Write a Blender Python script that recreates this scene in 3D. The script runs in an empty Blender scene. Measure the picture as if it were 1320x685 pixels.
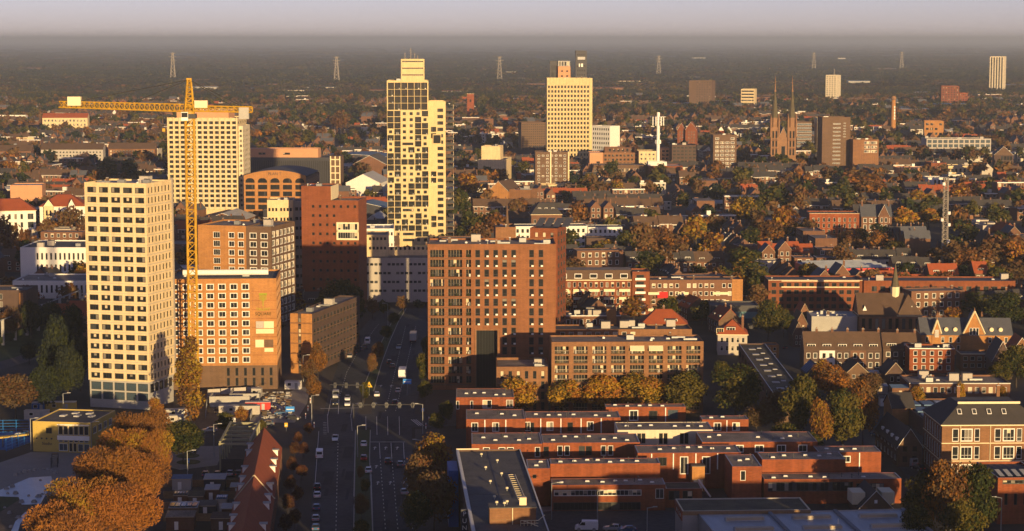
import bpy, math, random
import numpy as np
from math import radians as R, sin, cos, pi
from mathutils import Vector
random.seed(11)
S = bpy.context.scene
COL = S.collection

# ------------------------------------------------------------------ camera
CX, CY, FPX, HC = 660.0, 342.5, 2700.0, 110.0
TH = math.atan((CY - 50.0) / FPX)
cT, sT = cos(TH), sin(TH)
cd = bpy.data.cameras.new('camera')
cam = bpy.data.objects.new('camera', cd)
COL.objects.link(cam)
cd.sensor_width = 36.0
cd.lens = 36.0 * FPX / 1320.0
cd.clip_start = 1.0
cd.clip_end = 300000.0
cam.location = (0, 0, HC)
cam.rotation_euler = (pi / 2 - TH, 0, 0)
S.camera = cam

# ------------------------------------------------------------------ sky, sun, exposure
SUN_AZ, SUN_EL = R(180 - 20), R(6.0)          # clockwise from +Y: behind the viewer and to the right
W = bpy.data.worlds.new('World')
S.world = W
W.use_nodes = True
wn = W.node_tree
bg = wn.nodes['Background']
sky = wn.nodes.new('ShaderNodeTexSky')
sky.sky_type = 'NISHITA'
sky.sun_disc = False
sky.sun_elevation = SUN_EL
sky.sun_rotation = SUN_AZ
sky.altitude = 100
sky.air_density = 0.5
sky.dust_density = 0.35
sky.ozone_density = 1.2
bg.inputs['Strength'].default_value = 0.084
tint = wn.nodes.new('ShaderNodeMix')              # one even tint over the whole sky: the mauve of a hazy evening
tint.data_type = 'RGBA'
tint.blend_type = 'MULTIPLY'
tint.inputs[0].default_value = 1.0
tint.inputs[7].default_value = (1.06, 0.79, 0.985, 1)
wn.links.new(sky.outputs[0], tint.inputs[6])
wn.links.new(tint.outputs[2], bg.inputs['Color'])
sl = bpy.data.lights.new('sun', 'SUN')
sl.energy = 5.0
sl.angle = R(0.5)
sl.color = (1.0, 0.69, 0.31)
so = bpy.data.objects.new('sun', sl)
COL.objects.link(so)
sdir = Vector((sin(SUN_AZ) * cos(SUN_EL), cos(SUN_AZ) * cos(SUN_EL), sin(SUN_EL)))
so.rotation_euler = sdir.to_track_quat('Z', 'Y').to_euler()
so.location = (200, -200, 300)
S.view_settings.view_transform = 'Standard'
S.view_settings.look = 'None'
S.view_settings.exposure = 0.65
S.view_settings.gamma = 1.0
S.cycles.max_bounces = 5
S.cycles.diffuse_bounces = 2
S.cycles.glossy_bounces = 2
S.cycles.transmission_bounces = 2
S.cycles.volume_bounces = 2
S.cycles.transparent_max_bounces = 4
S.cycles.caustics_reflective = False
S.cycles.caustics_refractive = False

# ------------------------------------------------------------------ projection helpers (1320 x 685 photograph pixels)
def G(x, y, z=0.0):
    """point at height z seen at pixel x, y"""
    a = (CY - y) / FPX
    t = (z - HC) / (-sT + a * cT)
    return Vector((t * (x - CX) / FPX, t * (cT + a * sT), z))
def zat(Y, py):
    a = (CY - py) / FPX
    return HC - Y * (sT - a * cT) / (cT + a * sT)
def PX(p):
    zc = p[1] * cT + (HC - p[2]) * sT
    return (CX + FPX * p[0] / zc, CY - FPX * (p[1] * sT - (HC - p[2]) * cT) / zc)
def width_to(A, rot, xr, z=0.0):
    k = (xr - CX) / FPX
    return (k * (A.y * cT + (HC - z) * sT) - A.x) / (cos(rot) - k * sin(rot) * cT)

# ------------------------------------------------------------------ materials
MATS = {}
def mat(name, col, rough=0.85, var=0.18, scale=0.35, spec=0.25, metal=0.0, objvar=0.0, stretch=(1, 1, 1), fine=6.0, bands=0.0, bump=0.0, streak=0.0):
    m = bpy.data.materials.new(name)
    m.use_nodes = True
    t = m.node_tree
    b = t.nodes['Principled BSDF']
    b.inputs['Roughness'].default_value = rough
    b.inputs['Specular IOR Level'].default_value = spec
    b.inputs['Metallic'].default_value = metal
    tc = t.nodes.new('ShaderNodeTexCoord')
    mp = t.nodes.new('ShaderNodeMapping')
    mp.inputs['Scale'].default_value = stretch
    t.links.new(tc.outputs['Object'], mp.inputs['Vector'])
    n1 = t.nodes.new('ShaderNodeTexNoise')
    n1.inputs['Scale'].default_value = scale
    n1.inputs['Detail'].default_value = 6
    n2 = t.nodes.new('ShaderNodeTexNoise')
    n2.inputs['Scale'].default_value = scale * fine
    n2.inputs['Detail'].default_value = 3
    for n in (n1, n2):
        t.links.new(mp.outputs[0], n.inputs['Vector'])
    ad = t.nodes.new('ShaderNodeMath'); ad.operation = 'ADD'
    t.links.new(n1.outputs['Fac'], ad.inputs[0]); t.links.new(n2.outputs['Fac'], ad.inputs[1])
    src = ad.outputs[0]
    if streak:
        ms = t.nodes.new('ShaderNodeMapping'); ms.inputs['Scale'].default_value = (1.1, 1.1, 0.07)
        ns = t.nodes.new('ShaderNodeTexNoise'); ns.inputs['Scale'].default_value = 1.0; ns.inputs['Detail'].default_value = 5
        t.links.new(tc.outputs['Object'], ms.inputs['Vector']); t.links.new(ms.outputs[0], ns.inputs['Vector'])
        ma = t.nodes.new('ShaderNodeMath'); ma.operation = 'MULTIPLY_ADD'; ma.inputs[1].default_value = streak
        t.links.new(ns.outputs['Fac'], ma.inputs[0])
        mb = t.nodes.new('ShaderNodeMath'); mb.operation = 'SUBTRACT'; mb.inputs[1].default_value = streak * 0.5
        t.links.new(src, mb.inputs[0]); t.links.new(mb.outputs[0], ma.inputs[2]); src = ma.outputs[0]
    if bands:
        wv = t.nodes.new('ShaderNodeTexWave'); wv.bands_direction = 'Z'; wv.inputs['Scale'].default_value = bands
        wv.inputs['Distortion'].default_value = 0.6
        t.links.new(tc.outputs['Object'], wv.inputs['Vector'])
        m3 = t.nodes.new('ShaderNodeMath'); m3.operation = 'MULTIPLY_ADD'; m3.inputs[1].default_value = 0.35
        t.links.new(wv.outputs['Fac'], m3.inputs[0]); t.links.new(src, m3.inputs[2]); src = m3.outputs[0]
    if objvar:
        oi = t.nodes.new('ShaderNodeObjectInfo')
        m2 = t.nodes.new('ShaderNodeMath'); m2.operation = 'MULTIPLY_ADD'; m2.inputs[1].default_value = objvar
        t.links.new(oi.outputs['Random'], m2.inputs[0]); t.links.new(src, m2.inputs[2]); src = m2.outputs[0]
    mr = t.nodes.new('ShaderNodeMapRange')
    mr.inputs['From Min'].default_value = 0.55
    mr.inputs['From Max'].default_value = 1.45 + objvar + (0.35 if bands else 0)
    t.links.new(src, mr.inputs['Value'])
    mx = t.nodes.new('ShaderNodeMix'); mx.data_type = 'RGBA'
    mx.inputs[6].default_value = (*[max(0, c * (1 - 1.6 * var)) for c in col], 1)
    mx.inputs[7].default_value = (*[min(1, c * (1 + 1.6 * var)) for c in col], 1)
    t.links.new(mr.outputs[0], mx.inputs[0])
    t.links.new(mx.outputs[2], b.inputs['Base Color'])
    if bump:
        bp = t.nodes.new('ShaderNodeBump'); bp.inputs['Strength'].default_value = bump; bp.inputs['Distance'].default_value = 0.05
        t.links.new(n2.outputs['Fac'], bp.inputs['Height']); t.links.new(bp.outputs[0], b.inputs['Normal'])
    MATS[name] = m
    return m
def glow(name, col, e):
    m = bpy.data.materials.new(name); m.use_nodes = True
    b = m.node_tree.nodes['Principled BSDF']
    b.inputs['Base Color'].default_value = (*col, 1)
    b.inputs['Emission Color'].default_value = (*col, 1)
    b.inputs['Emission Strength'].default_value = e
    MATS[name] = m
BST = dict(stretch=(0.5, 0.5, 1.6), streak=0.9)
mat('cream_panel', (0.62, 0.49, 0.29), var=0.12, streak=1.0)
mat('yellow_panel', (0.56, 0.45, 0.25), var=0.12, streak=1.0)
mat('pale_panel', (0.60, 0.52, 0.39), var=0.08, streak=1.0)
mat('orange_brick', (0.36, 0.172, 0.060), var=0.18, bump=0.2, **BST)
mat('rust_brick', (0.19, 0.060, 0.026), var=0.2, bump=0.2, **BST)
mat('red_brick', (0.225, 0.064, 0.026), var=0.26, bump=0.2, **BST)
mat('tower_brick', (0.21, 0.088, 0.040), var=0.2, bump=0.2, **BST)
mat('tan_brick', (0.21, 0.105, 0.052), var=0.2, bump=0.2, **BST)
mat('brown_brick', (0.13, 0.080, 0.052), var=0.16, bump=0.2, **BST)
mat('house_brick', (0.155, 0.078, 0.048), var=0.22, objvar=0.5, bump=0.2, **BST)
mat('dark_brick', (0.085, 0.055, 0.045), var=0.15, bump=0.2, **BST)
mat('dark_clad', (0.045, 0.045, 0.055), var=0.15, rough=0.5)
mat('grey_concrete', (0.36, 0.35, 0.33), var=0.10)
mat('grey_panel', (0.40, 0.37, 0.34), var=0.07)
mat('white_render', (0.70, 0.68, 0.64), var=0.06)
mat('house_render', (0.42, 0.38, 0.33), var=0.12, objvar=0.4)
mat('salmon_render', (0.52, 0.27, 0.15), var=0.08)
mat('yellow_render', (0.46, 0.34, 0.09), var=0.08)
mat('white_paint', (0.78, 0.76, 0.72), var=0.05, rough=0.6)
mat('cream_paint', (0.70, 0.60, 0.40), var=0.05, rough=0.6)
mat('green_steel', (0.26, 0.25, 0.16), var=0.1, rough=0.6)
mat('crane_yellow', (0.46, 0.27, 0.03), var=0.25, rough=0.5)
mat('bitumen', (0.11, 0.105, 0.10), var=0.25, scale=0.2, fine=10)
mat('gravel_roof', (0.25, 0.205, 0.165), var=0.42, scale=0.25, fine=12, bump=0.3)
mat('moss_roof', (0.10, 0.085, 0.05), var=0.45, scale=0.3, fine=9)
mat('grey_roof', (0.22, 0.23, 0.25), var=0.15, scale=0.15)
mat('blue_roof', (0.12, 0.20, 0.33), var=0.15, scale=0.15)
mat('light_roof', (0.42, 0.42, 0.42), var=0.12, scale=0.2)
mat('metal_roof', (0.42, 0.45, 0.48), var=0.16, scale=0.12, rough=0.5, stretch=(1, 0.2, 1))
mat('dark_tile', (0.055, 0.050, 0.050), var=0.22, objvar=0.4, bands=2.2)
mat('brown_tile', (0.105, 0.066, 0.045), var=0.22, objvar=0.3, bands=2.2)
mat('red_tile', (0.30, 0.075, 0.03), var=0.2, objvar=0.3, bands=2.2)
mat('slate', (0.09, 0.095, 0.115), var=0.18, bands=2.0)
mat('frame_dark', (0.05, 0.05, 0.05), rough=0.5, var=0.05)
mat('frame_white', (0.72, 0.70, 0.66), rough=0.5, var=0.04)
mat('frame_tan', (0.45, 0.36, 0.25), rough=0.5, var=0.05)
mat('glass_dark', (0.018, 0.02, 0.022), rough=0.12, spec=0.35, var=0.3, scale=0.4, objvar=0.4)
mat('glass_grey', (0.055, 0.058, 0.06), rough=0.15, spec=0.35, var=0.3, objvar=0.4)
mat('glass_blue', (0.05, 0.075, 0.10), rough=0.12, spec=0.4, var=0.2)
mat('glass_teal', (0.10, 0.19, 0.22), rough=0.2, spec=0.4, var=0.1)
mat('curtain', (0.55, 0.46, 0.32), rough=0.9, var=0.2, objvar=0.5)
mat('blind', (0.20, 0.18, 0.15), rough=0.9, var=0.2, objvar=0.5)
mat('asphalt', (0.050, 0.054, 0.062), var=0.38, scale=0.05, fine=14)
mat('path_paving', (0.085, 0.07, 0.065), var=0.2, scale=0.2, fine=10)
mat('pale_paving', (0.25, 0.235, 0.22), var=0.12, scale=0.2, fine=10)
mat('pavement', (0.07, 0.066, 0.064), var=0.22, scale=0.12, fine=10)
mat('lawn', (0.045, 0.065, 0.02), var=0.25, scale=0.2, fine=10)
mat('earth', (0.13, 0.10, 0.07), var=0.3, scale=0.15, fine=10)
mat('line_paint', (0.62, 0.62, 0.60), var=0.15, scale=1.5)
mat('court_blue', (0.03, 0.13, 0.36), var=0.1)
mat('blue_paint', (0.02, 0.10, 0.36), var=0.08, rough=0.5)
mat('sign_blue', (0.03, 0.22, 0.65), var=0.05, rough=0.5)
mat('sign_yellow', (0.70, 0.42, 0.03), var=0.05, rough=0.5)
mat('red_paint', (0.50, 0.03, 0.025), var=0.08, rough=0.5)
mat('grey_metal', (0.30, 0.31, 0.32), var=0.1, rough=0.45, metal=0.4)
mat('dark_metal', (0.05, 0.05, 0.055), var=0.1, rough=0.5)
mat('mast_metal', (0.30, 0.27, 0.24), var=0.1, rough=0.6)
mat('copper', (0.10, 0.085, 0.055), var=0.2)
mat('stone', (0.25, 0.14, 0.08), var=0.18)
mat('rubber', (0.02, 0.02, 0.02), var=0.1)
mat('rock', (0.28, 0.27, 0.26), var=0.25, objvar=0.4)
mat('ice', (0.55, 0.60, 0.64), var=0.12, scale=0.25, rough=0.35)
mat('bark', (0.06, 0.045, 0.035), var=0.2, scale=1.0)
mat('wood', (0.24, 0.15, 0.08), var=0.2)
mat('lime_paint', (0.28, 0.30, 0.03), var=0.05)
for nm, c in dict(car_white=(0.72, 0.73, 0.74), car_silver=(0.38, 0.40, 0.42), car_dark=(0.03, 0.032, 0.036), car_blue=(0.05, 0.11, 0.22), car_red=(0.28, 0.03, 0.025), car_grey=(0.13, 0.14, 0.15)).items():
    mat(nm, c, rough=0.25, spec=0.5, var=0.04)
glow('headlamp', (1.0, 0.85, 0.55), 6.0)
glow('tail_lamp', (0.35, 0.02, 0.015), 0.15)
glow('amber_lamp', (1.0, 0.55, 0.12), 5.0)
def leafmat(name, col, var=0.35):
    m = bpy.data.materials.new(name); m.use_nodes = True
    t = m.node_tree; t.nodes.clear()
    out = t.nodes.new('ShaderNodeOutputMaterial')
    oi = t.nodes.new('ShaderNodeObjectInfo')
    tc = t.nodes.new('ShaderNodeTexCoord')
    no = t.nodes.new('ShaderNodeTexNoise'); no.inputs['Scale'].default_value = 0.55; no.inputs['Detail'].default_value = 4
    t.links.new(tc.outputs['Object'], no.inputs['Vector'])
    ad = t.nodes.new('ShaderNodeMath'); ad.operation = 'MULTIPLY_ADD'; ad.inputs[1].default_value = 0.6
    t.links.new(oi.outputs['Random'], ad.inputs[0]); t.links.new(no.outputs['Fac'], ad.inputs[2])
    mr = t.nodes.new('ShaderNodeMapRange'); mr.inputs['From Min'].default_value = 0.3; mr.inputs['From Max'].default_value = 1.3
    t.links.new(ad.outputs[0], mr.inputs['Value'])
    mx = t.nodes.new('ShaderNodeMix'); mx.data_type = 'RGBA'
    mx.inputs[6].default_value = (col[0] * (1 - var), col[1] * (1 - var * 0.6), col[2], 1)
    mx.inputs[7].default_value = (col[0] * (1 + var), col[1] * (1 + var * 0.7), col[2] * 1.1, 1)
    t.links.new(mr.outputs[0], mx.inputs[0])
    df = t.nodes.new('ShaderNodeBsdfDiffuse'); tr = t.nodes.new('ShaderNodeBsdfTranslucent')
    ms = t.nodes.new('ShaderNodeMixShader'); ms.inputs[0].default_value = 0.22
    t.links.new(mx.outputs[2], df.inputs['Color']); t.links.new(mx.outputs[2], tr.inputs['Color'])
    t.links.new(df.outputs[0], ms.inputs[1]); t.links.new(tr.outputs[0], ms.inputs[2])
    t.links.new(ms.outputs[0], out.inputs['Surface'])
    MATS[name] = m
leafmat('leaf_gold', (0.34, 0.205, 0.026))
leafmat('leaf_farbrown', (0.044, 0.036, 0.029))
mat('asphalt_dark', (0.026, 0.028, 0.033), var=0.2, scale=0.3)
leafmat('leaf_orange', (0.28, 0.120, 0.026))
leafmat('leaf_twig', (0.27, 0.115, 0.035), 0.35)
leafmat('leaf_russet', (0.135, 0.064, 0.028))
leafmat('leaf_brown', (0.145, 0.090, 0.040))
leafmat('leaf_darkred', (0.055, 0.022, 0.018))
leafmat('leaf_dusk', (0.026, 0.034, 0.025))
leafmat('leaf_olive', (0.105, 0.088, 0.022))
leafmat('leaf_green', (0.040, 0.048, 0.016))

# ------------------------------------------------------------------ mesh helpers
class MB:
    def __init__(s):
        s.v, s.f, s.m, s.mats = [], [], [], []
    def mi(s, m):
        if m not in s.mats: s.mats.append(m)
        return s.mats.index(m)
    def quad(s, a, b, c, d, m):
        i = len(s.v); s.v += [a, b, c, d]; s.f.append((i, i + 1, i + 2, i + 3)); s.m.append(s.mi(m))
    def tri(s, a, b, c, m):
        i = len(s.v); s.v += [a, b, c]; s.f.append((i, i + 1, i + 2)); s.m.append(s.mi(m))
    def poly(s, pts, m):
        i = len(s.v); s.v += list(pts); s.f.append(tuple(range(i, i + len(pts)))); s.m.append(s.mi(m))
    def box(s, x0, y0, z0, x1, y1, z1, m, skip=''):
        i = len(s.v)
        s.v += [(x0, y0, z0), (x1, y0, z0), (x1, y1, z0), (x0, y1, z0), (x0, y0, z1), (x1, y0, z1), (x1, y1, z1), (x0, y1, z1)]
        k = s.mi(m)
        for nm, f in (('b', (0, 3, 2, 1)), ('t', (4, 5, 6, 7)), ('F', (0, 1, 5, 4)), ('R', (1, 2, 6, 5)), ('B', (2, 3, 7, 6)), ('L', (3, 0, 4, 7))):
            if nm not in skip:
                s.f.append(tuple(i + q for q in f)); s.m.append(k)
    def bar(s, a, b, r, m):
        a, b = Vector(a), Vector(b); d = (b - a)
        if d.length < 1e-6: return
        d.normalize()
        u = d.orthogonal().normalized(); w = d.cross(u)
        i = len(s.v); k = s.mi(m)
        for p in (a, b):
            for q in ((1, 1), (-1, 1), (-1, -1), (1, -1)):
                s.v.append(tuple(p + u * q[0] * r + w * q[1] * r))
        for j in range(4):
            s.f.append((i + j, i + (j + 1) % 4, i + 4 + (j + 1) % 4, i + 4 + j)); s.m.append(k)
    def cone(s, c, r0, r1, z0, z1, m, n=10, cap=True, ph=0.0):
        i = len(s.v); k = s.mi(m)
        for r, z in ((r0, z0), (r1, z1)):
            for j in range(n):
                a = 2 * pi * j / n + ph
                s.v.append((c[0] + r * cos(a), c[1] + r * sin(a), z))
        for j in range(n):
            s.f.append((i + j, i + (j + 1) % n, i + n + (j + 1) % n, i + n + j)); s.m.append(k)
        if cap and r1 > 0.02:
            s.f.append(tuple(i + n + j for j in range(n))); s.m.append(k)
    def mesh(s, name):
        me = bpy.data.meshes.new(name)
        me.from_pydata([tuple(p) for p in s.v], [], s.f)
        for m in s.mats: me.materials.append(MATS[m])
        me.polygons.foreach_set('material_index', s.m)
        me.update()
        return me
    def build(s, name, parent=None, loc=(0, 0, 0), rz=0.0):
        return ob(name, s.mesh(name), parent, loc, rz)
def ob(name, data, parent=None, loc=(0, 0, 0), rz=0.0):
    o = bpy.data.objects.new(name, data)
    COL.objects.link(o)
    o.location = loc
    if rz: o.rotation_euler = (0, 0, rz)
    if parent is not None: o.parent = parent
    return o
def tag(o, label=None, cat=None, group=None, kind=None):
    if label: o['label'] = label
    if cat: o['category'] = cat
    if group: o['group'] = group
    if kind: o['kind'] = kind
    return o
def thing(name, label, cat, loc, rz=0.0, group=None):
    return tag(ob(name, None, None, loc, rz), label, cat, group)
def struct(name, mb, kind='structure'):
    return tag(mb.build(name), kind=kind)
def copy_tree(o, parent=None, kids=None):
    c = o.copy(); COL.objects.link(c)
    if parent is not None: c.parent = parent
    for ch in (KIDS.get(o.name) or o.children):
        copy_tree(ch, c)
    return c
KIDS = {}
FOOT = []          # occupied footprints: (cx, cy, ux, uy, halfW, halfD)
def occupy(A, rot, W, D, m=4.0):
    c = Vector((A[0], A[1])) + Vector((cos(rot), sin(rot))) * W / 2 + Vector((-sin(rot), cos(rot))) * D / 2
    FOOT.append((c.x, c.y, cos(rot), sin(rot), W / 2 + m, D / 2 + m))
def is_free(x, y, r=3.0):
    for cx, cy, ux, uy, hw, hd in FOOT:
        dx, dy = x - cx, y - cy
        if abs(dx * ux + dy * uy) < hw + r and abs(-dx * uy + dy * ux) < hd + r: return False
    return True

# ------------------------------------------------------------------ windows and walls
WINC = {}
def win_mesh(w, h, st, k):
    key = (round(w, 2), round(h, 2), st, k)
    if key in WINC: return WINC[key]
    rnd = random.Random(hash((key[0], key[1], len(st), k)) & 0xffff)
    b = MB()
    fr = {'w': 'frame_white', 'd': 'frame_dark', 't': 'frame_tan'}[st[0]]
    t = max(0.07, min(0.16, w * 0.06)) * (1.7 if 'T' in st else 1.0)
    y0, y1 = -0.10, 0.03
    if 'P' in st: y0 = -0.24
    hw = w / 2
    for x0, x1, z0, z1 in ((-hw, -hw + t, 0, h), (hw - t, hw, 0, h), (-hw + t, hw - t, 0, t), (-hw + t, hw - t, h - t, h)):
        b.box(x0, y0, z0, x1, y1, z1, fr, skip='B')
    n = max(1, int(round((w - 2 * t) / 0.95)))
    if 'o' in st: n = 1
    cw = (w - 2 * t) / n
    zb = h * 0.30 if 'x' in st else t
    if 'x' in st: b.box(-hw + t, y0 * 0.5, zb, hw - t, 0.02, zb + 0.07, fr, skip='B')
    for i in range(n):
        x0 = -hw + t + i * cw
        if i: b.box(x0 - 0.03, y0 * 0.5, t, x0 + 0.03, 0.02, h - t, fr, skip='Bbt')
        q = rnd.random()
        pm = 'glass_dark' if q < 0.62 else 'glass_grey' if q < 0.80 else 'blind' if q < 0.91 else 'curtain'
        if 'c' in st: pm = 'curtain' if q < 0.4 else 'glass_dark' if q < 0.8 else 'blind'
        if 'g' in st: pm = 'glass_blue'
        if 'D' in st: pm = 'glass_dark' if q < 0.9 else 'glass_grey'
        if pm in ('curtain', 'blind') and rnd.random() < 0.5:
            zs = t + (h - 2 * t) * rnd.uniform(0.3, 0.7)
            b.quad((x0, 0, t), (x0 + cw, 0, t), (x0 + cw, 0, zs), (x0, 0, zs), 'glass_dark')
            b.quad((x0, 0, zs), (x0 + cw, 0, zs), (x0 + cw, 0, h - t), (x0, 0, h - t), pm)
        else:
            b.quad((x0, 0, t), (x0 + cw, 0, t), (x0 + cw, 0, h - t), (x0, 0, h - t), pm)
    WINC[key] = b.mesh('window')
    return WINC[key]
def loggia_mesh(w, h, k, dep=1.5, rail='frame_dark', dark=False):
    key = ('log', round(w, 2), round(h, 2), k, rail, dark)
    if key in WINC: return WINC[key]
    rnd = random.Random(k * 7 + 3)
    b = MB(); hw = w / 2
    n = max(2, int(round(w / 0.9))); cw = w / n
    for i in range(n):
        q = rnd.random()
        m = 'glass_dark' if q < (0.9 if dark else 0.72) else 'glass_grey' if dark or q < 0.86 else 'curtain'
        x = -hw + i * cw
        b.quad((x, dep - 0.01, 0.05), (x + cw, dep - 0.01, 0.05), (x + cw, dep - 0.01, h - 0.05), (x, dep - 0.01, h - 0.05), m)
        b.box(x - 0.03, dep - 0.08, 0.05, x + 0.03, dep - 0.02, h, 'frame_dark' if dark else 'frame_tan', skip='B')
    b.box(-hw, 0.05, 0.95, hw, 0.12, 1.05, rail, skip='')
    nb = int(w / 0.35)
    for i in range(nb + 1):
        x = -hw + w * i / nb
        b.box(x - 0.02, 0.07, 0.02, x + 0.02, 0.10, 0.95, rail, skip='bt')
    for i in range(rnd.randint(0, 2)):
        x = rnd.uniform(-hw + 0.4, hw - 0.6)
        b.box(x, 0.5, 0.02, x + rnd.uniform(0.3, 0.7), 1.0, rnd.uniform(0.5, 1.2), rnd.choice(['white_paint', 'wood', 'leaf_green', 'grey_metal']), skip='b')
    WINC[key] = b.mesh('loggia')
    return WINC[key]
def facept(face, W, D):
    if face == 'F': return lambda u, d: (u, d), W, 0.0
    if face == 'R': return lambda u, d: (W - d, u), D, pi / 2
    if face == 'L': return lambda u, d: (d, D - u), D, -pi / 2
    return lambda u, d: (W - u, D - d), W, pi
def vol(root, x, y, W, D, z0, z1, wall, roof='bitumen', wins=(), trim=None, para=0.5, clutter=0, seed=0, name='wall', cope=None, rname='roof'):
    """one block of a building: a wall with real openings, its windows, and a flat roof behind a parapet"""
    rnd = random.Random(seed * 31 + int(W * 7))
    b = MB()
    for face in 'FRLB':
        fp, L, rz = facept(face, W, D)
        holes = []
        for wd in wins:
            if wd[0] != face: continue
            _, u0, u1, nc, a0, a1, nr, wf, hf, st = wd[:10]
            mask = wd[10] if len(wd) > 10 else None
            uu0, uu1 = u0 * L, u1 * L
            for c in range(nc):
                for r in range(nr):
                    if mask and not mask(c, r): continue
                    cw, ch = (uu1 - uu0) / nc, (a1 - a0) / nr
                    uc = uu0 + cw * (c + 0.5); zb = a0 + ch * (r + 0.5 * (1 - hf))
                    holes.append((uc - cw * wf / 2, uc + cw * wf / 2, zb, zb + ch * hf, st))
        zs = sorted({z0, z1, *[h[2] for h in holes], *[h[3] for h in holes]})
        zs = [z for i, z in enumerate(zs) if i == 0 or z - zs[i - 1] > 1e-5]
        for za, zb in zip(zs, zs[1:]):
            zm = (za + zb) / 2; u = 0.0
            for h in sorted([h for h in holes if h[2] < zm < h[3]]):
                if h[0] > u + 1e-4:
                    b.quad((*fp(u, 0), za), (*fp(h[0], 0), za), (*fp(h[0], 0), zb), (*fp(u, 0), zb), wall)
                u = max(u, h[1])
            if u < L - 1e-4:
                b.quad((*fp(u, 0), za), (*fp(L, 0), za), (*fp(L, 0), zb), (*fp(u, 0), zb), wall)
        for ua, ub, za, zb, st in holes:
            dp = 1.5 if st[0] == 'l' else 0.25
            if st[0] == 'e': dp = 3.0
            for p, q in (((ua, za), (ub, za)), ((ub, za), (ub, zb)), ((ub, zb), (ua, zb)), ((ua, zb), (ua, za))):
                b.quad((*fp(p[0], 0), p[1]), (*fp(q[0], 0), q[1]), (*fp(q[0], dp), q[1]), (*fp(p[0], dp), p[1]), wall)
            w, h = ub - ua, zb - za
            if st[0] == 'l':
                o = ob('loggia', loggia_mesh(w, h, rnd.randint(0, 7), rail='frame_tan' if 't' in st else 'frame_dark', dark='k' in st), root)
                px, py = fp((ua + ub) / 2, 0)
            elif st[0] == 'e':
                o = ob('glass_entrance', win_mesh(w, h, 'dD', 0), root); px, py = fp((ua + ub) / 2, dp - 0.05)
            else:
                o = ob('window', win_mesh(w - 0.01, h - 0.01, st, rnd.randint(0, 5)), root)
                px, py = fp((ua + ub) / 2, dp - 0.05)
            o.location = (x + px, y + py, za + 0.004)
            o.rotation_euler = (0, 0, rz)
    cp = cope or wall
    p = 0.3
    if para > 0:
        zr = z1 - para
        for face in 'FRLB':
            fp, L, rz = facept(face, W, D)
            b.quad((*fp(p, p), zr), (*fp(L - p, p), zr), (*fp(L - p, p), z1), (*fp(p, p), z1), wall)
            b.quad((*fp(0, 0), z1), (*fp(L, 0), z1), (*fp(L - p, p), z1), (*fp(p, p), z1), cp)
    else:
        zr = z1; p = 0.0
    b.build(name, root, (x, y, 0))
    rb = MB(); rb.quad((p, p, zr), (W - p, p, zr), (W - p, D - p, zr), (p, D - p, zr), roof)
    rb.build(rname, root, (x, y, 0))
    if trim:
        tb = MB(); e = 0.06
        tb.box(-e, -e, z1 - 0.28, W + e, -0.002, z1 + 0.03, trim); tb.box(W + 0.002, -e + 0.003, z1 - 0.28, W + e, D + e, z1 + 0.028, trim)
        tb.box(-e, 0.001, z1 - 0.28, -0.002, D + e, z1 + 0.026, trim)
        tb.build('roof_edge', root, (x, y, 0))
    for i in range(clutter):
        roof_item(root, x + rnd.uniform(1.5, max(1.6, W - 3)), y + rnd.uniform(1.2, max(1.3, D - 3)), zr, rnd)
RI = {}
def roof_item(root, x, y, z, rnd):
    k = rnd.randint(0, 6)
    if k not in RI:
        b = MB()
        if k == 0: b.box(0, 0, 0, 2.2, 1.6, 1.3, 'grey_metal', 'b'); b.cone((0.7, 0.8), 0.4, 0.4, 1.3, 1.55, 'dark_metal', 8); b.cone((1.6, 0.8), 0.4, 0.4, 1.3, 1.55, 'dark_metal', 8); nm = 'air_unit'
        elif k == 1: b.box(0, 0, 0, 1.2, 1.2, 0.25, 'light_roof', 'b'); b.box(0.1, 0.1, 0.25, 1.1, 1.1, 0.42, 'white_paint', 'b'); nm = 'skylight'
        elif k == 2: b.cone((0, 0), 0.18, 0.18, 0, 1.1, 'grey_metal', 8); b.cone((0, 0), 0.3, 0.3, 1.1, 1.3, 'white_paint', 8); nm = 'vent_pipe'
        elif k == 3: b.box(0, 0, 0, 1.0, 0.7, 1.5, 'brown_brick', 'b'); b.box(0.1, 0.1, 1.5, 0.9, 0.6, 1.7, 'grey_concrete', 'b'); nm = 'chimney'
        elif k == 4: b.box(0, 0, 0.25, 4.0, 0.6, 0.75, 'grey_metal'); b.box(0.2, 0.1, 0, 0.4, 0.5, 0.25, 'dark_metal'); b.box(3.5, 0.1, 0, 3.7, 0.5, 0.25, 'dark_metal'); nm = 'air_duct'
        elif k == 5: b.cone((0, 0), 0.45, 0.45, 0, 0.35, 'white_paint', 10); b.cone((0, 0), 0.45, 0.05, 0.35, 0.6, 'white_paint', 10); nm = 'roof_vent'
        else: b.box(0, 0, 0, 3.0, 2.6, 2.2, 'grey_panel', 'b'); b.box(-0.1, -0.1, 2.2, 3.1, 2.7, 2.35, 'bitumen', 'b'); nm = 'plant_room'
        RI[k] = (nm, b.mesh(nm))
    ob(RI[k][0], RI[k][1], root, (x, y, z + 0.002), rnd.choice((0, pi / 2)) if k in (1, 3) else 0)

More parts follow.
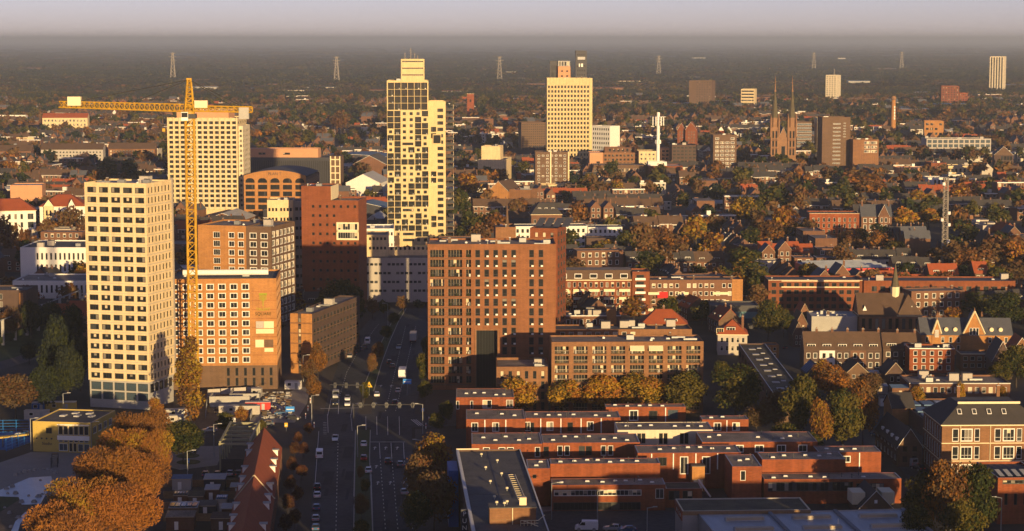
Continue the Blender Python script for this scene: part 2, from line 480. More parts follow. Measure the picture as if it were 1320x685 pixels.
def place(xl, xr, rot, yb=None, yt=None, h=None):
    """front-left corner on the ground, rotation, width and height of a block from its photograph pixels"""
    r = R(rot)
    if yb is not None:
        A = G(xl, yb); w = width_to(A, r, xr)
        if h is None: h = zat(A.y, yt)
    else:
        A = G(xl, yt, h); w = width_to(A, r, xr, h); A.z = 0.0
    return A, r, w, h
def root_of(name, label, cat, A, r, w, D, group=None, m=4.0):
    occupy(A, r, w, D, m)
    return thing(name, label, cat, A, r, group)
def text(parent, s, size, m, loc, rx=pi / 2, rz=0.0, name='lettering', ext=0.02):
    c = bpy.data.curves.new(name, 'FONT'); c.body = s; c.size = size; c.extrude = ext; c.align_x = 'CENTER'
    c.materials.append(MATS[m])
    tmp = bpy.data.objects.new('lettering', c); COL.objects.link(tmp)
    me = bpy.data.meshes.new_from_object(tmp.evaluated_get(bpy.context.evaluated_depsgraph_get()))
    bpy.data.objects.remove(tmp)
    o = ob(name, me, parent, loc); o.rotation_euler = (rx, 0, rz)
    return o
LAND = []      # landmarks other labels refer to: (phrase, px, py)
GR = 3.5       # the street grid's turn against the view
#SECTION2
# ------------------------------------------------------------------ ground and roads
def groundmat():
    m = bpy.data.materials.new('ground'); m.use_nodes = True
    t = m.node_tree; bs = t.nodes['Principled BSDF']; bs.inputs['Roughness'].default_value = 0.95; bs.inputs['Specular IOR Level'].default_value = 0.1
    tc = t.nodes.new('ShaderNodeTexCoord')
    cols = []
    for sc_, a, c in ((0.0011, (0.030, 0.036, 0.024), (0.060, 0.050, 0.036)), (0.02, (0.055, 0.050, 0.042), (0.110, 0.098, 0.085))):
        n = t.nodes.new('ShaderNodeTexNoise'); n.inputs['Scale'].default_value = sc_; n.inputs['Detail'].default_value = 8
        t.links.new(tc.outputs['Object'], n.inputs['Vector'])
        rp = t.nodes.new('ShaderNodeValToRGB'); rp.color_ramp.elements[0].position = 0.38; rp.color_ramp.elements[1].position = 0.62
        rp.color_ramp.elements[0].color = (*a, 1); rp.color_ramp.elements[1].color = (*c, 1)
        t.links.new(n.outputs['Fac'], rp.inputs[0]); cols.append(rp)
    sp = t.nodes.new('ShaderNodeSeparateXYZ'); t.links.new(tc.outputs['Object'], sp.inputs[0])
    mr = t.nodes.new('ShaderNodeMapRange'); mr.inputs['From Min'].default_value = 2000; mr.inputs['From Max'].default_value = 3600
    t.links.new(sp.outputs['Y'], mr.inputs['Value'])
    mx = t.nodes.new('ShaderNodeMix'); mx.data_type = 'RGBA'
    t.links.new(mr.outputs[0], mx.inputs[0]); t.links.new(cols[1].outputs[0], mx.inputs[6]); t.links.new(cols[0].outputs[0], mx.inputs[7])
    t.links.new(mx.outputs[2], bs.inputs['Base Color'])
    MATS['ground'] = m
groundmat()
b = MB(); b.quad((-26000, -900, 0), (26000, -900, 0), (40000, 99000, 0), (-40000, 99000, 0), 'ground'); struct('ground', b)
def sheet(name, pts, m, z, kind='structure', raw=False):
    b = MB(); b.poly([(p if raw else tuple(G(*p).xy)) + (z,) for p in pts], m); return struct(name, b, kind)
def strip(L, Rr): return list(L) + list(reversed(Rr))
RL = [(398, 700), (402, 640), (407, 590), (412, 555), (417, 535), (424, 505), (436, 470), (452, 440), (474, 415), (496, 398)]
RLr = [(455, 700), (456, 640), (457, 590), (458, 555), (461, 535), (466, 505), (480, 470), (492, 440), (505, 415), (520, 398)]
RR = [(482, 700), (479, 640), (477, 590), (478, 555), (479, 535), (482, 505), (492, 470), (503, 440), (514, 415), (524, 398)]
RRr = [(538, 700), (535, 640), (531, 590), (531, 555), (534, 535), (540, 505), (545, 470), (548, 440), (552, 415), (556, 398)]
sheet('road', strip(RL, RLr), 'asphalt', 0.012)
sheet('road', strip(RR, RRr), 'asphalt', 0.012)
sheet('cross_road', [(225, 572), (330, 553), (408, 551), (560, 551), (600, 548), (600, 536), (545, 534), (408, 534), (330, 540), (215, 560)], 'asphalt', 0.008)
b = MB()
for L, Rr in ((RLr, RR),):
    for (a, c), (a2, c2) in zip(zip(L, Rr), zip(L[1:], Rr[1:])):
        if 530 < a[1] < 556: continue
        p = [G(*q) for q in (a, c, c2, a2)]
        e = 0.25
        b.quad(*[(p[i].x + (e if i in (0, 3) else -e), p[i].y, 0.13) for i in range(4)], 'lawn')
        for i, s in ((0, e), (1, -e)):
            q0, q1 = (p[0], p[3]) if i == 0 else (p[1], p[2])
            b.quad((q0.x, q0.y, 0), (q1.x, q1.y, 0), (q1.x, q1.y, 0.13), (q0.x, q0.y, 0.13), 'grey_concrete')
            b.quad((q0.x, q0.y, 0.13), (q1.x, q1.y, 0.13), (q1.x + s, q1.y, 0.13), (q0.x + s, q0.y, 0.13), 'grey_concrete')
struct('median_strip', b)
sheet('cycle_path', [(372, 700), (376, 640), (381, 590), (386, 553), (392, 553), (389, 590), (385, 640), (382, 700)], 'path_paving', 0.010)
sheet('pavement', [(541, 700), (538, 640), (535, 590), (535, 553), (566, 553), (574, 590), (580, 640), (586, 700)], 'pavement', 0.012)
sheet('street', [(650, 700), (690, 662), (760, 655), (870, 652), (870, 700)], 'asphalt', 0.010)
sheet('pavement', [(690, 661), (692, 654), (870, 645), (870, 651), (760, 654)], 'pale_paving', 0.014)
sheet('side_street', [(1178, 625), (1140, 580), (1125, 545), (1118, 515), (1129, 515), (1140, 545), (1160, 575), (1222, 640)], 'asphalt', 0.010)
sheet('yard', [(-40, 610), (40, 583), (120, 583), (122, 620), (95, 640), (0, 640)], 'pale_paving', 0.010)
sheet('plaza', [(200, 598), (206, 576), (290, 575), (280, 600), (232, 606)], 'pale_paving', 0.010)
sheet('site_yard', [(320, 545), (345, 518), (385, 500), (400, 498), (396, 520), (380, 545)], 'pale_paving', 0.010)
sheet('construction_ground', [(225, 560), (240, 510), (380, 498), (345, 518), (320, 548)], 'earth', 0.006)
sheet('lawn', [(-30, 690), (60, 690), (95, 640), (104, 612), (90, 618), (62, 650), (30, 690)], 'lawn', 0.006)
sheet('lawn', [(-30, 640), (24, 640), (24, 645), (-30, 680)], 'lawn', 0.014)
sheet('sand', [(-30, 640), (30, 612), (66, 606), (78, 612), (58, 646), (40, 662), (10, 700), (-30, 700)], 'earth', 0.004)
sheet('pond_ice', [(-5, 634), (38, 616), (66, 614), (68, 622), (52, 650), (28, 651), (24, 641), (-5, 640)], 'ice', 0.020)
sheet('stream_ice', [(12, 690), (20, 672), (33, 660), (36, 661), (26, 676), (22, 690)], 'ice', 0.018)
sheet('sports_court', [(-40, 582), (-30, 558), (38, 557), (39, 570), (10, 580)], 'court_blue', 0.010)
sheet('embankment', [(-40, 480), (-40, 430), (60, 405), (108, 395), (108, 430), (60, 455)], 'lawn', 0.006)
sheet('railway_path', [(-40, 478), (70, 446), (108, 436), (108, 442), (72, 455), (-40, 490)], 'path_paving', 0.012)
# painted lines
b = MB(); rp = random.Random(31)
for i in range(46):
    y = rp.uniform(410, 690); L, Rr = ((RL, RLr), (RR, RRr))[i % 2]
    for (a0, a1), (c0, c1) in zip(zip(L, L[1:]), zip(Rr, Rr[1:])):
        if a1[1] <= y <= a0[1]:
            f = (a0[1] - y) / (a0[1] - a1[1]); xl_, xr_ = a0[0] + (a1[0] - a0[0]) * f, c0[0] + (c1[0] - c0[0]) * f
            p = G(xl_ + (xr_ - xl_) * rp.uniform(.05, .8), y); w_, l_ = rp.uniform(.6, 2.6), rp.uniform(2, 16)
            z = .0135 + .00005 * i; b.quad((p.x, p.y, z), (p.x + w_, p.y, z), (p.x + w_ - .03 * l_, p.y + l_, z), (p.x - .03 * l_, p.y + l_, z), 'asphalt_dark')
struct('road_patch', b)
b = MB()
def line(a, c, w=0.18, dash=None, z=0.018, m='line_paint'):
    A, C = G(*a), G(*c); d = (C - A); L = d.length; d.normalize(); n = Vector((-d.y, d.x, 0)) * w / 2
    segs = [(0, L)] if dash is None else [(s, min(L, s + dash[0])) for s in np.arange(0, L, dash[0] + dash[1])]
    for s, e in segs:
        p, q = A + d * s, A + d * e
        b.quad((p.x - n.x, p.y - n.y, z), (q.x - n.x, q.y - n.y, z), (q.x + n.x, q.y + n.y, z), (p.x + n.x, p.y + n.y, z), m)
line((433, 684), (436, 560), dash=(1.6, 2.6)); line((436, 534), (437, 515), 0.18)
line((455, 520), (452, 538), 0.15); line((422, 538), (427, 514), 0.15)
line((437, 514), (447, 480), dash=(1.6, 2.6)); line((447, 480), (462, 452), dash=(1.6, 2.6)); line((462, 452), (488, 418), dash=(1.6, 2.6))
line((413, 527), (465, 526), 0.45); line((423, 558), (422, 534), 0.14); line((454, 556), (452, 534), 0.12)
line((464, 570), (522, 570), 0.45)
for x0, x1 in ((475, 479), (489, 497), (504, 513), (520, 532)):
    line((x0, 571), (x0 + 1, 590), 0.16); line((x0 + 1, 590), (x1, 684), dash=(1.6, 2.6))
for x0 in (473, 487, 501, 516): line((x0 - 1, 561), (x0 - 1.5, 537), 0.15)
for k, x0 in enumerate((497, 510)): line((x0, 530), (x0 + 12, 480), dash=(1.6, 2.6)); line((x0 + 12, 480), (x0 + 26, 420), dash=(1.6, 2.6))
line((481, 690), (478, 600), 0.14); line((405, 640), (411, 556), 0.14); line((456, 640), (458, 556), 0.14)
for i in range(8): line((416.5, 545 + i * 2.1), (421, 545 + i * 2.1), 0.4)
for i in range(3): line((530 + i * 3, 541), (540 + i * 3, 549), 0.3)
struct('lane_markings', b)
def arrow(px_, py_, turn=0):
    b = MB(); A = G(px_, py_); z = 0.019
    b.quad((-0.11, -2.0, z), (0.11, -2.0, z), (0.11, 0.8, z), (-0.11, 0.8, z), 'line_paint')
    if turn: b.quad((0.11, 0.2, z), (0.9 * turn, 0.6, z), (0.9 * turn, 0.95, z), (0.11, 0.6, z), 'line_paint')
    b.tri((-0.55, 0.8, z), (0.55, 0.8, z), (0, 2.2, z), 'line_paint')
    o = b.build('lane_arrow', None, (A.x, A.y, 0)); o['kind'] = 'structure'
for x, y in ((483, 578), (497, 578), (512, 578), (485, 602), (487, 623), (503, 623), (520, 623)): arrow(x, y)
for x, y, t in ((461, 521, -1), (491, 498, -1), (504, 498, 1), (484, 521, -1), (497, 521, 0)): arrow(x, y, t)

# ------------------------------------------------------------------ landmark buildings
# white tower
A, r, w, h = place(115, 193.6, -17, yb=524.5, yt=235)
t = root_of('white_tower', 'tall cream tower with rows of wide dark windows beside the orange poplar', 'tower', A, r, w, 16.5, m=2)
LAND.append(('the tall cream tower', 165, 380))
vol(t, 0.25, 0.25, w - 0.5, 16, 0, 8.2, 'grey_concrete', wins=[('F', 0.01, 0.99, 5, 2.3, 8.0, 2, 0.86, 0.84, 'dg'), ('R', 0.02, 0.98, 5, 4.6, 8.0, 1, 0.8, 0.8, 'd')], para=0)
vol(t, 0, 0, w, 16.5, 8.2, h, 'cream_panel', 'light_roof', wins=[('F', 0.02, 0.99, 5, 8.3, h - 0.7, 20, 0.75, 0.58, 'd'), ('R', 0.03, 0.97, 7, 8.3, h - 0.7, 20, 0.42, 0.58, 'dD')], clutter=9, seed=1, name='upper_wall')
b = MB()
for i in range(20):
    z = 8.3 + (h - 9.0) / 20 * i
    b.box(-0.07, -0.07, z - 0.08, w + 0.07, -0.003, z + 0.08, 'grey_panel'); b.box(w + 0.003, -0.004, z - 0.08, w + 0.07, 16.5, z + 0.08, 'grey_panel')
for i in range(1, 5): b.box(w * (0.02 + 0.97 * i / 5) - 0.06, -0.05, 8.4, w * (0.02 + 0.97 * i / 5) + 0.06, -0.002, h - 0.3, 'pale_panel')
b.build('panel_joint', t)
b = MB(); b.box(w - 0.5, 16.55, 8, w + 0.3, 17.3, h + 0.6, 'mast_metal'); b.build('hoist_mast', t)

# orange brick residence with the tree logo
A, r, w, h = place(220, 358, GR, yb=503, yt=360)
t = root_of('brick_residence', 'orange brick block with white framed windows and a tree logo on its blank wall', 'apartment block', A, r, w, 26)
LAND.append(('the orange block with the tree logo', 300, 430))
vol(t, 0, 0, w, 26, 7.6, h, 'orange_brick', 'bitumen', wins=[('F', 0.0, 0.765, 7, 8, 34, 9, 0.66, 0.70, 'wTD'), ('R', 0.03, 0.97, 6, 8, 34, 9, 0.66, 0.86, 'tc')], clutter=3, seed=2, name='upper_wall')
vol(t, 0.02, 0.02, w - 0.04, 25.9, 0, 7.6, 'brown_brick', wins=[('F', 0.5, 0.98, 6, 0.8, 7.2, 2, 0.34, 0.8, 'dD'), ('R', 0.03, 0.97, 6, 0.8, 7.2, 2, 0.4, 0.8, 'dD')], para=0)
b = MB()
for i in range(9): b.box(w * 0.766, -0.03, 8 + i * 2.89 - 0.05, w, -0.002, 8 + i * 2.89 + 0.05, 'rust_brick')
b.build('brick_course', t)
b = MB(); b.cone((0, 0), 0.9, 0.9, 0, 27, 'white_paint', 12)
o = b.build('roof_tank', t, (3.5, 10, h + 0.9)); o.rotation_euler = (0, pi / 2, 0)
lx = w * (340.5 - 220) / 138
b = MB()
for i in range(7): b.box(lx - 1.1 + i * 0.33, -0.12, 28.2 - 0.3 * abs(i - 3) * -1 - 0.6, lx - 0.95 + i * 0.33, -0.02, 30.2, 'lime_paint')
b.box(lx - 1.2, -0.12, 29.9, lx + 1.25, -0.02, 30.5, 'lime_paint'); b.box(lx - 0.12, -0.14, 26.3, lx + 0.12, -0.03, 29.5, 'lime_paint')
b.build('logo', t)
text(t, 'TALENT', 1.25, 'lime_paint', (lx, -0.06, 25.0), name='lettering')
text(t, 'SQUARE', 1.35, 'leaf_green', (lx, -0.06, 23.5), name='lettering', ext=0.05)
b = MB()
for x0, x1, y0, y1, m in ((331, 341, 414, 423, 'grey_panel'), (341.3, 354, 414, 423, 'cream_paint'), (331, 354, 424, 430, 'cream_paint'), (330, 341, 438, 448, 'cream_paint'), (341.5, 353, 438, 448, 'brown_brick'), (341.5, 353, 449, 454, 'cream_paint')):
    k = w / 138; z = lambda y: (503 - y) / 4.12
    b.box((x0 - 220) * k, -0.15, z(y1), (x1 - 220) * k, -0.02, z(y0), m)
b.build('billboard', t)

# brick block behind it
A, r, w, h = place(257, 351, -15, yb=425, yt=290)
t = root_of('brick_block', 'brick housing block with square white window frames behind the orange residence', 'apartment block', A, r, w, 25)
vol(t, 0, 0, w * .66, 25, 0, h, 'orange_brick', 'gravel_roof', wins=[('F', 0.30, 0.48, 1, 2, h - 2, 11, 0.8, 0.72, 'wD'), ('F', 0.60, 0.99, 2, 2, h - 2, 11, 0.66, 0.72, 'wTD')], clutter=6, seed=3)
vol(t, w * .66 + .01, 0.003, w * .34, 24.9, 0, h - .004, 'brown_brick', 'gravel_roof', wins=[('F', 0.06, 0.94, 2, 2, h - 2, 11, 0.66, 0.72, 'wTD'), ('R', 0.02, 0.98, 6, 2, h - 1.5, 11, 0.76, 0.74, 'wTc')], clutter=4, seed=33, name='side_wall')  # right third in brown brick: the shadow on this front put into its colour

# russet tower
A, r, w, h = place(390, 463, -6, yb=402, yt=258)
hl = zat(A.y, 240); wl = w * 38 / 73
t = root_of('russet_tower', 'russet brick slab with a pale framed double window box high on its front', 'office block', A, r, w, 19)
LAND.append(('the russet slab', 430, 320))
zr = lambda y: (402 - y) / 3.2
mk = lambda c, rr: not (c >= 4 and rr in (8, 9))
vol(t, 0, 0, w, 19, 0, h, 'rust_brick', 'gravel_roof', wins=[('F', 0.145, 1.0, 7, zr(402) + 4, zr(259), 11, 0.36, 0.30, 'dD', mk), ('R', 0.1, 0.9, 2, 8, h - 8, 1, 0.01, 0.3, 'd')], cope='grey_panel', para=0.6, clutter=2, seed=4)
vol(t, 0, 0.004, wl, 16, h + 0.01, hl, 'rust_brick', 'gravel_roof', cope='grey_panel', clutter=5, seed=5, name='upper_wall')
b = MB(); b.box(wl + 0.003, 0.1, h, wl + 0.12, 16, hl - 0.02, 'cream_paint'); b.build('cream_side', t)
b = MB(); x0, x1 = w * 45 / 73, w * 74 / 73 - 0.2; z0, z1 = zr(308), zr(285)
b.box(x0, -0.5, z0, x1, -0.004, z0 + 0.5, 'cream_paint'); b.box(x0, -0.5, z1 - 0.5, x1, -0.004, z1, 'cream_paint'); b.box(x0, -0.5, (z0 + z1) / 2 - 0.4, x1, -0.004, (z0 + z1) / 2 + 0.4, 'cream_paint')
b.box(x0, -0.5, z0 + 0.5, x0 + 0.5, -0.004, z1 - 0.5, 'cream_paint'); b.box(x1 - 0.5, -0.5, z0 + 0.5, x1, -0.004, z1 - 0.5, 'cream_paint')
bx = b.build('window_box', t)
for k in range(2):
    hh = (z1 - z0) / 2 - 0.9
    ob('pane', win_mesh(x1 - x0 - 1, hh, 'wc', k), bx, ((x0 + x1) / 2, -0.12, (z0 + 0.5, (z0 + z1) / 2 + 0.4)[k]))

# cream office beside it
A, r, w, h = place(346, 379, 2, yb=394, yt=258)
t = root_of('cream_office', 'narrow cream office with short grouped window slots beside the russet slab', 'office block', A, r, w, 14)
vol(t, 0, 0, w, 14, 0, h, 'cream_panel', 'gravel_roof', wins=[('F', 0.02, 0.42, 3, 2, h - 2, 10, 0.62, 0.34, 'dD'), ('F', 0.48, 0.98, 4, 2, h - 2, 10, 0.62, 0.34, 'dD')], clutter=3, seed=6)
vol(t, w + 0.01, 3, 4.5, 11, 0, h - 0.5, 'grey_panel', wins=[('F', 0.1, 0.9, 2, 2, h - 2, 10, 0.7, 0.34, 'dD')], name='side_wall')
vol(t, -6, 2.5, 5.99, 11, 0, h - 14, 'white_render', 'gravel_roof', wins=[('F', 0.1, 0.95, 2, 2, h - 15, 6, 0.8, 0.5, 'w')], name='low_wall')

# arched orange building
A, r, w, h = place(315, 395, -4, yb=288, yt=226)
t = root_of('arched_office', 'orange brick office with five arched window bays and a curved gable', 'office block', A, r, w, 50)
LAND.append(('the orange arched office', 355, 245))
nb = 5; cw = w / nb; b = MB(); lv = (h - 1.0) / 7
def crown(u): return h + 3.2 * (1 - ((u - w / 2) / (w / 2)) ** 2) - 0.2
for i in range(nb):
    xa, xb = i * cw + cw * 0.13, (i + 1) * cw - cw * 0.13
    if i == 0: b.quad((0, 0, 0), (xa, 0, 0), (xa, 0, crown(xa)), (0, 0, crown(0)), 'orange_brick')
    xn = (i + 1) * cw + cw * 0.13 if i < nb - 1 else w
    b.quad((xb, 0, 0), (xn, 0, 0), (xn, 0, crown(xn)), (xb, 0, crown(xb)), 'orange_brick')
    for k in range(7):
        z0 = 0.4 + k * lv; z1 = z0 + lv * 0.72
        b.quad((xa, 0, z0 - lv * 0.28 if k else 0), (xb, 0, z0 - lv * 0.28 if k else 0), (xb, 0, z0), (xa, 0, z0), 'orange_brick')
        if k == 6 or k == 1:
            n = 6; pts = [(xa + (xb - xa) * j / n, z1 - (0 if False else (1 - math.sqrt(max(0, 1 - (2 * j / n - 1) ** 2))) * lv * 0.42)) for j in range(n + 1)]
            top = [crown(p[0]) if k == 6 else z1 for p in pts]
            for j in range(n): b.quad((pts[j][0], 0, pts[j][1]), (pts[j + 1][0], 0, pts[j + 1][1]), (pts[j + 1][0], 0, top[j + 1] if k == 6 else z1 + 0.001), (pts[j][0], 0, top[j] if k == 6 else z1 + 0.001), 'orange_brick')
        for xx in (xa, xb): b.quad((xx, 0, z0), (xx, 0.5, z0), (xx, 0.5, z1), (xx, 0, z1), 'orange_brick')
        b.quad((xa, 0, z0), (xb, 0, z0), (xb, 0.5, z0), (xa, 0.5, z0), 'orange_brick')
        ob('window', win_mesh(xb - xa, z1 - z0, 'dD', (i + k) % 4), t, ((xa + xb) / 2, 0.45, z0 + 0.01))
b.build('front_wall', t)
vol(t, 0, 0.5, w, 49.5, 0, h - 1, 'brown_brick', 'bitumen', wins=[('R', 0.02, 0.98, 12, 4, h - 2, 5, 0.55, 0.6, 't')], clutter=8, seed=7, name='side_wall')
b = MB(); n = 10
for j in range(n):
    u0, u1 = w * j / n, w * (j + 1) / n
    b.quad((u0, 0.01, crown(u0)), (u1, 0.01, crown(u1)), (u1, 49, crown(u1)), (u0, 49, crown(u0)), 'slate')
b.build('vaulted_roof', t)
text(t, 'PLAN T', 2.4, 'dark_metal', (w / 2, -0.1, h + 0.1))

# long ribbed hall behind
A, r, w, h = place(313, 426, -3, yb=255, yt=203)
t = root_of('ribbed_hall', 'long dark ribbed building with a salmon roof storey behind the arched office', 'office block', A, r, w, 30)
vol(t, 0, 0, w, 30, 0, h, 'dark_clad', 'bitumen', wins=[('F', 0.01, 0.99, 46, 6, h - 2, 1, 0.45, 0.98, 'dD')])
vol(t, w * 0.06, 2, w * 0.80, 14, h - 0.49, h + 6, 'salmon_render', 'light_roof', name='roof_storey', wins=[('F', 0.15, 0.25, 1, h + 1, h + 4, 1, 1, 0.5, 'd'), ('F', 0.5, 0.6, 1, h + 1, h + 4, 1, 1, 0.5, 'd')])
b = MB(); x0 = w + 0.01
for i in range(3): b.box(x0 + i * 3.2, -0.6, 0, x0 + i * 3.2 + 0.7, 0.2, h + 1, 'cream_paint')
for k in range(6): b.box(x0, -0.55, 3 + k * h / 6, x0 + 7, 0.15, 3.7 + k * h / 6, 'cream_paint')
b.box(x0, 0.3, 0, x0 + 7, 18, h + 0.8, 'brown_brick'); b.build('end_frame', t)

# beige tower beyond the crane
A, r, w, h = place(218, 308, -3, yb=285, yt=152)
t = root_of('beige_tower', 'beige ribbed tower with an orange roof storey standing behind the yellow crane', 'tower', A, r, w, 30)
LAND.append(('the beige ribbed tower', 265, 200))
vol(t, 0, 0, w, 30, 0, h, 'cream_panel', 'gravel_roof', wins=[('F', 0.01, 0.99, 12, 8, h - 1.5, 18, 0.66, 0.60, 'dD'), ('R', 0.02, 0.98, 4, 8, h - 1.5, 18, 0.5, 0.5, 'dD')], seed=8)
b = MB()
for i in range(13): x = w * (0.01 + 0.98 * i / 12); b.box(x - 0.42, -0.9, 7, x + 0.42, -0.004, h + 0.2, 'cream_panel')
b.build('pier', t)
b = MB()
for k in range(19): z = 8 + (h - 9.5) * k / 18; b.box(w * 0.2, -0.45, z - 0.35, w, -0.003, z + 0.35, 'pale_panel')
b.build('spandrel', t)
vol(t, w + 0.01, 3, 2.6, 24, 0, h - 5, 'pale_panel', wins=[('F', 0.05, 0.95, 1, 8, h - 6.5, 16, 0.55, 0.5, 'd'), ('R', 0.02, 0.98, 5, 8, h - 6.5, 16, 0.5, 0.5, 'dD')], name='wing_wall')
vol(t, w * 0.12, 3, w * 0.74, 20, h - 0.49, h + 4.4, 'salmon_render', 'light_roof', clutter=5, seed=9, name='roof_storey', para=0.2)

# mottled tower
A, r, w, h = place(500, 553, 2, yb=326, yt=104)
W2 = w * 22 / 53
t = root_of('mottled_tower', 'tall pale yellow tower dotted with dark loggias under a striped roof box', 'tower', A, r, w + W2 + 5, 20)
LAND.append(('the mottled yellow tower', 540, 220))
rr = random.Random(5)
nfl = 26; zb = 5.0; fh = (h - 3 - zb) / nfl
kind = {}
for k in range(nfl):
    for c in range(6):
        q = rr.random()
        kind[c, k] = 'L' if (c in (0, 1, 4, 5) and q < 0.70) or q < 0.24 else 'W'
    if rr.random() < 0.3 and kind[2, k] == 'W' and kind[3, k] == 'W': kind[2, k] = 'B'; kind[3, k] = 'N'
isk = lambda s: (lambda c, k: kind[c, k] == s)
f0, f1 = zb, zb + 22 * fh
wn_ = [('F', 0.0, 1.0, 6, f0, f1, 22, 0.90, 0.92, 'lk', isk('L')), ('F', 0.0, 1.0, 6, f0, f1, 22, 0.46, 0.50, 'dD', isk('W'))]
for k in range(22):
    if kind[2, k] == 'B': wn_.append(('F', 2 / 6, 4 / 6, 1, f0 + k * fh, f0 + (k + 1) * fh, 1, 0.8, 0.45, 'd'))
wn_.append(('F', 0.02, 0.98, 6, f1 + 0.3, h - 1.0, 4, 0.93, 0.95, 'lk'))
vol(t, 0, 0, w, 17, 0, h, 'yellow_panel', 'light_roof', wins=wn_ + [('R', 0.2, 0.8, 1, f1, h - 1.5, 4, 0.5, 0.4, 'd')], seed=10, clutter=3)
h2 = zat(A.y, 131)
vol(t, w + 0.01, 3, W2, 17, 0, h2, 'yellow_panel', 'light_roof', wins=[('F', 0.12, 0.46, 1, 6, h2 - 3, 21, 0.9, 0.8, 'lk', lambda c, k: k % 7 in (2, 3)), ('F', 0.50, 0.88, 1, 6, h2 - 3, 21, 0.9, 0.55, 'dD'), ], name='wing_wall', seed=11)
b = MB(); b.box(w + 2.2, 2.4, h2 - 22, w + 6.5, 2.98, h2 - 17, 'yellow_panel', ''); b.box(w + 2.5, 2.36, h2 - 21.6, w + 6.2, 2.4, h2 - 17.4, 'glass_dark', ''); b.build('bay_window', t)
hb = zat(A.y, 74); xb = w * 18 / 53
vol(t, xb, 5, w * 30 / 53, 9, h - 0.49, hb - 1, 'yellow_panel', 'light_roof', wins=[('F', 0.02, 0.98, 1, h + 1, hb - 0.5, 3, 0.97, 0.25, 'tD'), ('R', 0.02, 0.98, 1, h + 1, hb - 0.5, 3, 0.97, 0.25, 'tD')], name='roof_box', para=0.3)
b = MB()
for x, z in ((2, 3.2), (5, 5.5), (7, 3), (8.5, 2)): b.bar((xb + x, 9, hb - 1.2), (xb + x, 9, hb - 1 + z), 0.12, 'mast_metal')
b.build('aerial', t)
bm_ = MB(); bm_.box(0, 0, 0, 4.2, 3.0, 0.25, 'brown_brick'); bm_.box(0.0, 0.0, 0.25, 4.2, 0.08, 1.15, 'glass_grey', 'b'); bm_.box(4.12, 0.08, 0.25, 4.2, 3, 1.15, 'glass_grey', 'b'); bm_.box(3.9, 0.15, 1.15, 4.1, 0.35, 2.9, 'frame_tan', 'bt'); bm_.box(0.4, 1.2, 0.25, 0.8, 2.6, 1.9, 'dark_brick', 'b')
bal = bm_.mesh('balcony')
for k in range(24):
    if k % 7 == 5: continue
    z = 4 + k * (h2 - 6) / 24
    o = ob('balcony', bal, t, (w + W2 + 0.03, 3 + (k % 3) * 0.8, z)); ob('balcony', bal, t, (w + W2 + 0.03, 9.5 + (k % 2) * 1.5, z + 0.2))
vol(t, w + W2 - 0.3, 3.6, 0.31, 16, 0, h2 - 1, 'dark_brick', wins=[('R', 0.02, 0.98, 4, 4, h2 - 3, 24, 0.6, 0.6, 'dc')], name='side_wall', para=0)

# pale podium in front of it
A, r, w, h = place(471, 553, 2, yb=390, yt=333)
t = root_of('grey_podium', 'long pale grey low building with short window slots at the end of the road', 'office block', A, r, w + 4, 34)
vol(t, 0, 0, w + 4, 30, 0, h, 'grey_panel', 'gravel_roof', wins=[('F', 0.0, 0.95, 16, 3, h - 0.8, 4, 0.72, 0.28, 'dD', lambda c, k: (c * 3 + k) % 5 != 0)], para=0.6)
vol(t, 0, 12, w * 0.35, 18, h - 0.59, zat(A.y + 12, 303), 'cream_panel', 'gravel_roof', wins=[('F', 0.1, 0.95, 5, h + 1, h + 9, 2, 0.6, 0.3, 'dD')], name='upper_wall')
vol(t, w * 0.35 + 0.01, 16, w * 0.75, 12, h - 0.59, zat(A.y + 16, 322), 'cream_panel', 'gravel_roof', wins=[('F', 0.02, 0.98, 10, h + 0.3, h + 4.5, 1, 0.5, 0.3, 'dD')], name='terrace_wall')
A, r, w, h = place(470, 508, 3, yb=345, yt=295)
t = root_of('white_annex', 'white annex with a pale roof and window band behind the russet slab', 'office block', A, r, w, 24)
vol(t, 0, 0, w, 24, 0, h, 'white_render', 'light_roof', wins=[('F', 0.02, 0.98, 9, h - 4.5, h - 0.6, 1, 0.6, 0.4, 'd'), ('F', 0.02, 0.98, 9, 2, h - 6, 3, 0.5, 0.35, 'd')], clutter=3, seed=12)

# tall brick apartment tower
A, r, w, h = place(552, 716, 1, yb=503, yt=315)
pw = lambda x: (x - 552) / 164
zl = lambda y: (503 - y) / 4.12
t = root_of('brick_apartments', 'broad orange brown brick apartment tower with a dark glass entrance notch beside the road', 'apartment block', A, r, w, 20, m=3)
LAND.append(('the broad brick apartment tower', 632, 400))
z0, z1 = zl(496), zl(319); nr = 14
no = lambda c, k: not (k <= 5 and c >= 0)
nt = lambda k: k > 5
cols_ = [(555, 573, 'l'), (578, 596, 'l'), (601, 607.5, 'l')]
ws = [('F', pw(a), pw(c), 1, z0, z1, nr, 1.0, 0.76, s) for a, c, s in cols_]
for a in (613, 624.5, 636): ws.append(('F', pw(a), pw(a + 6), 1, z0, z1, nr, 1.0, 0.76, 'dcx', lambda c, k: k > 5))
for a in (647.5, 659, 682, 694): ws.append(('F', pw(a), pw(a + 6), 1, z0, z1, nr, 1.0, 0.76, 'dcx'))
ws.append(('F', pw(614), pw(641), 1, 0.3, zl(424), 1, 1.0, 1.0, 'e'))
vol(t, 0, 0, w, 20, 0, h, 'tower_brick', 'gravel_roof', wins=ws + [('R', 0.1, 0.9, 4, z0, z1, nr, 0.4, 0.7, 'd')], clutter=16, seed=13, para=0.6, cope='brown_brick')
b = MB()
for k in range(14):
    z = z0 + (z1 - z0) * k / 14
    b.box(0.3, -0.04, z - 0.16, w * pw(608), -0.003, z + 0.1, 'brown_brick')
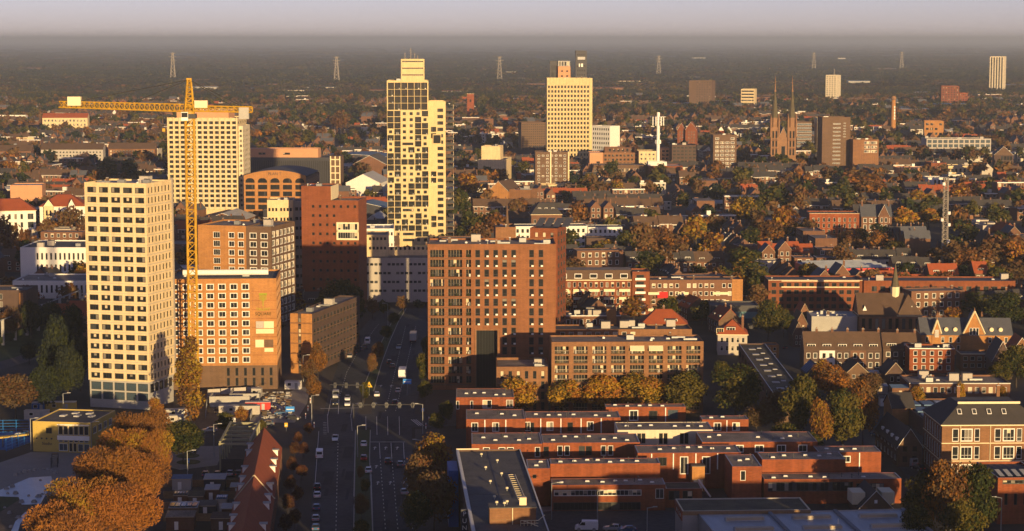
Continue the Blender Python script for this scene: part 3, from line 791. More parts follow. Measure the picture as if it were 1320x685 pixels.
wb = MB(); wb.box(0, -0.12, 0, 0.7, -0.01, 0.5, 'white_paint'); WBX = wb.mesh('window_box')
for a in (647.5, 659, 682, 694, 613, 624.5, 636):
    for k in range(14):
        if a < 645 and k < 6: continue
        if (int(a) * 7 + k) % 3 == 2: continue
        z = z0 + (z1 - z0) * k / 14 + 0.45; x = w * pw(a) + 0.7
        ob('window_box', WBX, t, (x, 0, z))
b.build('stone_course', t)
b = MB()
for xx in (pw(612), pw(641.3)): b.box(w * xx, -0.25, 0, w * xx + 0.5, -0.003, zl(423), 'tan_brick')
b.box(w * pw(612) + 0.51, -0.25, zl(423) - 0.5, w * pw(641.3) - 0.01, -0.003, zl(423), 'tan_brick'); b.build('entrance_frame', t)
# rear brick tower wing
A, r, w, h = place(683, 718, -12, yb=452, yt=294)
t = root_of('brick_wing', 'red brick tower with sloping solar panels behind the broad apartment tower', 'apartment block', A, r, w, 17)
vol(t, 0, 0, w, 17, 0, h, 'rust_brick', 'bitumen', wins=[('F', 0.1, 0.95, 3, 4, h - 1, 14, 0.4, 0.6, 'dc'), ('R', 0.05, 0.95, 3, 4, h - 1, 14, 0.6, 0.55, 'dD')], seed=14)
b = MB()
for i in range(4): b.quad((1 + i * 3.2, 3, h + 0.3), (3.6 + i * 3.2, 3, h + 0.3), (3.6 + i * 3.2, 13, h + 2.6), (1 + i * 3.2, 13, h + 2.6), 'slate'); b.box(1 + i * 3.2, 13, h - 0.4, 1.2 + i * 3.2, 13.2, h + 2.5, 'grey_metal', 'bt')
b.build('solar_panel', t)
# rear blocks on the tower's shoulder
A, r, w, h = place(639, 665, 3, yb=452, yt=293)
t = root_of('plant_tower', 'tan roof block with a thin pointed mast behind the broad apartment tower', 'roof block', A, r, w, 14)
vol(t, 0, 0, w, 14, 0, h, 'tan_brick', 'bitumen', clutter=2, seed=15)
b = MB(); b.cone((w * 0.6, 5), 0.7, 0.05, h - 0.5, h + 9, 'brown_brick', 6); b.build('spike', t)

# low corner block and long loggia block
A, r, w, h = place(640, 707, 1, yt=473, h=13.6)
t = root_of('corner_block', 'low brick block with tall paired windows behind the golden trees', 'apartment block', A, r, w, 19, m=1)
vol(t, 0, 0, w, 18, 0, h, 'tan_brick', 'gravel_roof', wins=[('F', 0.03, 0.97, 6, 0.3, h - 0.9, 4, 0.42, 0.74, 'dcx')], para=0.7, clutter=4, seed=16)
A, r, w, h = place(711, 907, 1.5, yt=441, h=21.4)
t = root_of('loggia_block', 'brick block with eight columns of deep loggias and two pale awnings', 'apartment block', A, r, w, 14, m=1)
LAND.append(('the brick loggia block', 810, 470))
vol(t, 0, 0, w, 14, 0, h, 'tan_brick', 'gravel_roof', wins=[('F', 0.005, 0.995, 8, 0.6, h - 1.1, 7, 0.74, 0.80, 'lt')], para=0.4, clutter=8, seed=17, cope='brown_brick')
aw = MB(); aw.quad((-2.1, 0.0, 2.2), (2.1, 0.0, 2.2), (2.1, -1.1, 1.0), (-2.1, -1.1, 1.0), 'cream_paint'); aw.quad((-2.1, -1.1, 1.0), (2.1, -1.1, 1.0), (2.1, -1.1, 0.75), (-2.1, -1.1, 0.75), 'cream_paint'); awm = aw.mesh('awning')
for k in (4, 5): ob('awning', awm, t, (w * (0.005 + 0.99 * (k + 0.5) / 8), -0.02, h - 3.4))
A, r, w, h = place(716, 892, 1.5, yt=425, h=15)
t = root_of('rear_block', 'brick rear block with a cluttered dark roof behind the loggia block', 'apartment block', A, r, w, 12, m=1)
vol(t, 0, 0, w, 12, 0, h, 'tan_brick', 'bitumen', wins=[('F', 0.02, 0.6, 9, h - 3.3, h - 0.6, 1, 0.55, 0.8, 'wc')], para=0.4, clutter=12, seed=18)

# long apartment rows with balconies
BALC = MB(); BALC.box(-2.2, -1.1, 0, 2.2, 0, 0.15, 'white_paint'); BALC.box(-2.2, -1.1, 0.15, 2.2, -1.04, 1.05, 'cream_paint', 'b'); BALC.box(-2.2, -1.04, 0.15, -2.14, 0, 1.05, 'cream_paint', 'b'); BALC.box(2.14, -1.04, 0.15, 2.2, 0, 1.05, 'cream_paint', 'b')
BALM = BALC.mesh('balcony')
A, r, w, h = place(716, 837, 1, yb=406, yt=349)
t = root_of('balcony_flats', 'brick flats with a brown mansard roof and stacked pale balconies', 'apartment block', A, r, w, 12)
LAND.append(('the mansard flats', 775, 375))
hm = h - 3.8
vol(t, 0, 0, w * 0.81, 12, 0, hm, 'rust_brick', 'bitumen', wins=[('F', 0.0, 1.0, 14, 0.6, hm - 0.3, 4, 0.5, 0.62, 'wc')], para=0)
b = MB(); wm = w * 0.81
b.quad((0, -0.15, hm), (wm, -0.15, hm), (wm, 1.6, h), (0, 1.6, h), 'brown_tile'); b.quad((0, 1.6, h), (wm, 1.6, h), (wm, 12, h), (0, 12, h), 'gravel_roof'); b.quad((0, -0.15, hm), (0, 12, hm), (0, 12, h), (0, 1.6, h), 'brown_tile'); b.box(0, -0.3, hm - 0.25, wm, -0.16, hm + 0.1, 'cream_paint'); b.build('mansard_roof', t)
for i in range(5):
    b = MB(); b.box(0, -0.15, 0, 3.0, 2.0, 1.9, 'white_paint', 'bB'); b.quad((0.2, -0.16, 0.25), (2.8, -0.16, 0.25), (2.8, -0.16, 1.65), (0.2, -0.16, 1.65), 'glass_dark'); b.build('dormer', t, (1.5 + i * wm / 5, 0.2, hm + 0.6))
    for k in range(3): ob('balcony', BALM, t, (3.2 + i * wm / 5, -0.005, 3.0 + k * 3.2))
vol(t, w * 0.815, -0.8, w * 0.185, 12, 0, h - 0.4, 'rust_brick', 'bitumen', wins=[('F', 0.2, 0.7, 1, 0.5, h - 1, 6, 0.9, 0.5, 'dD')], name='stair_wall', clutter=1, seed=19)
b = MB()
for k in range(6): b.box(w * 0.845, -1.5, 0.4 + k * (h - 1.5) / 6, w * 0.955, -0.81, 1.3 + k * (h - 1.5) / 6, 'white_paint')
b.build('stair_balcony', t)
A, r, w, h = place(837.5, 956, 1, yb=406, yt=361)
t = root_of('terrace_flats', 'brick flats with white window bands and a red awning beside the mansard flats', 'apartment block', A, r, w, 12)
vol(t, 0, 0, w, 12, 0, h, 'house_brick', 'bitumen', wins=[('F', 0.01, 0.90, 14, 0.5, h - 0.8, 4, 0.62, 0.55, 'wcT', lambda c, k: (c + k) % 6 != 2)], para=0.4, clutter=5, seed=20)
for i, c in enumerate((0.04, 0.36, 0.44, 0.74, 0.80)):
    for k in range(3):
        if (i + k) % 3 != 1: ob('balcony', BALM, t, (w * c, -0.005, 1.6 + k * 3.3))
b = MB(); b.quad((0, -0.1, 2.4), (4.2, -0.1, 2.4), (4.2, -1.4, 0), (0, -1.4, 0), 'red_paint'); b.build('red_awning', t, (w * 0.08, 0, h - 7.2))
b = MB(); b.box(w - 4, -0.3, 0, w + 0.3, -0.01, h + 0.2, 'orange_brick'); b.build('end_pier', t)

# yellow grid tower
A, r, w, h = place(705, 760, 2, yb=216, yt=101)
t = root_of('grid_tower', 'yellow tower with an even grid of small square windows before dark towers', 'tower', A, r, w, 22)
LAND.append(('the yellow grid tower', 733, 155))
vol(t, 0, 0, w, 22, 0, h, 'yellow_panel', 'light_roof', wins=[('F', 0.005, 0.995, 13, 5, h - 5.5, 17, 0.56, 0.58, 'dD')], clutter=2, seed=21)
b = MB()
for i in range(14): x = w * (0.005 + 0.99 * i / 13); b.box(x - 0.28, -0.35, 4, x + 0.28, -0.003, h + 0.3, 'yellow_panel')
b.build('rib', t)
vol(t, w + 0.01, 1, 2.2, 20, 0, h, 'yellow_panel', name='end_wall')
A, r, w, h = place(741.5, 756, 0, yb=185, yt=65.5)
t = root_of('dark_tower', 'slim dark tower rising behind the yellow grid tower with two lit panels', 'tower', A, r, w, 20)
vol(t, 0, 0, w, 20, 0, h, 'dark_clad', 'bitumen', wins=[('F', 0.1, 0.85, 4, h - 11, h - 3, 3, 0.6, 0.5, 'dD'), ('F', 0.1, 0.9, 4, 20, h - 14, 14, 0.5, 0.4, 'dD')])
b = MB(); b.box(w * 0.18, -0.15, h - 9.5, w * 0.85, -0.01, h - 6.5, 'light_roof'); b.box(w * 0.3, -0.15, h - 17, w * 0.40, -0.01, h - 13.5, 'white_paint'); b.box(w * 0.5, -0.15, h - 17, w * 0.66, -0.01, h - 13.5, 'white_paint'); b.build('sign_panel', t)
A, r, w, h = place(708.5, 735, 0, yb=200, yt=79)
t = root_of('crown_tower', 'dark tower with a salmon front and a ribbed crown behind the grid tower', 'tower', A, r, w, 24)
vol(t, 0, 4, w * 0.4, 20, 0, h, 'dark_clad', 'bitumen', wins=[('F', 0.1, 0.9, 5, 20, h - 3, 10, 0.5, 0.7, 'dD')])
vol(t, w * 0.4 + 0.01, 0, w * 0.6, 22, 0, h - 5, 'salmon_render', 'bitumen', wins=[('F', 0.1, 0.95, 2, h - 26, h - 7, 4, 0.4, 0.3, 'd')], name='front_wall')
vol(t, w * 0.4 + 0.01, 2, w * 0.58, 20, h - 4.9, h, 'grey_concrete', 'bitumen', wins=[('F', 0.05, 0.95, 4, h - 4.5, h - 0.5, 1, 0.6, 0.95, 'd')], name='crown_wall')
# ------------------------------------------------------------------ more buildings, from far to near
def simple(name, label, cat, xl, xr, rot, D, yb=None, yt=None, h=None, wall='house_brick', roof='bitumen', wins=(), group=None, **kw):
    A, r, w, h = place(xl, xr, rot, yb=yb, yt=yt, h=h)
    t = root_of(name, label, cat, A, r, w, D, group)
    W_ = []
    for s in wins:
        s = list(s)
        if s[4] is None: s[4] = 1.0
        if s[5] <= 0: s[5] = h + s[5]
        W_.append(tuple(s))
    vol(t, 0, 0, w, D, 0, h, wall, roof, wins=W_, **kw)
    return t, w, h
def gable_roof(t, x, y, W_, D, ze, zr, m, axis='x', over=0.35, gm=None, name='roof', em='white_paint'):
    """a pitched roof with thickness; the ridge runs along axis; gm: gable wall material"""
    b = MB(); th = 0.18
    if axis == 'x':
        for s in (0, 1):
            ya, yb_ = (y - over, y + D / 2) if s == 0 else (y + D + over, y + D / 2)
            dz = over * (zr - ze) / (D / 2)
            p = [(x - over, ya, ze - dz), (x + W_ + over, ya, ze - dz), (x + W_ + over, yb_, zr), (x - over, yb_, zr)]
            b.quad(*[(q[0], q[1], q[2] + th) for q in p], m)
            b.quad(p[0], p[1], (p[1][0], p[1][1], p[1][2] + th), (p[0][0], p[0][1], p[0][2] + th), m)
            for i, j in ((1, 2), (3, 0)): b.quad(p[i], p[j], (p[j][0], p[j][1], p[j][2] + th), (p[i][0], p[i][1], p[i][2] + th), em)
        g = [[(xx, y, ze), (xx, y + D, ze), (xx, y + D / 2, zr)] for xx in (x, x + W_)]
    else:
        for s in (0, 1):
            xa, xb_ = (x - over, x + W_ / 2) if s == 0 else (x + W_ + over, x + W_ / 2)
            dz = over * (zr - ze) / (W_ / 2)
            p = [(xa, y - over, ze - dz), (xa, y + D + over, ze - dz), (xb_, y + D + over, zr), (xb_, y - over, zr)]
            b.quad(*[(q[0], q[1], q[2] + th) for q in p], m)
            b.quad(p[0], p[1], (p[1][0], p[1][1], p[1][2] + th), (p[0][0], p[0][1], p[0][2] + th), m)
            for i, j in ((1, 2), (3, 0)): b.quad(p[i], p[j], (p[j][0], p[j][1], p[j][2] + th), (p[i][0], p[i][1], p[i][2] + th), em)
        g = [[(x, yy, ze), (x + W_, yy, ze), (x + W_ / 2, yy, zr)] for yy in (y, y + D)]
    b.build(name, t)
    if gm:
        for q in g:
            c = MB(); c.tri(*q, gm); c.build('gable', t)
def hip_roof(t, x, y, W_, D, ze, zr, m, inset, over=0.4, flat=None, name='roof'):
    b = MB(); x0, x1, y0, y1 = x - over, x + W_ + over, y - over, y + D + over
    i = inset
    a = [(x0, y0, ze), (x1, y0, ze), (x1, y1, ze), (x0, y1, ze)]
    c = [(x + i, y + min(i, D / 2), zr), (x + W_ - i, y + min(i, D / 2), zr), (x + W_ - i, y + D - min(i, D / 2), zr), (x + i, y + D - min(i, D / 2), zr)]
    for j in range(4): b.quad(a[j], a[(j + 1) % 4], c[(j + 1) % 4], c[j], m)
    b.poly(c, flat or m)
    for j in range(4):
        q, s = a[j], a[(j + 1) % 4]
        b.quad(q, s, (s[0], s[1], s[2] - 0.25), (q[0], q[1], q[2] - 0.25), 'cream_paint')
    b.build(name, t)
def chimney(t, x, y, z0, z1, m='house_brick'):
    b = MB(); b.box(-0.4, -0.3, z0, 0.4, 0.3, z1, m, 'b'); b.box(-0.46, -0.36, z1, 0.46, 0.36, z1 + 0.15, 'grey_concrete'); b.cone((0, 0), 0.15, 0.13, z1 + 0.15, z1 + 0.6, 'orange_brick', 6)
    b.build('chimney', t, (x, y, 0))
def dormer(t, x, y, z, w=2.4, h=1.5, m='white_paint', d=2.5):
    b = MB(); b.box(-w / 2, 0, 0, w / 2, d, h, m, 'bB'); b.box(-w / 2 - 0.1, -0.12, h, w / 2 + 0.1, d, h + 0.12, 'bitumen')
    n = max(2, int(w / 0.8))
    for i in range(n):
        a = -w / 2 + 0.12 + i * (w - 0.24) / n
        b.quad((a + 0.05, -0.01, 0.25), (a + (w - 0.24) / n - 0.05, -0.01, 0.25), (a + (w - 0.24) / n - 0.05, -0.01, h - 0.15), (a + 0.05, -0.01, h - 0.15), 'glass_dark')
    b.build('dormer', t, (x, y, z))

# far towers
simple('red_tower_block', 'dark brown square tower block standing far off among the trees', 'tower', 888, 917, -18, 26, yb=141, yt=104, wall='brown_brick', wins=[('F', .3, .98, 6, 3, -1, 11, .4, .4, 'd')])
t, w, h = simple('banded_block', 'low cream banded office block far off, a little beyond the red tower block', 'office block', 955, 972, -14, 30, yb=142, yt=115, wall='cream_panel', wins=[('F', .02, .98, 1, 3, -1, 6, .96, .5, 'd')])
t, w, h = simple('beige_far_tower', 'slim beige far tower with a mast and a shaded side, beyond the church', 'tower', 1064, 1078, -22, 32, yb=131, yt=97, wall='pale_panel', wins=[('F', .03, .97, 4, 3, -1, 12, .5, .5, 'd')])
b = MB(); b.cone((w * .7, 6), .9, .4, h - 1, h + 11, 'mast_metal', 6); b.build('mast', t)
simple('striped_tower', 'striped vertical ribbed high rise on the horizon beyond the long grid fronted office', 'tower', 1275, 1293, -20, 40, yb=119, yt=73, wall='pale_panel', wins=[('F', .03, .97, 5, 3, -1, 1, .5, .98, 'dD'), ('L', .03, .97, 8, 3, -1, 14, .5, .5, 'd')])
LAND.append(('the striped horizon tower', 1277, 95))
simple('red_far_flats', 'red brick far flats with a lower wing in front of the striped horizon tower', 'apartment block', 1213, 1236, -8, 26, yb=138, yt=111, wall='rust_brick', wins=[('F', .03, .97, 6, 3, -1, 8, .5, .5, 'd')])
simple('red_far_annex', 'small red annex joined to the far red flats', 'apartment block', 1236.5, 1247, -8, 20, yb=138, yt=120, wall='red_brick', wins=[('F', .03, .97, 3, 3, -1, 5, .5, .5, 'd')])
t, w, h = simple('water_tower', 'square brick water tower rising among trees beyond the mottled tower', 'tower', 602, 611, 0, 9, yb=152, yt=121, wall='red_brick', wins=[('F', .3, .7, 1, 6, -4, 2, .5, .3, 'd')], trim='cream_paint')
simple('brown_flats', 'low wide brown brick flats half hidden behind the yellow grid tower', 'apartment block', 672, 706, 8, 20, yb=200, yt=158, wall='brown_brick', wins=[('F', .02, .98, 12, 3, -1, 12, .6, .4, 'dD')])

# pylons and masts on the plain
def pylon(x, yb, yt, label, thin=False):
    A = G(x, yb); h = zat(A.y, yt)
    t = thing('lattice_pylon', label, 'pylon', A, 0, 'lattice pylons on the far plain')
    b = MB(); r = 3.0 if not thin else 2.0
    for sx in (-1, 1):
        for sy in (-1, 1): b.bar((sx * r * 2.2, sy * r * 2.2, 0), (sx * r * .5, sy * r * .5, h), .55, 'mast_metal')
    n = 8
    for i in range(n):
        z0, z1 = h * i / n, h * (i + 1) / n; q = lambda z: r * (2.2 - 1.7 * z / h)
        b.bar((-q(z0), -q(z0), z0), (q(z1), -q(z1), z1), .35, 'mast_metal'); b.bar((q(z0), -q(z0), z0), (-q(z1), -q(z1), z1), .35, 'mast_metal')
    b.build('lattice', t)
    b = MB()
    for z, l in ((h * .97, 7), (h * .85, 10), (h * .73, 7)): b.bar((-l, 0, z), (l, 0, z), .5, 'mast_metal')
    b.build('cross_arm', t)
for x, yb, yt, lb in ((223, 104, 68, 'far lattice pylon rising above the crane jib'), (434, 108, 73, 'far lattice pylon short of the mottled tower'), (644, 107, 73, 'far lattice pylon between the two yellow towers'),
                      (849, 99, 72, 'far lattice pylon in line with the white telecom pole'), (1049, 91, 68, 'far lattice pylon above the beige far tower'), (1162, 91, 67, 'far lattice pylon above the brick chimney')):
    pylon(x, yb, yt, lb)

# brick chimney
A = G(1151, 176); h = zat(A.y, 124)
t = thing('brick_chimney', 'tall round brick factory chimney with white marks down its shaft', 'chimney', A)
LAND.append(('the brick chimney', 1151, 150)); occupy((A.x - 4, A.y - 4), 0, 8, 8)
b = MB(); b.cone((0, 0), 3.3, 2.2, 0, h * .9, 'orange_brick', 16); b.build('shaft', t)
b = MB(); b.cone((0, 0), 2.2, 3.3, h * .9, h * .94, 'stone', 16); b.cone((0, 0), 3.3, 2.0, h * .94, h, 'stone', 16); b.build('crown', t)
b = MB()
for i in range(5): z = h * (.42 + .07 * i); b.box(.3, -2.98 + .3 * i / 5, z, 1.5, -2.5, z + 2.4, 'white_paint', '')
b.build('lettering', t)

# twin spired church
A, r, w, h = place(990.5, 1028, -4, yb=222, yt=165)
t = root_of('twin_spired_church', 'brick church with two slender pointed towers and a gabled front between them', 'church', A, r, w, 55)
LAND.append(('the twin spired church', 1009, 160))
zt = zat(A.y, 98); zs = zat(A.y, 152); tw = 6.6
for k, x in enumerate((1.6, w - 1.6 - tw)):
    b = MB(); b.box(x, 0, 0, x + tw, tw, zs - 8, 'stone', 'b')
    for i in range(3):
        z = 14 + i * (zs - 24) / 3
        for dx in (1.3, 3.9): b.box(x + dx, -.06, z, x + dx + 1.4, -.02, z + 6, 'glass_dark'); b.box(x + tw + .02, dx, z, x + tw + .06, dx + 1.4, z + 6, 'glass_dark')
        b.box(x - .2, -.2, z - 2, x + tw + .2, tw + .2, z - 1.4, 'tan_brick')
    tt = b.build('bell_tower', t)
    c = (x + tw / 2, tw / 2)
    b = MB(); b.cone(c, tw * .5, tw * .44, zs - 8, zs, 'stone', 8, ph=pi / 8)
    b.cone(c, tw * .44, .55, zs, zs + (zt - zs) * .62, 'copper', 8, ph=pi / 8); b.cone(c, 1.0, 1.0, zs + (zt - zs) * .62, zs + (zt - zs) * .65, 'stone', 8); b.cone(c, .55, .1, zs + (zt - zs) * .65, zt, 'stone', 6); b.build('spire', tt)
    b = MB()
    for sx in (0, 1):
        for sy in (0, 1): b.cone((x + sx * tw, sy * tw), .9, .75, zs - 16, zs - 3, 'stone', 6); b.cone((x + sx * tw, sy * tw), .75, .05, zs - 3, zs + 3.5, 'stone', 6)
    b.build('pinnacle', tt)
vol(t, tw + 1.6, 1, w - 2 * tw - 3.2, 52, 0, 27, 'stone', wins=[('F', .25, .75, 1, 9, 22, 1, .8, .9, 'dD')], para=0)
gable_roof(t, tw + 1.0, 1, w - 2 * tw - 2.0, 52, 27, 37, 'slate', 'y', gm='stone')

# blocks round the church
t, w, h = simple('brown_slab', 'dark brown slab with a centre column of long white windows beside the church', 'office block', 1059, 1095, 3, 20, yb=226, yt=151, wall='brown_brick', wins=[('F', .38, .66, 1, 8, -4, 11, .95, .3, 'wg'), ('F', .74, .86, 1, 30, -4, 6, .7, .35, 'wg'), ('R', .1, .9, 5, 8, -4, 14, .6, .4, 'w')], clutter=4, seed=31)
LAND.append(('the brown slab by the church', 1077, 190))
simple('ribbon_office', 'pale office with bright ribbon windows glimpsed between church and brown slab', 'office block', 1027, 1046, 0, 24, yb=196, yt=157, wall='brown_brick', wins=[('F', .0, 1, 1, 4, -1, 7, .98, .5, 'wg')])
simple('ribbon_tower', 'narrow cream banded tower touching the brown slab by the church', 'office block', 1053, 1060, 0, 20, yb=196, yt=152, wall='cream_panel', wins=[('F', .0, 1, 1, 4, -1, 8, .98, .4, 'd')])
t, w, h = simple('tan_block', 'plain tan block with one glazed upper corner, on the sunny side of the brown slab', 'office block', 1099, 1132, 3, 18, yb=227, yt=180, wall='tan_brick', wins=[('F', .42, .95, 2, 18, -1, 3, .9, .62, 'wc')], clutter=3, seed=32)
simple('window_tower', 'brown residential tower with paired white balconies short of the church', 'apartment block', 919, 949, 2, 18, yb=225, yt=174, wall='brown_brick', wins=[('F', .06, .94, 4, 4, -1.5, 8, .72, .55, 'wT', lambda c, k: not (k > 6 and c in (1, 2)))], clutter=3, seed=33)
LAND.append(('the brown balcony tower', 934, 200))
A, r, w, h = place(873, 898, -8, yb=197, yt=167)
t = root_of('gabled_block', 'pair of tall red brick gabled blocks beyond the white telecom pole', 'apartment block', A, r, w, 22)
vol(t, 0, 0, w * .40, 22, 0, h, 'rust_brick', wins=[('F', .2, .9, 2, 4, h - 1, 6, .4, .5, 'w')], para=0); gable_roof(t, 0, 0, w * .40, 22, h, h + 6, 'rust_brick', 'y', gm='rust_brick')
vol(t, w * .42, -4, w * .58, 22, 0, h, 'rust_brick', wins=[('F', .2, .9, 3, 4, h - 1, 6, .4, .5, 'w')], para=0, name='front_wall'); gable_roof(t, w * .42, -4, w * .58, 22, h, h + 7.5, 'rust_brick', 'y', gm='rust_brick', name='front_roof')
# white slab seen on its shaded face with a bright end
A, r, w, h = place(763, 786, -44, yb=203, yt=162)
t = root_of('white_slab', 'white slab with rows of square windows and a blank sunlit end wall', 'office block', A, r, w, 14)
vol(t, 0, 0, w, 14, 0, h, 'white_render', 'bitumen', wins=[('F', .02, .98, 8, 3, h - 1, 6, .55, .5, 'd')])
# low complex with the telecom pole
t, w, h = simple('salmon_cube', 'blank salmon cube with one window in front of the white slab', 'office block', 760, 777, 2, 20, yb=224, yt=197, wall='salmon_render', wins=[('F', .5, .8, 1, 5, -5, 1, .9, .4, 'd')], roof='light_roof')
t, w, h = simple('tan_gallery', 'tan block with two rows of windows and a set back top, behind the telecom pole', 'apartment block', 777, 823, 2, 22, yb=222, yt=197, wall='tan_brick', wins=[('F', .02, .98, 9, 2, -.8, 4, .55, .5, 'd')], clutter=3, seed=34)
vol(t, 2, 7, w - 4, 12, h - .49, h + 4, 'house_brick', wins=[('F', .1, .95, 6, h, h + 3.4, 1, .5, .7, 'd')], name='upper_wall')
simple('cream_gallery', 'cream yellow stepped block next to the foot of the telecom pole', 'apartment block', 823, 846, 2, 20, yb=222, yt=195, wall='cream_panel', wins=[('F', .05, .95, 4, 2, -1, 4, .5, .5, 'w')])
simple('salmon_gallery', 'salmon block with red balconies just beyond the telecom pole', 'apartment block', 852, 863, 2, 18, yb=220, yt=191, wall='salmon_render', wins=[('F', .05, .95, 2, 2, -1, 5, .7, .5, 'd')])
simple('dark_lab', 'dark grey glazed block between the telecom pole and the brown balcony tower', 'office block', 866, 898, 2, 20, yb=222, yt=187, wall='dark_brick', wins=[('F', .02, .98, 6, 2, -1, 7, .7, .5, 'dD')], clutter=4, seed=35)
simple('shop_row', 'long low brown hall lined with small white windows', 'hall', 764, 832, 2, 24, yb=228, yt=213, wall='brown_brick', wins=[('F', .02, .98, 22, 2, -1, 1, .5, .4, 'wc')], roof='gravel_roof')
t, w, h = simple('brick_depot', 'long low orange brick depot with a pale roof box under the telecom pole', 'hall', 836, 880, 2, 26, yb=229, yt=214, wall='rust_brick', roof='light_roof')
vol(t, 0, 4, w * .55, 12, h - .49, h + 3, 'white_render', 'light_roof', name='upper_wall')
A = G(848, 226); h = zat(A.y, 145)
t = thing('telecom_pole', 'white telecom pole ringed with antenna arms above a low depot', 'mast', A)
LAND.append(('the white telecom pole', 848, 180)); occupy((A.x - 3, A.y - 3), 0, 6, 6)
b = MB(); b.cone((0, 0), 1.5, 1.25, 0, h, 'white_paint', 12); b.build('pole', t)
b = MB()
for z in (h * .82, h * .87, h * .91):
    for a in (0, pi / 3, 2 * pi / 3): b.bar((-4.5 * cos(a), -4.5 * sin(a), z), (4.5 * cos(a), 4.5 * sin(a), z), .16, 'mast_metal')
b.build('antenna_arm', t)
b = MB()
for i in range(6):
    a = i * pi / 3; b = MB(); b.cone((4.3 * cos(a), 4.3 * sin(a)), .45, .45, h * .79, h * .93, 'white_paint', 6); b.build('antenna', t); b = MB(); b.cone((1.8 * cos(a), 1.8 * sin(a)), .6, .6, h * .5, h * .56, 'white_paint', 6); b.build('antenna', t)
# cream cinema, brown tower
t, w, h = simple('cream_hall', 'cream stepped hall with a roof tank between the mottled tower and the brown tower', 'hall', 616, 650, -8, 40, yb=234, yt=206, wall='cream_panel', wins=[('F', .35, .65, 4, 6, -5, 1, .7, .3, 'd')], clutter=6, seed=36, roof='gravel_roof')
vol(t, w * .06, 10, w * .72, 16, h - .49, h + 10, 'cream_panel', 'light_roof', name='upper_wall', clutter=2, seed=37)
t, w, h = simple('brown_tower', 'brown brick residential tower with white window boxes above a long pale base', 'apartment block', 690, 732, 3, 16, yb=250, yt=196, wall='brown_brick', wins=[('F', .04, .97, 7, 4, -1.5, 10, .55, .5, 'wcT', lambda c, k: c in (0, 2, 4, 6) or k % 3 == 0)], clutter=4, seed=38)
LAND.append(('the brown tower on its pale base', 712, 220))
b = MB(); b.box(w * .45, -.5, 3, w * .49, -.003, h + .5, 'cream_paint'); b.box(w - .02, -.3, 0, w + 1, 16, h, 'cream_panel'); b.build('pier', t)
simple('pale_podium', 'long pale two storey base building in front of the brown tower', 'office block', 698, 753, 3, 14, yb=252, yt=238, wall='cream_panel', wins=[('F', .02, .98, 16, 1, -.8, 2, .6, .5, 'd')], roof='gravel_roof')
# orange gabled hall
A, r, w, h = place(630, 655, -20, yb=275, yt=246)
t = root_of('orange_gabled_hall', 'orange brick hall with a steep dark curved roof beyond the broad apartment tower', 'hall', A, r, w, 24)
vol(t, 0, 0, w, 24, 0, h, 'orange_brick', para=0); gable_roof(t, 0, 0, w, 24, h, h + 6, 'brown_tile', 'y', gm='orange_brick')
vol(t, w + .01, 2, 14, 14, 0, h + 1, 'tan_brick', 'light_roof', clutter=6, seed=39, name='side_wall')
# long white school-like row
t, w, h = simple('white_row', 'long white two storey building with a dark blue roof behind the red gables', 'school', 662, 757, 4, 14, yb=327, yt=292, wall='white_render', wins=[('F', .02, .98, 14, 3, -.7, 3, .55, .6, 'wD')], roof='slate', para=.2)
LAND.append(('the long white building', 720, 305))
simple('white_row_end', 'shorter white wing with tall windows closing the long white building', 'school', 758, 802, 4, 13, yb=325, yt=293, wall='white_render', wins=[('F', .02, .98, 7, 3, -.7, 3, .5, .6, 'wD')], roof='slate', para=.2)
t, w, h = simple('brick_shed', 'dark brick shed in front of the long white building', 'shed', 756, 794, 3, 10, yb=335, yt=307, wall='dark_brick', h=None)
A, r, w, h = place(689, 729, 4, yb=318, yt=286)
t = root_of('mansard_house', 'big house with a dark mansard roof and white dormers above the long white building', 'house', A, r, w, 15)
FOOT.pop()
vol(t, 0, 22, w, 15, 0, h + 2, 'house_brick', wins=[('F', .05, .95, 6, 3, h, 3, .5, .6, 'w')], para=0); hip_roof(t, 0, 22, w, 15, h + 2, h + 8, 'dark_tile', 4.5, flat='bitumen')
for i in range(3): dormer(t, w * (.28 + .22 * i), 24.0, h + 4, 1.6, 1.5)
for x in (.35, .5, .68): chimney(t, w * x, 30, h + 7, h + 9.5)

# right-hand middle distance
t, w, h = simple('orange_flats', 'small orange block with dark balconies below the far red flats', 'apartment block', 1191, 1216, -8, 20, yb=184, yt=156, wall='orange_brick', wins=[('F', .04, .96, 4, 2, -1, 4, .6, .45, 'd', lambda c, k: (c + k) % 4 != 1)])
t, w, h = simple('grid_office', 'long low office with a pale grid of square windows below the orange flats', 'office block', 1194, 1277, 1, 24, yb=203, yt=179, wall='grey_panel', wins=[('F', .005, .995, 12, .6, -.6, 4, .76, .72, 'dg')], roof='gravel_roof', clutter=8, seed=40)
LAND.append(('the long grid fronted office', 1235, 190))
t, w, h = simple('gable_warehouse', 'dark gabled warehouse with a glazed end and lit corner pier', 'hall', 1281, 1306, -10, 30, yb=222, yt=200, wall='dark_brick', wins=[('F', .35, .95, 4, 1, -.5, 3, .8, .8, 'd')], para=0)
gable_roof(t, 0, 0, w, 30, h, h + 7, 'dark_tile', 'y', gm='brown_brick')
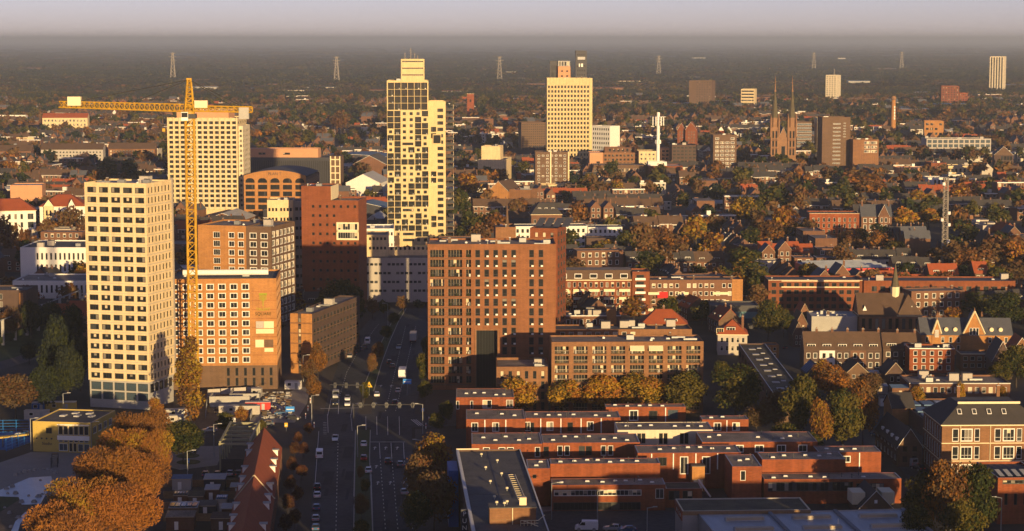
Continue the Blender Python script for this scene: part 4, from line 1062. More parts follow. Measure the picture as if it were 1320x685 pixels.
for nm, xl, xr, yb, yt, wl, lb in (('cream_shops', 1136, 1180, 219, 208, 'cream_panel', 'row of low cream shop fronts catching sun beyond the tan block'), ('salmon_shed', 1160, 1200, 229, 217, 'salmon_render', 'low salmon shed in front of the cream shop fronts'),
                                   ('brick_shed', 1200, 1220, 225, 210, 'rust_brick', 'red brick shed between the salmon and the cream sheds'), ('cream_shed', 1222, 1270, 226, 214, 'cream_panel', 'long cream shed with a pale roof below the grid fronted office'),
                                   ('pink_shed', 1290, 1318, 222, 213, 'salmon_render', 'pink low shed by the gabled warehouse')):
    t, w, h = simple(nm, lb, 'shed', xl, xr, 2, 22, yb=yb, yt=yt, wall=wl, roof='gravel_roof', clutter=4, seed=len(nm) + xl, wins=[('F', .05, .95, 8, 1, -.8, 1, .5, .5, 'd')])
t, w, h = simple('white_workshop', 'white workshop with two dark windows and a rail on its roof', 'workshop', 1196, 1219, 2, 16, yb=243, yt=229, wall='white_render', wins=[('F', .3, .95, 3, 1, -1, 1, .5, .7, 'd')])
t, w, h = simple('brick_school', 'red brick three storey school with tall window columns amid autumn trees', 'school', 1043, 1107, -2, 16, yb=315, yt=275, wall='red_brick', wins=[('F', .03, .97, 9, 2, -2, 4, .42, .7, 'w')], trim='frame_tan')
LAND.append(('the three storey brick school', 1075, 292))
A, r, w, h = place(1110, 1149, -2, yb=308, yt=279)
t = root_of('gabled_villa', 'villa with a dark roof, white bay windows and a tall front gable', 'house', A, r, w, 16)
vol(t, 0, 0, w, 14, 0, h, 'house_brick', wins=[('F', .03, .97, 5, 1, h - .5, 3, .6, .7, 'wT')], para=0); gable_roof(t, 0, 0, w, 14, h, h + 6, 'slate', 'x', gm='house_brick')
vol(t, w * .55, -2, w * .35, 10, 0, h + .5, 'house_brick', wins=[('F', .1, .9, 2, 1, h, 3, .6, .7, 'wT')], para=0, name='bay_wall'); gable_roof(t, w * .55, -2, w * .35, 10, h + .5, h + 6.5, 'dark_tile', 'y', gm='house_brick', name='bay_roof')
chimney(t, 1, 6, h + 3, h + 8); chimney(t, w - 1, 6, h + 3, h + 8)
# blue-roofed hall with red posts
A, r, w, h = place(1048, 1152, 8, yb=371, yt=347)
t = root_of('blue_roofed_hall', 'low hall with a wide blue grey roof and red panelled front', 'hall', A, r, w, 30)
vol(t, 0, 0, w, 30, 0, h, 'red_paint', 'blue_roof', wins=[('F', .45, .98, 7, .5, h - 1, 1, .85, .9, 'w')], para=.1, cope='light_roof')
b = MB()
for i in range(4): b.quad((2, 3 + i * 7, h + .02 + i * .01), (w - 2, 3 + i * 7, h + .02 + i * .01), (w - 2, 5.5 + i * 7, h + .9), (2, 5.5 + i * 7, h + .9), 'metal_roof')
b.build('roof_strip', t)
# long brick schools
t, w, h = simple('long_brick_block', 'long red brick block with pale upper floor behind the small flat roofed houses', 'school', 990, 1111, -1, 16, yb=401, yt=361, wall='rust_brick', wins=[('F', .02, .98, 12, .5, -.6, 4, .62, .6, 'dD')], roof='slate', clutter=3, seed=41, trim='frame_tan')
b = MB(); zb = h - 3.2; b.box(w * .14, -.12, zb + .05, w * .97, -.005, zb + .5, 'cream_paint'); b.box(w * .14, -.12, h - .6, w * .97, -.005, h - .3, 'cream_paint'); b.build('cream_band', t)
t, w, h = simple('long_red_school', 'longest red brick school block with square windows behind the chapel spire', 'school', 1113, 1308, -1, 16, yb=401, yt=362, wall='rust_brick', wins=[('F', .04, .95, 16, .5, -1.6, 3, .6, .62, 'dD')], roof='slate', clutter=5, seed=42)
LAND.append(('the longest red school', 1210, 375))
# chapel
A, r, w, h = place(1107, 1188, -1, yb=429, yt=407)
t = root_of('brick_chapel', 'brick chapel with a hipped brown roof and a small pointed belfry', 'chapel', A, r, w, 16)
LAND.append(('the brick chapel', 1148, 398))
vol(t, 0, 0, w, 16, 0, h, 'tan_brick', wins=[('F', .02, .98, 9, .8, h - .6, 1, .5, .8, 'd'), ('R', .1, .9, 3, .8, h - .6, 1, .5, .8, 'd')], para=0, trim='cream_paint')
gable_roof(t, 0, 0, w - 6, 16, h, h + 7.5, 'brown_tile', 'x', gm='tan_brick'); hip_roof(t, w - 9, 0, 9, 16, h + .05, h + 7.4, 'brown_tile', 4.4, name='end_roof')
b = MB(); cx = w * .62; b.cone((cx, 8), 1.7, 1.7, h + 6, h + 10, 'cream_paint', 8); b.cone((cx, 8), 1.6, .05, h + 10, h + 19, 'copper', 8); b.build('belfry', t)
for x in (.1, .85, .93):
    b = MB(); b.tri((-.9, 0, 0), (.9, 0, 0), (0, 0, 2.2), 'white_paint'); b.tri((-.9, 0, 0), (0, 0, 2.2), (0, 2.4, 2.2), 'slate'); b.tri((.9, 0, 0), (0, 0, 2.2), (0, 2.4, 2.2), 'slate'); b.build('dormer', t, (w * x, 1.6, h + 1.4))
# gabled red school
A, r, w, h = place(1187, 1304, -3, yb=457, yt=431)
t = root_of('gabled_school', 'orange lit brick school with a large stepped centre gable and oval roof windows', 'school', A, r, w, 13)
LAND.append(('the gabled brick school', 1250, 435))
vol(t, 0, 0, w, 12, 0, h, 'orange_brick', wins=[('F', .02, .98, 11, .8, h - .5, 2, .42, .72, 'wT')], para=0, trim='cream_paint')
gable_roof(t, 0, 0, w, 12, h, h + 5, 'slate', 'x', gm='orange_brick')
for x0, ww, zz in ((w * .12, w * .10, 5), (w * .46, w * .24, 8.2)):
    b = MB(); b.poly([(x0, -.25, 0), (x0 + ww, -.25, 0), (x0 + ww, -.25, h + .3), (x0 + ww / 2, -.25, h + zz), (x0, -.25, h + .3)], 'orange_brick'); b.quad((x0, -.25, 0), (x0, 0, 0), (x0, 0, h), (x0, -.25, h), 'orange_brick'); b.quad((x0 + ww, -.25, 0), (x0 + ww, 0, 0), (x0 + ww, 0, h), (x0 + ww, -.25, h), 'orange_brick')
    for s in (0, 1):
        xa = x0 if s == 0 else x0 + ww
        b.quad((xa, -.25, h + .3), (x0 + ww / 2, -.25, h + zz), (x0 + ww / 2, 6, h + zz), (xa, 6, h + .3), 'slate'); b.bar((xa, -.35, h + .3), (x0 + ww / 2, -.35, h + zz + .1), .2, 'cream_paint')
    b.cone((x0 + ww / 2, -.2), .3, .05, h + zz, h + zz + 1.4, 'stone', 6)
    b.build('front_gable', t)
    for i in (-1, 0, 1): ob('window', win_mesh(ww * .13, 2.6, 'wT', 1), t, (x0 + ww / 2 + i * ww * .15, -.36, h - .2 if ww > 5 else h - 1))
for x in (.28, .38, .78, .88):
    b = MB(); b.cone((0, 0), .75, .75, 0, .3, 'cream_paint', 10); o = b.build('oval_window', t, (w * x, 1.2, h + 1.6)); o.rotation_euler = (pi / 2, 0, 0)

# row houses in front of the chapel
def row(name, label, xl, xr, rot, yb, ye, D, n, wall, roofm, rise, group, lbls, dm='white_paint'):
    A, r, w, h = place(xl, xr, rot, yb=yb, yt=ye)
    u = Vector((cos(r), sin(r), 0)); occupy(A, r, w, D, 2); hw = w / n
    for i in range(n):
        t = thing(name, lbls[i] if i < len(lbls) else label, 'house', A + u * hw * i, r, group)
        wl = wall if isinstance(wall, str) else wall[i % len(wall)]
        vol(t, 0.01, 0, hw - .02, D, 0, h, wl, wins=[('F', .08, .95, 2, .4, h - .2, 2, .6, .62, 'wT')], para=0)
        gable_roof(t, 0.01, 0, hw - .02, D, h, h + rise, roofm, 'x', over=.02, gm=wl)
        dormer(t, hw * .5, D * .10, h + .5, min(3.2, hw * .55), 1.5, dm)
        chimney(t, hw * .93, D * .5, h + rise - .8, h + rise + 1.0)
ordw = ['first', 'second', 'third', 'fourth', 'fifth', 'sixth', 'seventh', 'eighth', 'ninth', 'tenth', 'eleventh', 'twelfth', 'thirteenth', 'fourteenth', 'fifteenth', 'sixteenth', 'seventeenth', 'eighteenth', 'nineteenth', 'twentieth']
row('row_house', '', 1036, 1136, -1, 478, 452, 11, 5, ['dark_brick', 'white_render', 'dark_brick', 'house_brick', 'dark_brick'], 'brown_tile', 5.5, 'brown roofed row below the chapel', ['%s house from the street end of the brown roofed row below the chapel' % ordw[i] for i in range(5)])
row('row_house', '', 1138, 1183, -1, 474, 451, 10, 2, 'dark_brick', 'brown_tile', 5, 'short brown row below the chapel', ['dark house with a bare wall at the gap in the brown roofed row', 'dark house at the school end of the brown roofed row'])
t, w, h = simple('flat_brick_house', 'flat topped brick house with white window bays in front of the gabled school', 'house', 1172, 1230, -2, 10, yb=481, yt=449, wall='red_brick', wins=[('F', .04, .96, 5, .6, -.5, 3, .5, .7, 'wT')], trim='white_paint', clutter=3, seed=44)
t, w, h = simple('tan_flat_house', 'tan flat roofed house half in sun before the gabled school', 'house', 1238, 1278, -2, 9, yb=478, yt=456, wall='tan_brick', wins=[('F', .04, .96, 4, .6, -.5, 2, .6, .6, 'w')], trim='cream_paint')
for x0, x1, yb, ye, rise, lb, tl, wl in ((1279, 1304, 489, 464, 6, 'white edged dark gable house in front of the gabled school', 'dark_tile', 'dark_brick'), (1303, 1330, 478, 455, 5, 'red tiled gable house beside the gabled school', 'red_tile', 'tan_brick')):
    t, w, h = simple('gable_house', lb, 'house', x0, x1, -2, 12, yb=yb, yt=ye, wall=wl, para=0, wins=[('F', .15, .85, 2, .8, -.4, 2, .5, .6, 'w')]); gable_roof(t, 0, 0, w, 12, h, h + rise, tl, 'y', gm=wl)
# long narrow block along the lane
A = G(952, 443, 8); A2 = G(1000, 512, 8); d = (A - A2); L = d.length; rr_ = math.atan2(d.y, d.x) - pi / 2
t = root_of('garage_row', 'long narrow brown block with pale patches along its flat roof', 'garage row', (A2.x, A2.y, 0), rr_, 9, L)
vol(t, 0, 0, 9, L, 0, 8, 'brown_brick', 'moss_roof', wins=[('L', .02, .98, 12, 3, 7.4, 1, .5, .5, 'd')], para=.3, cope='grey_metal')
b = MB()
for i in range(9): b.box(2.2, 4 + i * L / 9.5, 7.72, 4.4, 6.5 + i * L / 9.5, 7.85, 'light_roof', 'b'); b.box(5.2, 7 + i * L / 9.5, 7.72, 6.6, 8.5 + i * L / 9.5, 7.9, 'light_roof', 'b')
tag(b.build('roof_patch', t), kind='stuff')
# green glazed shed, red roofed houses, bracket
t, w, h = simple('green_shed', 'dark flat building with one long pale green glazed band', 'workshop', 916, 978, 0, 14, yb=424, yt=394, wall='dark_clad', wins=[('F', .05, .97, 1, 1.6, -2.0, 1, 1, .9, 'dg')])
b = MB(); b.quad((w * .05, -.02, h - 5), (w * .97, -.02, h - 5), (w * .97, -.02, h - 2.4), (w * .05, -.02, h - 2.4), 'glass_teal'); b.build('glazed_band', t)
t, w, h = simple('red_roof_hall', 'orange tiled long house between the balcony flats and the loggia block', 'house', 826, 886, -2, 12, yb=450, yt=419, wall='brown_brick', para=0, wins=[('F', .05, .95, 6, 3, -.6, 2, .5, .6, 'w')])
hip_roof(t, 0, 0, w, 12, h, h + 5, 'red_tile', 5.5); dormer(t, w * .65, 1, h + .6, 4.5, 1.4); chimney(t, w * .5, 6, h + 3, h + 6)
t, w, h = simple('red_roof_house', 'white house under a red hipped roof with a white dormer by the narrow garage row', 'house', 925, 963, -4, 12, yb=458, yt=431, wall='house_render', para=0, wins=[('F', .05, .95, 5, 1, -.6, 2, .5, .6, 'w')])
hip_roof(t, 0, 0, w, 12, h, h + 4.6, 'red_tile', 5.2); dormer(t, w * .45, 1.2, h + 1, 3, 1.3); dormer(t, w * .08, .5, h + .2, 2.6, 1.8, 'cream_paint'); chimney(t, w * .85, 3, h + 1, h + 6)
# roofs in front of the balcony flats
t, w, h = simple('brick_annex', 'low brick annex with a white fascia and a tall stair head before the balcony flats', 'workshop', 718, 800, 1, 14, yb=428, yt=407, wall='house_brick', wins=[('F', .02, .75, 7, 1, -.6, 1, .6, .6, 'wT')], trim='white_paint', clutter=10, seed=46)
vol(t, w * .78, -1, 3.6, 6, 0, h + 2.6, 'orange_brick', name='stair_wall')
# ------------------------------------------------------------------ the red brick terrace estate with stepped flat roofs
b = MB(); b.box(-.55, -.4, 0, .55, .4, .14, 'grey_metal', 'b'); b.box(-.45, -.3, .14, .45, .3, .32, 'white_paint', 'b'); DOME = b.mesh('skylight')
b = MB(); b.cone((0, 0), .09, .09, 0, .8, 'dark_metal', 6); b.cone((0, 0), .17, .12, .8, .98, 'dark_metal', 6); VENT = b.mesh('vent_pipe')
b = MB(); b.box(-.13, -.16, 0, .13, 0, 1, 'white_paint'); PIPE = b.mesh('downpipe')
def terrace(label, xl, xr, yt, yback, h, wins=(), pipes=(), rot=1.5, wall='red_brick', roof='gravel_roof', seed=0, cope='grey_metal', domes=True):
    A, r, w, h = place(xl, xr, rot, yt=yt, h=h)
    Bk = G((xl + xr) / 2, yback, h); D = max(5.0, Bk.y - A.y)
    t = root_of('terrace_house', label, 'house', A, r, w, D, 'stepped brick terrace houses', m=1)
    k = w / (xr - xl)
    ws = []
    for x0, x1, y0, y1, st in wins:
        pz = (A.y * 1.0) / FPX
        za, zb_ = zat(A.y, y1), zat(A.y, y0)
        ws.append(('F', (x0 - xl) * k / w, (x1 - xl) * k / w, max(1, 1), max(.1, za), zb_, 1, 1, 1, st))
    vol(t, 0, 0, w, D, 0, h, wall, roof, wins=ws, para=.10, cope=cope)
    rnd = random.Random(seed + int(xl))
    for x in pipes: o = ob('downpipe', PIPE, t, ((x - xl) * k, -.003, max(0, h - 4.2))); o.scale = (1, 1, min(4.0, h))
    if domes:
        n = max(2, int(w / 3.2))
        for i in range(n):
            if rnd.random() < .85: ob('skylight', DOME, t, (1.2 + (w - 2.4) * (i + .5) / n + rnd.uniform(-.4, .4), D * rnd.uniform(.25, .7), h - .10))
            if rnd.random() < .5: ob('vent_pipe', VENT, t, (1 + (w - 2) * rnd.random(), D * rnd.uniform(.2, .8), h - .10))
    return t, w, D
def ww(xs, y0, y1, dx=8, st='wT'): return [(x - dx / 2, x + dx / 2, y0, y1, st) for x in xs]
terrace('stepped terrace house at the far street corner with a bright curtained window', 588, 663, 512.5, 501, 9, ww((628, ), 516, 527, 12, 'wc') + ww((657,), 516, 526, 9, 'wc') + ww((590, 608), 517, 528, 4))
terrace('stepped terrace house with white downpipes one step behind the street corner end', 601, 677, 540.5, 528, 9, ww((612, 639), 545, 557, 9), (625, 652))
terrace('wide stepped terrace block with alternating white windows under the golden trees', 677.5, 800, 539, 530.5, 9, ww((675.5 + 4, 709, 761), 544, 556, 9) + ww((685, 735), 545, 557, 7, 'd'), (697, 723, 749, 775))
terrace('stepped terrace house with a single window column nearest the dark roofed block', 608, 699, 572.7, 558, 9, ww((627, 647, 658), 577, 587, 9) + ww((693,), 577, 590, 7))
terrace('long stepped terrace block with paired dark windows along its whole front', 699.5, 825, 571, 559.5, 9, ww((704,), 576, 589, 7, 'd') + ww((722, 731, 778, 787), 575, 588, 7) + ww((750, 759), 575.5, 588, 8, 'd'), seed=2)
terrace('rear stepped terrace block with a blue panel right under the last golden tree', 781, 884, 525, 521, 9, ww((817,), 529, 543, 12) + ww((842,), 530, 542, 11, 'd') + [(861, 874, 529, 541, 'dg')], (858,))
terrace('stepped terrace block with a cream upper wall in the middle of the estate', 796, 919, 554.5, 544.5, 9, ww((852, 858, 879, 885), 559, 573, 5, 'dD') + ww((824, 829.5), 559, 572, 5, 'd'), wall='pale_panel')
terrace('small stepped terrace house with orange end wall beside the dark trees', 905, 965, 541, 536, 9, ww((925, 949), 545, 556, 10), (937,))
terrace('stepped terrace block with tall white balcony doors above the walled court', 822, 955, 584, 574, 9, ww((854,), 590, 601, 11, 'd') + ww((882, 910.5), 589, 612, 11, 'wT'), (840, 868, 897, 925))
terrace('stepped terrace block with three white square windows behind the long orange wall', 905, 1054, 570, 557, 9, ww((953, 979, 1007.5, 1035), 574, 584, 12), ())
terrace('stepped terrace end house with bare brick and a slim white window at the court', 944, 982, 601.5, 586, 9, ww((958,), 607, 620, 7))
terrace('far flat stepped terrace roof at the lane end of the estate', 1055, 1136, 583, 575, 8, ww((1091,), 588, 597, 12), (1108,))
terrace('long orange walled stepped terrace with a lower glazed front toward the lane', 982.5, 1090, 592.5, 583, 9, (), ())
terrace('low stepped terrace front with a dark window band near the hanging white dormers', 985, 1162, 618, 610, 6, [(990, 1100, 622, 634, 'd'), (1104, 1140, 624, 635, 'd')])
terrace('stepped terrace with the longest blank orange wall facing the car park', 709.5, 851, 598, 591, 9, ())
terrace('low stepped terrace front with two glazed bands at the car park kerb', 711.5, 858, 625.5, 617, 6.2, [(714, 827, 632, 640, 'wc'), (713, 826, 648, 662, 'dD'), (845, 856, 631, 644, 'w')], seed=3)
terrace('stepped terrace corner house with one small window beside the dark roofed block', 680, 709, 604, 592, 9, ww((689,), 612, 617, 5, 'd'))
terrace('low link of the stepped terraces over two dark garage doors', 858.5, 905, 630, 622, 4.6, [(862, 876, 633, 645, 'd'), (880, 893, 633, 645, 'd')], roof='moss_roof', domes=False)

# ------------------------------------------------------------------ dark-roofed block with the vertical letters
A = G(612, 690, 15.0); Bk = G(590, 580, 15.0); d = Bk - A; D = d.length; r = math.atan2(d.y, d.x) - pi / 2
A.z = 0
t = root_of('lettered_block', 'dark flat roofed block by the road with white vertical letters and roof vents', 'office block', A - Vector((cos(r + pi / 2), sin(r + pi / 2), 0)) * 20, r, 15, D + 20, m=2)
LAND.append(('the dark roofed lettered block', 650, 630))
LB = D + 20
vol(t, 0, 0, 14.6, LB, 0, 15, 'brown_brick', 'bitumen', wins=[('L', .05, .9, 16, 2, 13, 4, .5, .75, 'dD')], para=.35, cope='white_render')
b = MB(); b.box(-.35, 0, 14.2, -.003, LB, 15.1, 'white_render'); b.box(-.35, LB, 14.2, 5, LB + .3, 15.25, 'cream_paint'); b.build('white_coping', t)
b = MB(); b.box(-2.6, LB - 14, 0, -.4, LB - 3, 13.0, 'blue_paint'); b.build('blue_panel', t)
b = MB(); b.box(-1.75, 42.0, 4.0, -.36, 42.6, 15.0, 'dark_metal'); s = b.build('letter_board', t)
for i, ch in enumerate('PUNB'): text(s, ch, 1.35, 'white_paint', (-1.05, 41.97, 13.7 - i * 1.45), ext=.05)
b = MB(); b.box(6.8, 6, 14.66, 7.0, LB - 1, 14.72, 'dark_metal', 'b'); b.box(.5, LB * .55, 14.662, 14, LB * .55 + .15, 14.70, 'dark_metal', 'b'); b.build('roof_seam', t)
b = MB(); b.cone((0, 0), .12, .12, 0, .5, 'grey_metal', 8); b.cone((0, 0), .33, .28, .5, .85, 'cream_paint', 8); LV = b.mesh('roof_vent')
def onroof(x, y, z=14.65):
    p = G(x, y, z); q = p - t.location; c, s_ = cos(-r), sin(-r)
    return (q.x * c - q.y * s_, q.x * s_ + q.y * c, z)
for x, y in ((620.5, 589), (641, 597), (626, 606), (646.5, 614), (632, 624), (653.5, 633), (637.5, 644), (650, 650)): ob('roof_vent', LV, t, onroof(x, y))
p0 = onroof(673, 676); b = MB(); b.box(0, 0, 0, 9.2, 4.2, 3.3, 'tan_brick', 'b'); b.box(-.15, -.15, 3.3, 9.35, 4.35, 3.45, 'bitumen'); b.box(.2, -.1, .9, 4.8, -.02, 1.0, 'wood'); b.box(4.45, -.16, 0, 4.6, -.02, 3.3, 'cream_paint')
b.build('plant_room', t, (onroof(632, 680)[0], p0[1], 14.65))
p1 = onroof(632, 680)
for dx, dy in ((1.5, 2), (3.0, 1.2), (3.6, 2.6)): ob('roof_vent', LV, t, (p1[0] + dx, p0[1] + dy, 18.1))
b = MB(); b.box(6.0, 1.6, 3.45, 7.4, 2.8, 5.0, 'cream_paint'); b.build('chimney', t, (p1[0], p0[1], 14.65))
q0, q1 = onroof(655, 614), onroof(668, 646)
b = MB(); n = 12
for i in range(n + 1):
    f = i / n; x = q0[0] + (q1[0] - q0[0]) * f; y = q0[1] + (q1[1] - q0[1]) * f
    b.box(x, y, 14.9, x + 1.5, y + .12, 15.0, 'cream_paint')
b.bar((q0[0], q0[1], 15.02), (q1[0], q1[1], 15.02), .07, 'cream_paint'); b.bar((q0[0] + 1.5, q0[1], 15.02), (q1[0] + 1.5, q1[1], 15.02), .07, 'cream_paint'); b.build('roof_ladder', t)
b = MB()
for i in range(5):
    for z in (.0, .5, 1.0): b.bar((i * .7, 0, 0), (i * .7, 0, 1.1), .05, 'cream_paint')
b.bar((0, 0, 1.1), (3.5, 0, 1.1), .05, 'cream_paint'); b.bar((0, 0, .55), (3.5, 0, .55), .05, 'cream_paint'); b.bar((3.5, 0, 1.1), (4.8, 0, 2.2), .06, 'cream_paint'); b.bar((0.5, -.5, 1.2), (3.4, -1.2, .2), .06, 'cream_paint')
b.build('roof_rail', t, (p1[0] + 6, p0[1] - 1.6, 14.65))

# ------------------------------------------------------------------ grey roofed hall at the bottom edge
A = G(912, 712, 7.0); Bk = G(900, 662, 7.0); wv = G(1165, 656, 7.0) - Bk; W_ = wv.length; r = math.atan2(wv.y, wv.x)
Bk.z = 0; D = 46
o = Bk - Vector((-sin(r), cos(r), 0)) * D
t = root_of('grey_roofed_hall', 'large hall with a blue grey metal roof and raised skylight strips', 'hall', o, r, W_, D, m=1)
LAND.append(('the grey roofed hall', 1040, 670))
vol(t, 0, 0, W_, D, 0, 7, 'grey_panel', 'metal_roof', para=.2, cope='grey_metal')
b = MB()
for x in (W_ * .34, W_ * .66, W_ * .99): b.box(x - .35, .5, 6.8, x + .35, D - .4, 7.35, 'grey_roof', 'b')
b.build('roof_beam', t)
b = MB()
for x in (.10, .42, .74):
    for y in (D - 7.5, D - 17, D - 27): b.box(W_ * x, y, 6.8, W_ * x + 8.5, y + 1.6, 7.5, 'light_roof', 'b'); b.box(W_ * x + .2, y - .02, 7.0, W_ * x + 8.3, y + 1.4, 7.62, 'frame_tan', 'b')
tag(b.build('skylight_strip', t), kind='stuff')
b = MB(); b.cone((W_ * .6, D - 14), .12, .12, 6.8, 8.4, 'white_paint', 6); b.build('vent_pipe', t)
A, r, w, h = place(880, 1045, 3.0, yt=659, h=7.6); Bk = G(870, 643, 7.6); D = Bk.y - A.y
t = root_of('moss_roofed_hall', 'low hall with a mossy dark roof and a red sign band on its end wall', 'hall', A, r, w, D, m=1)
vol(t, 0, 0, w, D, 0, 7.6, 'grey_panel', 'moss_roof', para=.25, cope='cream_paint')
b = MB(); b.box(-.25, 0, 5.4, -.003, D, 7.5, 'red_brick'); b.build('sign_band', t)
b = MB(); b.box(0, -.25, 6.7, w, -.003, 7.55, 'wood'); b.build('copper_fascia', t)
for i in range(4): o = text(t, 'MSTA'[i], 1.2, 'white_paint', (-.27, D * (.15 + .16 * i), 5.9), rz=-pi / 2)
b = MB(); b.box(0, 0, 0, 3.1, 3.2, 6.2, 'orange_brick', 'b'); b.box(-.1, -.1, 6.2, 3.2, 3.3, 6.4, 'bitumen'); b.box(.4, -.05, .2, 2.6, -.01, 3.0, 'cream_paint', ''); t2 = thing('stair_turret', 'small orange brick stair turret with a slanting white rail in the court', 'turret', G(892, 634), R(2)); o = b.build('wall', t2)
b = MB(); b.bar((1.6, -.2, 3), (3.6, -7, .3), .18, 'white_paint'); b.build('rail', t2)

# small things in the yards and lanes on the right
t, w, h = simple('pale_annex', 'pale flat annex with roof units between the lane and the chapel', 'workshop', 1046, 1105, -1, 16, yb=428, yt=408, wall='grey_concrete', roof='light_roof', clutter=9, seed=61)
t, w, h = simple('orange_lane_house', 'small orange lit box house at the head of the narrow garage row', 'house', 986, 1004, 2, 7, yb=462, yt=445, wall='orange_brick', wins=[('F', .1, .9, 2, .5, -.5, 2, .5, .6, 'w')])
for i, (x0, x1, yb, yt, rise, tl, wl, lb) in enumerate(((1022, 1036, 448, 430, 4, 'dark_tile', 'dark_brick', 'dark gable house at the lane corner of the brown roofed row'), (1026, 1040, 434, 417, 4, 'brown_tile', 'house_brick', 'brown gable house one up the lane from the dark gable house'), (1030, 1044, 421, 405, 4, 'red_tile', 'house_brick', 'red tiled gable house farthest up the lane'),
        (1040, 1064, 497, 482, 3, 'slate', 'dark_brick', 'slate roofed shed with glass panes below the brown roofed row'), (1092, 1118, 492, 480, 3, 'dark_tile', 'brown_brick', 'dark shed under the bare gap of the brown roofed row'), (1142, 1166, 497, 482, 3.5, 'dark_tile', 'dark_brick', 'dark gabled garden house below the school end of the row'))):
    t, w, h = simple('gable_house', lb, 'house', x0, x1, 3, 10, yb=yb, yt=yt, wall=wl, para=0, wins=[('F', .15, .85, 2, .6, -.4, 1 if i > 2 else 2, .5, .6, 'w')]); gable_roof(t, 0, 0, w, 10, h, h + rise, tl, 'y', gm=wl, em='frame_tan')
    if i == 3:
        for k in range(4): b = MB(); b.quad((-.15, .6 + k * 2.3, h + .25), (-.15, 2.5 + k * 2.3, h + .25), (w * .42, 2.5 + k * 2.3, h + rise * .87 + .25), (w * .42, .6 + k * 2.3, h + rise * .87 + .25), 'blue_roof'); b.build('glass_panel', t)
for i, (x, y, w, D, h, m, rf) in enumerate(((1075, 488, 5, 3, 2.6, 'white_render', 'light_roof'), (1122, 492, 6, 4, 2.6, 'wood', 'metal_roof'), (1128, 508, 4, 3, 2.4, 'grey_panel', 'light_roof'), (1150, 512, 7, 4, 2.8, 'house_brick', 'blue_roof'), (1160, 527, 5, 4, 2.6, 'brown_brick', 'moss_roof'), (1135, 524, 4, 3, 2.4, 'white_render', 'bitumen'), (1060, 478, 6, 3, 2.8, 'white_render', 'light_roof'), (1100, 476, 6, 3, 2.8, 'dark_clad', 'blue_roof'))):
    p = G(x, y); t = thing('garden_shed', ['white shed with a pale roof behind the russet trees', 'timber shed with a ribbed roof behind the russet trees', 'small grey panelled shed by the side street trees', 'brick shed with a blue roof by the orange chimney house', 'brown shed with a mossy roof above the corner house', 'small white shed with a black roof above the side street', 'white lean-to against the white fronted row house', 'dark lean-to with a blue roof against the row house'][i], 'shed', p, R(2), 'sheds in the lanes'); occupy(p, R(2), w, D, 0)
    b = MB(); b.box(0, 0, 0, w, D, h, m, 'bt'); b.build('wall', t); b = MB(); b.quad((-.15, -.15, h), (w + .15, -.15, h), (w + .15, D + .15, h + .5), (-.15, D + .15, h + .5), rf); b.build('roof', t); b = MB(); b.box(w * .3, -.05, .1, w * .3 + .9, -.01, 2.0, 'frame_tan'); b.build('door', t)
# gable with two white dormers by the hall
A = G(1108, 668); r = R(3)
t = root_of('dormer_gable', 'small dark gable house with two large cream dormer sides behind the grey roofed hall', 'house', A, r, 7.5, 12, m=1)
vol(t, 0, 0, 7.5, 12, 0, 2.4, 'brown_brick', para=0); gable_roof(t, 0, 0, 7.5, 12, 2.4, 6.3, 'dark_tile', 'y', gm='brown_brick')
for x0 in (-1.2, 5.7): b = MB(); b.box(x0, 2.5, 2.6, x0 + 3.0, 8, 5.4, 'cream_paint'); b.build('dormer', t)
b = MB(); b.box(3.4, -.06, 3.4, 4.1, -.01, 4.2, 'white_paint'); b.build('attic_window', t)

# ------------------------------------------------------------------ big brick school with hipped roof
A, r, w, h = place(1213, 1345, 1.5, yb=620, yt=548)
t = root_of('brick_school_house', 'large brick school with tall white window groups under a dark hipped roof', 'school', A, r, w, 21)
LAND.append(('the large hipped roof school', 1265, 560))
ws = []
for k in range(3):
    z0 = .9 + k * 4.5
    for i in range(3): ws += [('F', .10 + .42 * i * .98, .165 + .42 * i * .98, 1, z0, z0 + 3.3, 1, 1, 1, 'wTx'), ('F', .18 + .42 * i * .98, .30 + .42 * i * .98, 1, z0, z0 + 3.3, 1, 1, 1, 'wTx'), ('F', .315 + .42 * i * .98, .37 + .42 * i * .98, 1, z0, z0 + 3.3, 1, 1, 1, 'wTx')][: 3 if i < 2 else 1]
    ws += [('L', .04, .96, 7, z0 - .3, z0 + 3.5, 1, .52, .85, 'wTx')]
vol(t, 0, 0, w, 21, 0, h, 'tan_brick', wins=ws, para=0, trim='cream_paint')
hip_roof(t, 0, 0, w, 21, h + .05, h + 4.4, 'dark_tile', 5.5, flat='bitumen')
b = MB()
for z in (4.9, 9.4): b.box(-.08, -.08, z, w, -.003, z + .22, 'cream_paint'); b.box(-.08, -.003, z, -.003, 21, z + .22, 'cream_paint')
b.box(5, 5, h + 4.4, w - 5, 5.5, h + 4.95, 'cream_paint'); b.build('stone_band', t)
for i in range(4):
    b = MB(); b.quad((0, 0, 0), (1.1, 0, 0), (1.1, 1.3, 1.15), (0, 1.3, 1.15), 'white_paint'); b.quad((.15, .14, .17), (.95, .14, .17), (.95, 1.15, 1.06), (.15, 1.15, 1.06), 'glass_grey'); b.build('roof_window', t, (w * (.17 + .145 * i), 2.2, h + 2.28))
chimney(t, 7.5, 15, h + 4.2, h + 7.2, 'tan_brick'); chimney(t, 18, 16, h + 4.2, h + 7.2, 'tan_brick')
b = MB(); b.bar((4.6, -.12, 0), (4.6, -.12, h), .08, 'cream_paint'); b.bar((w * .47, -.12, 0), (w * .47, -.12, h), .08, 'cream_paint'); b.build('downpipe', t)
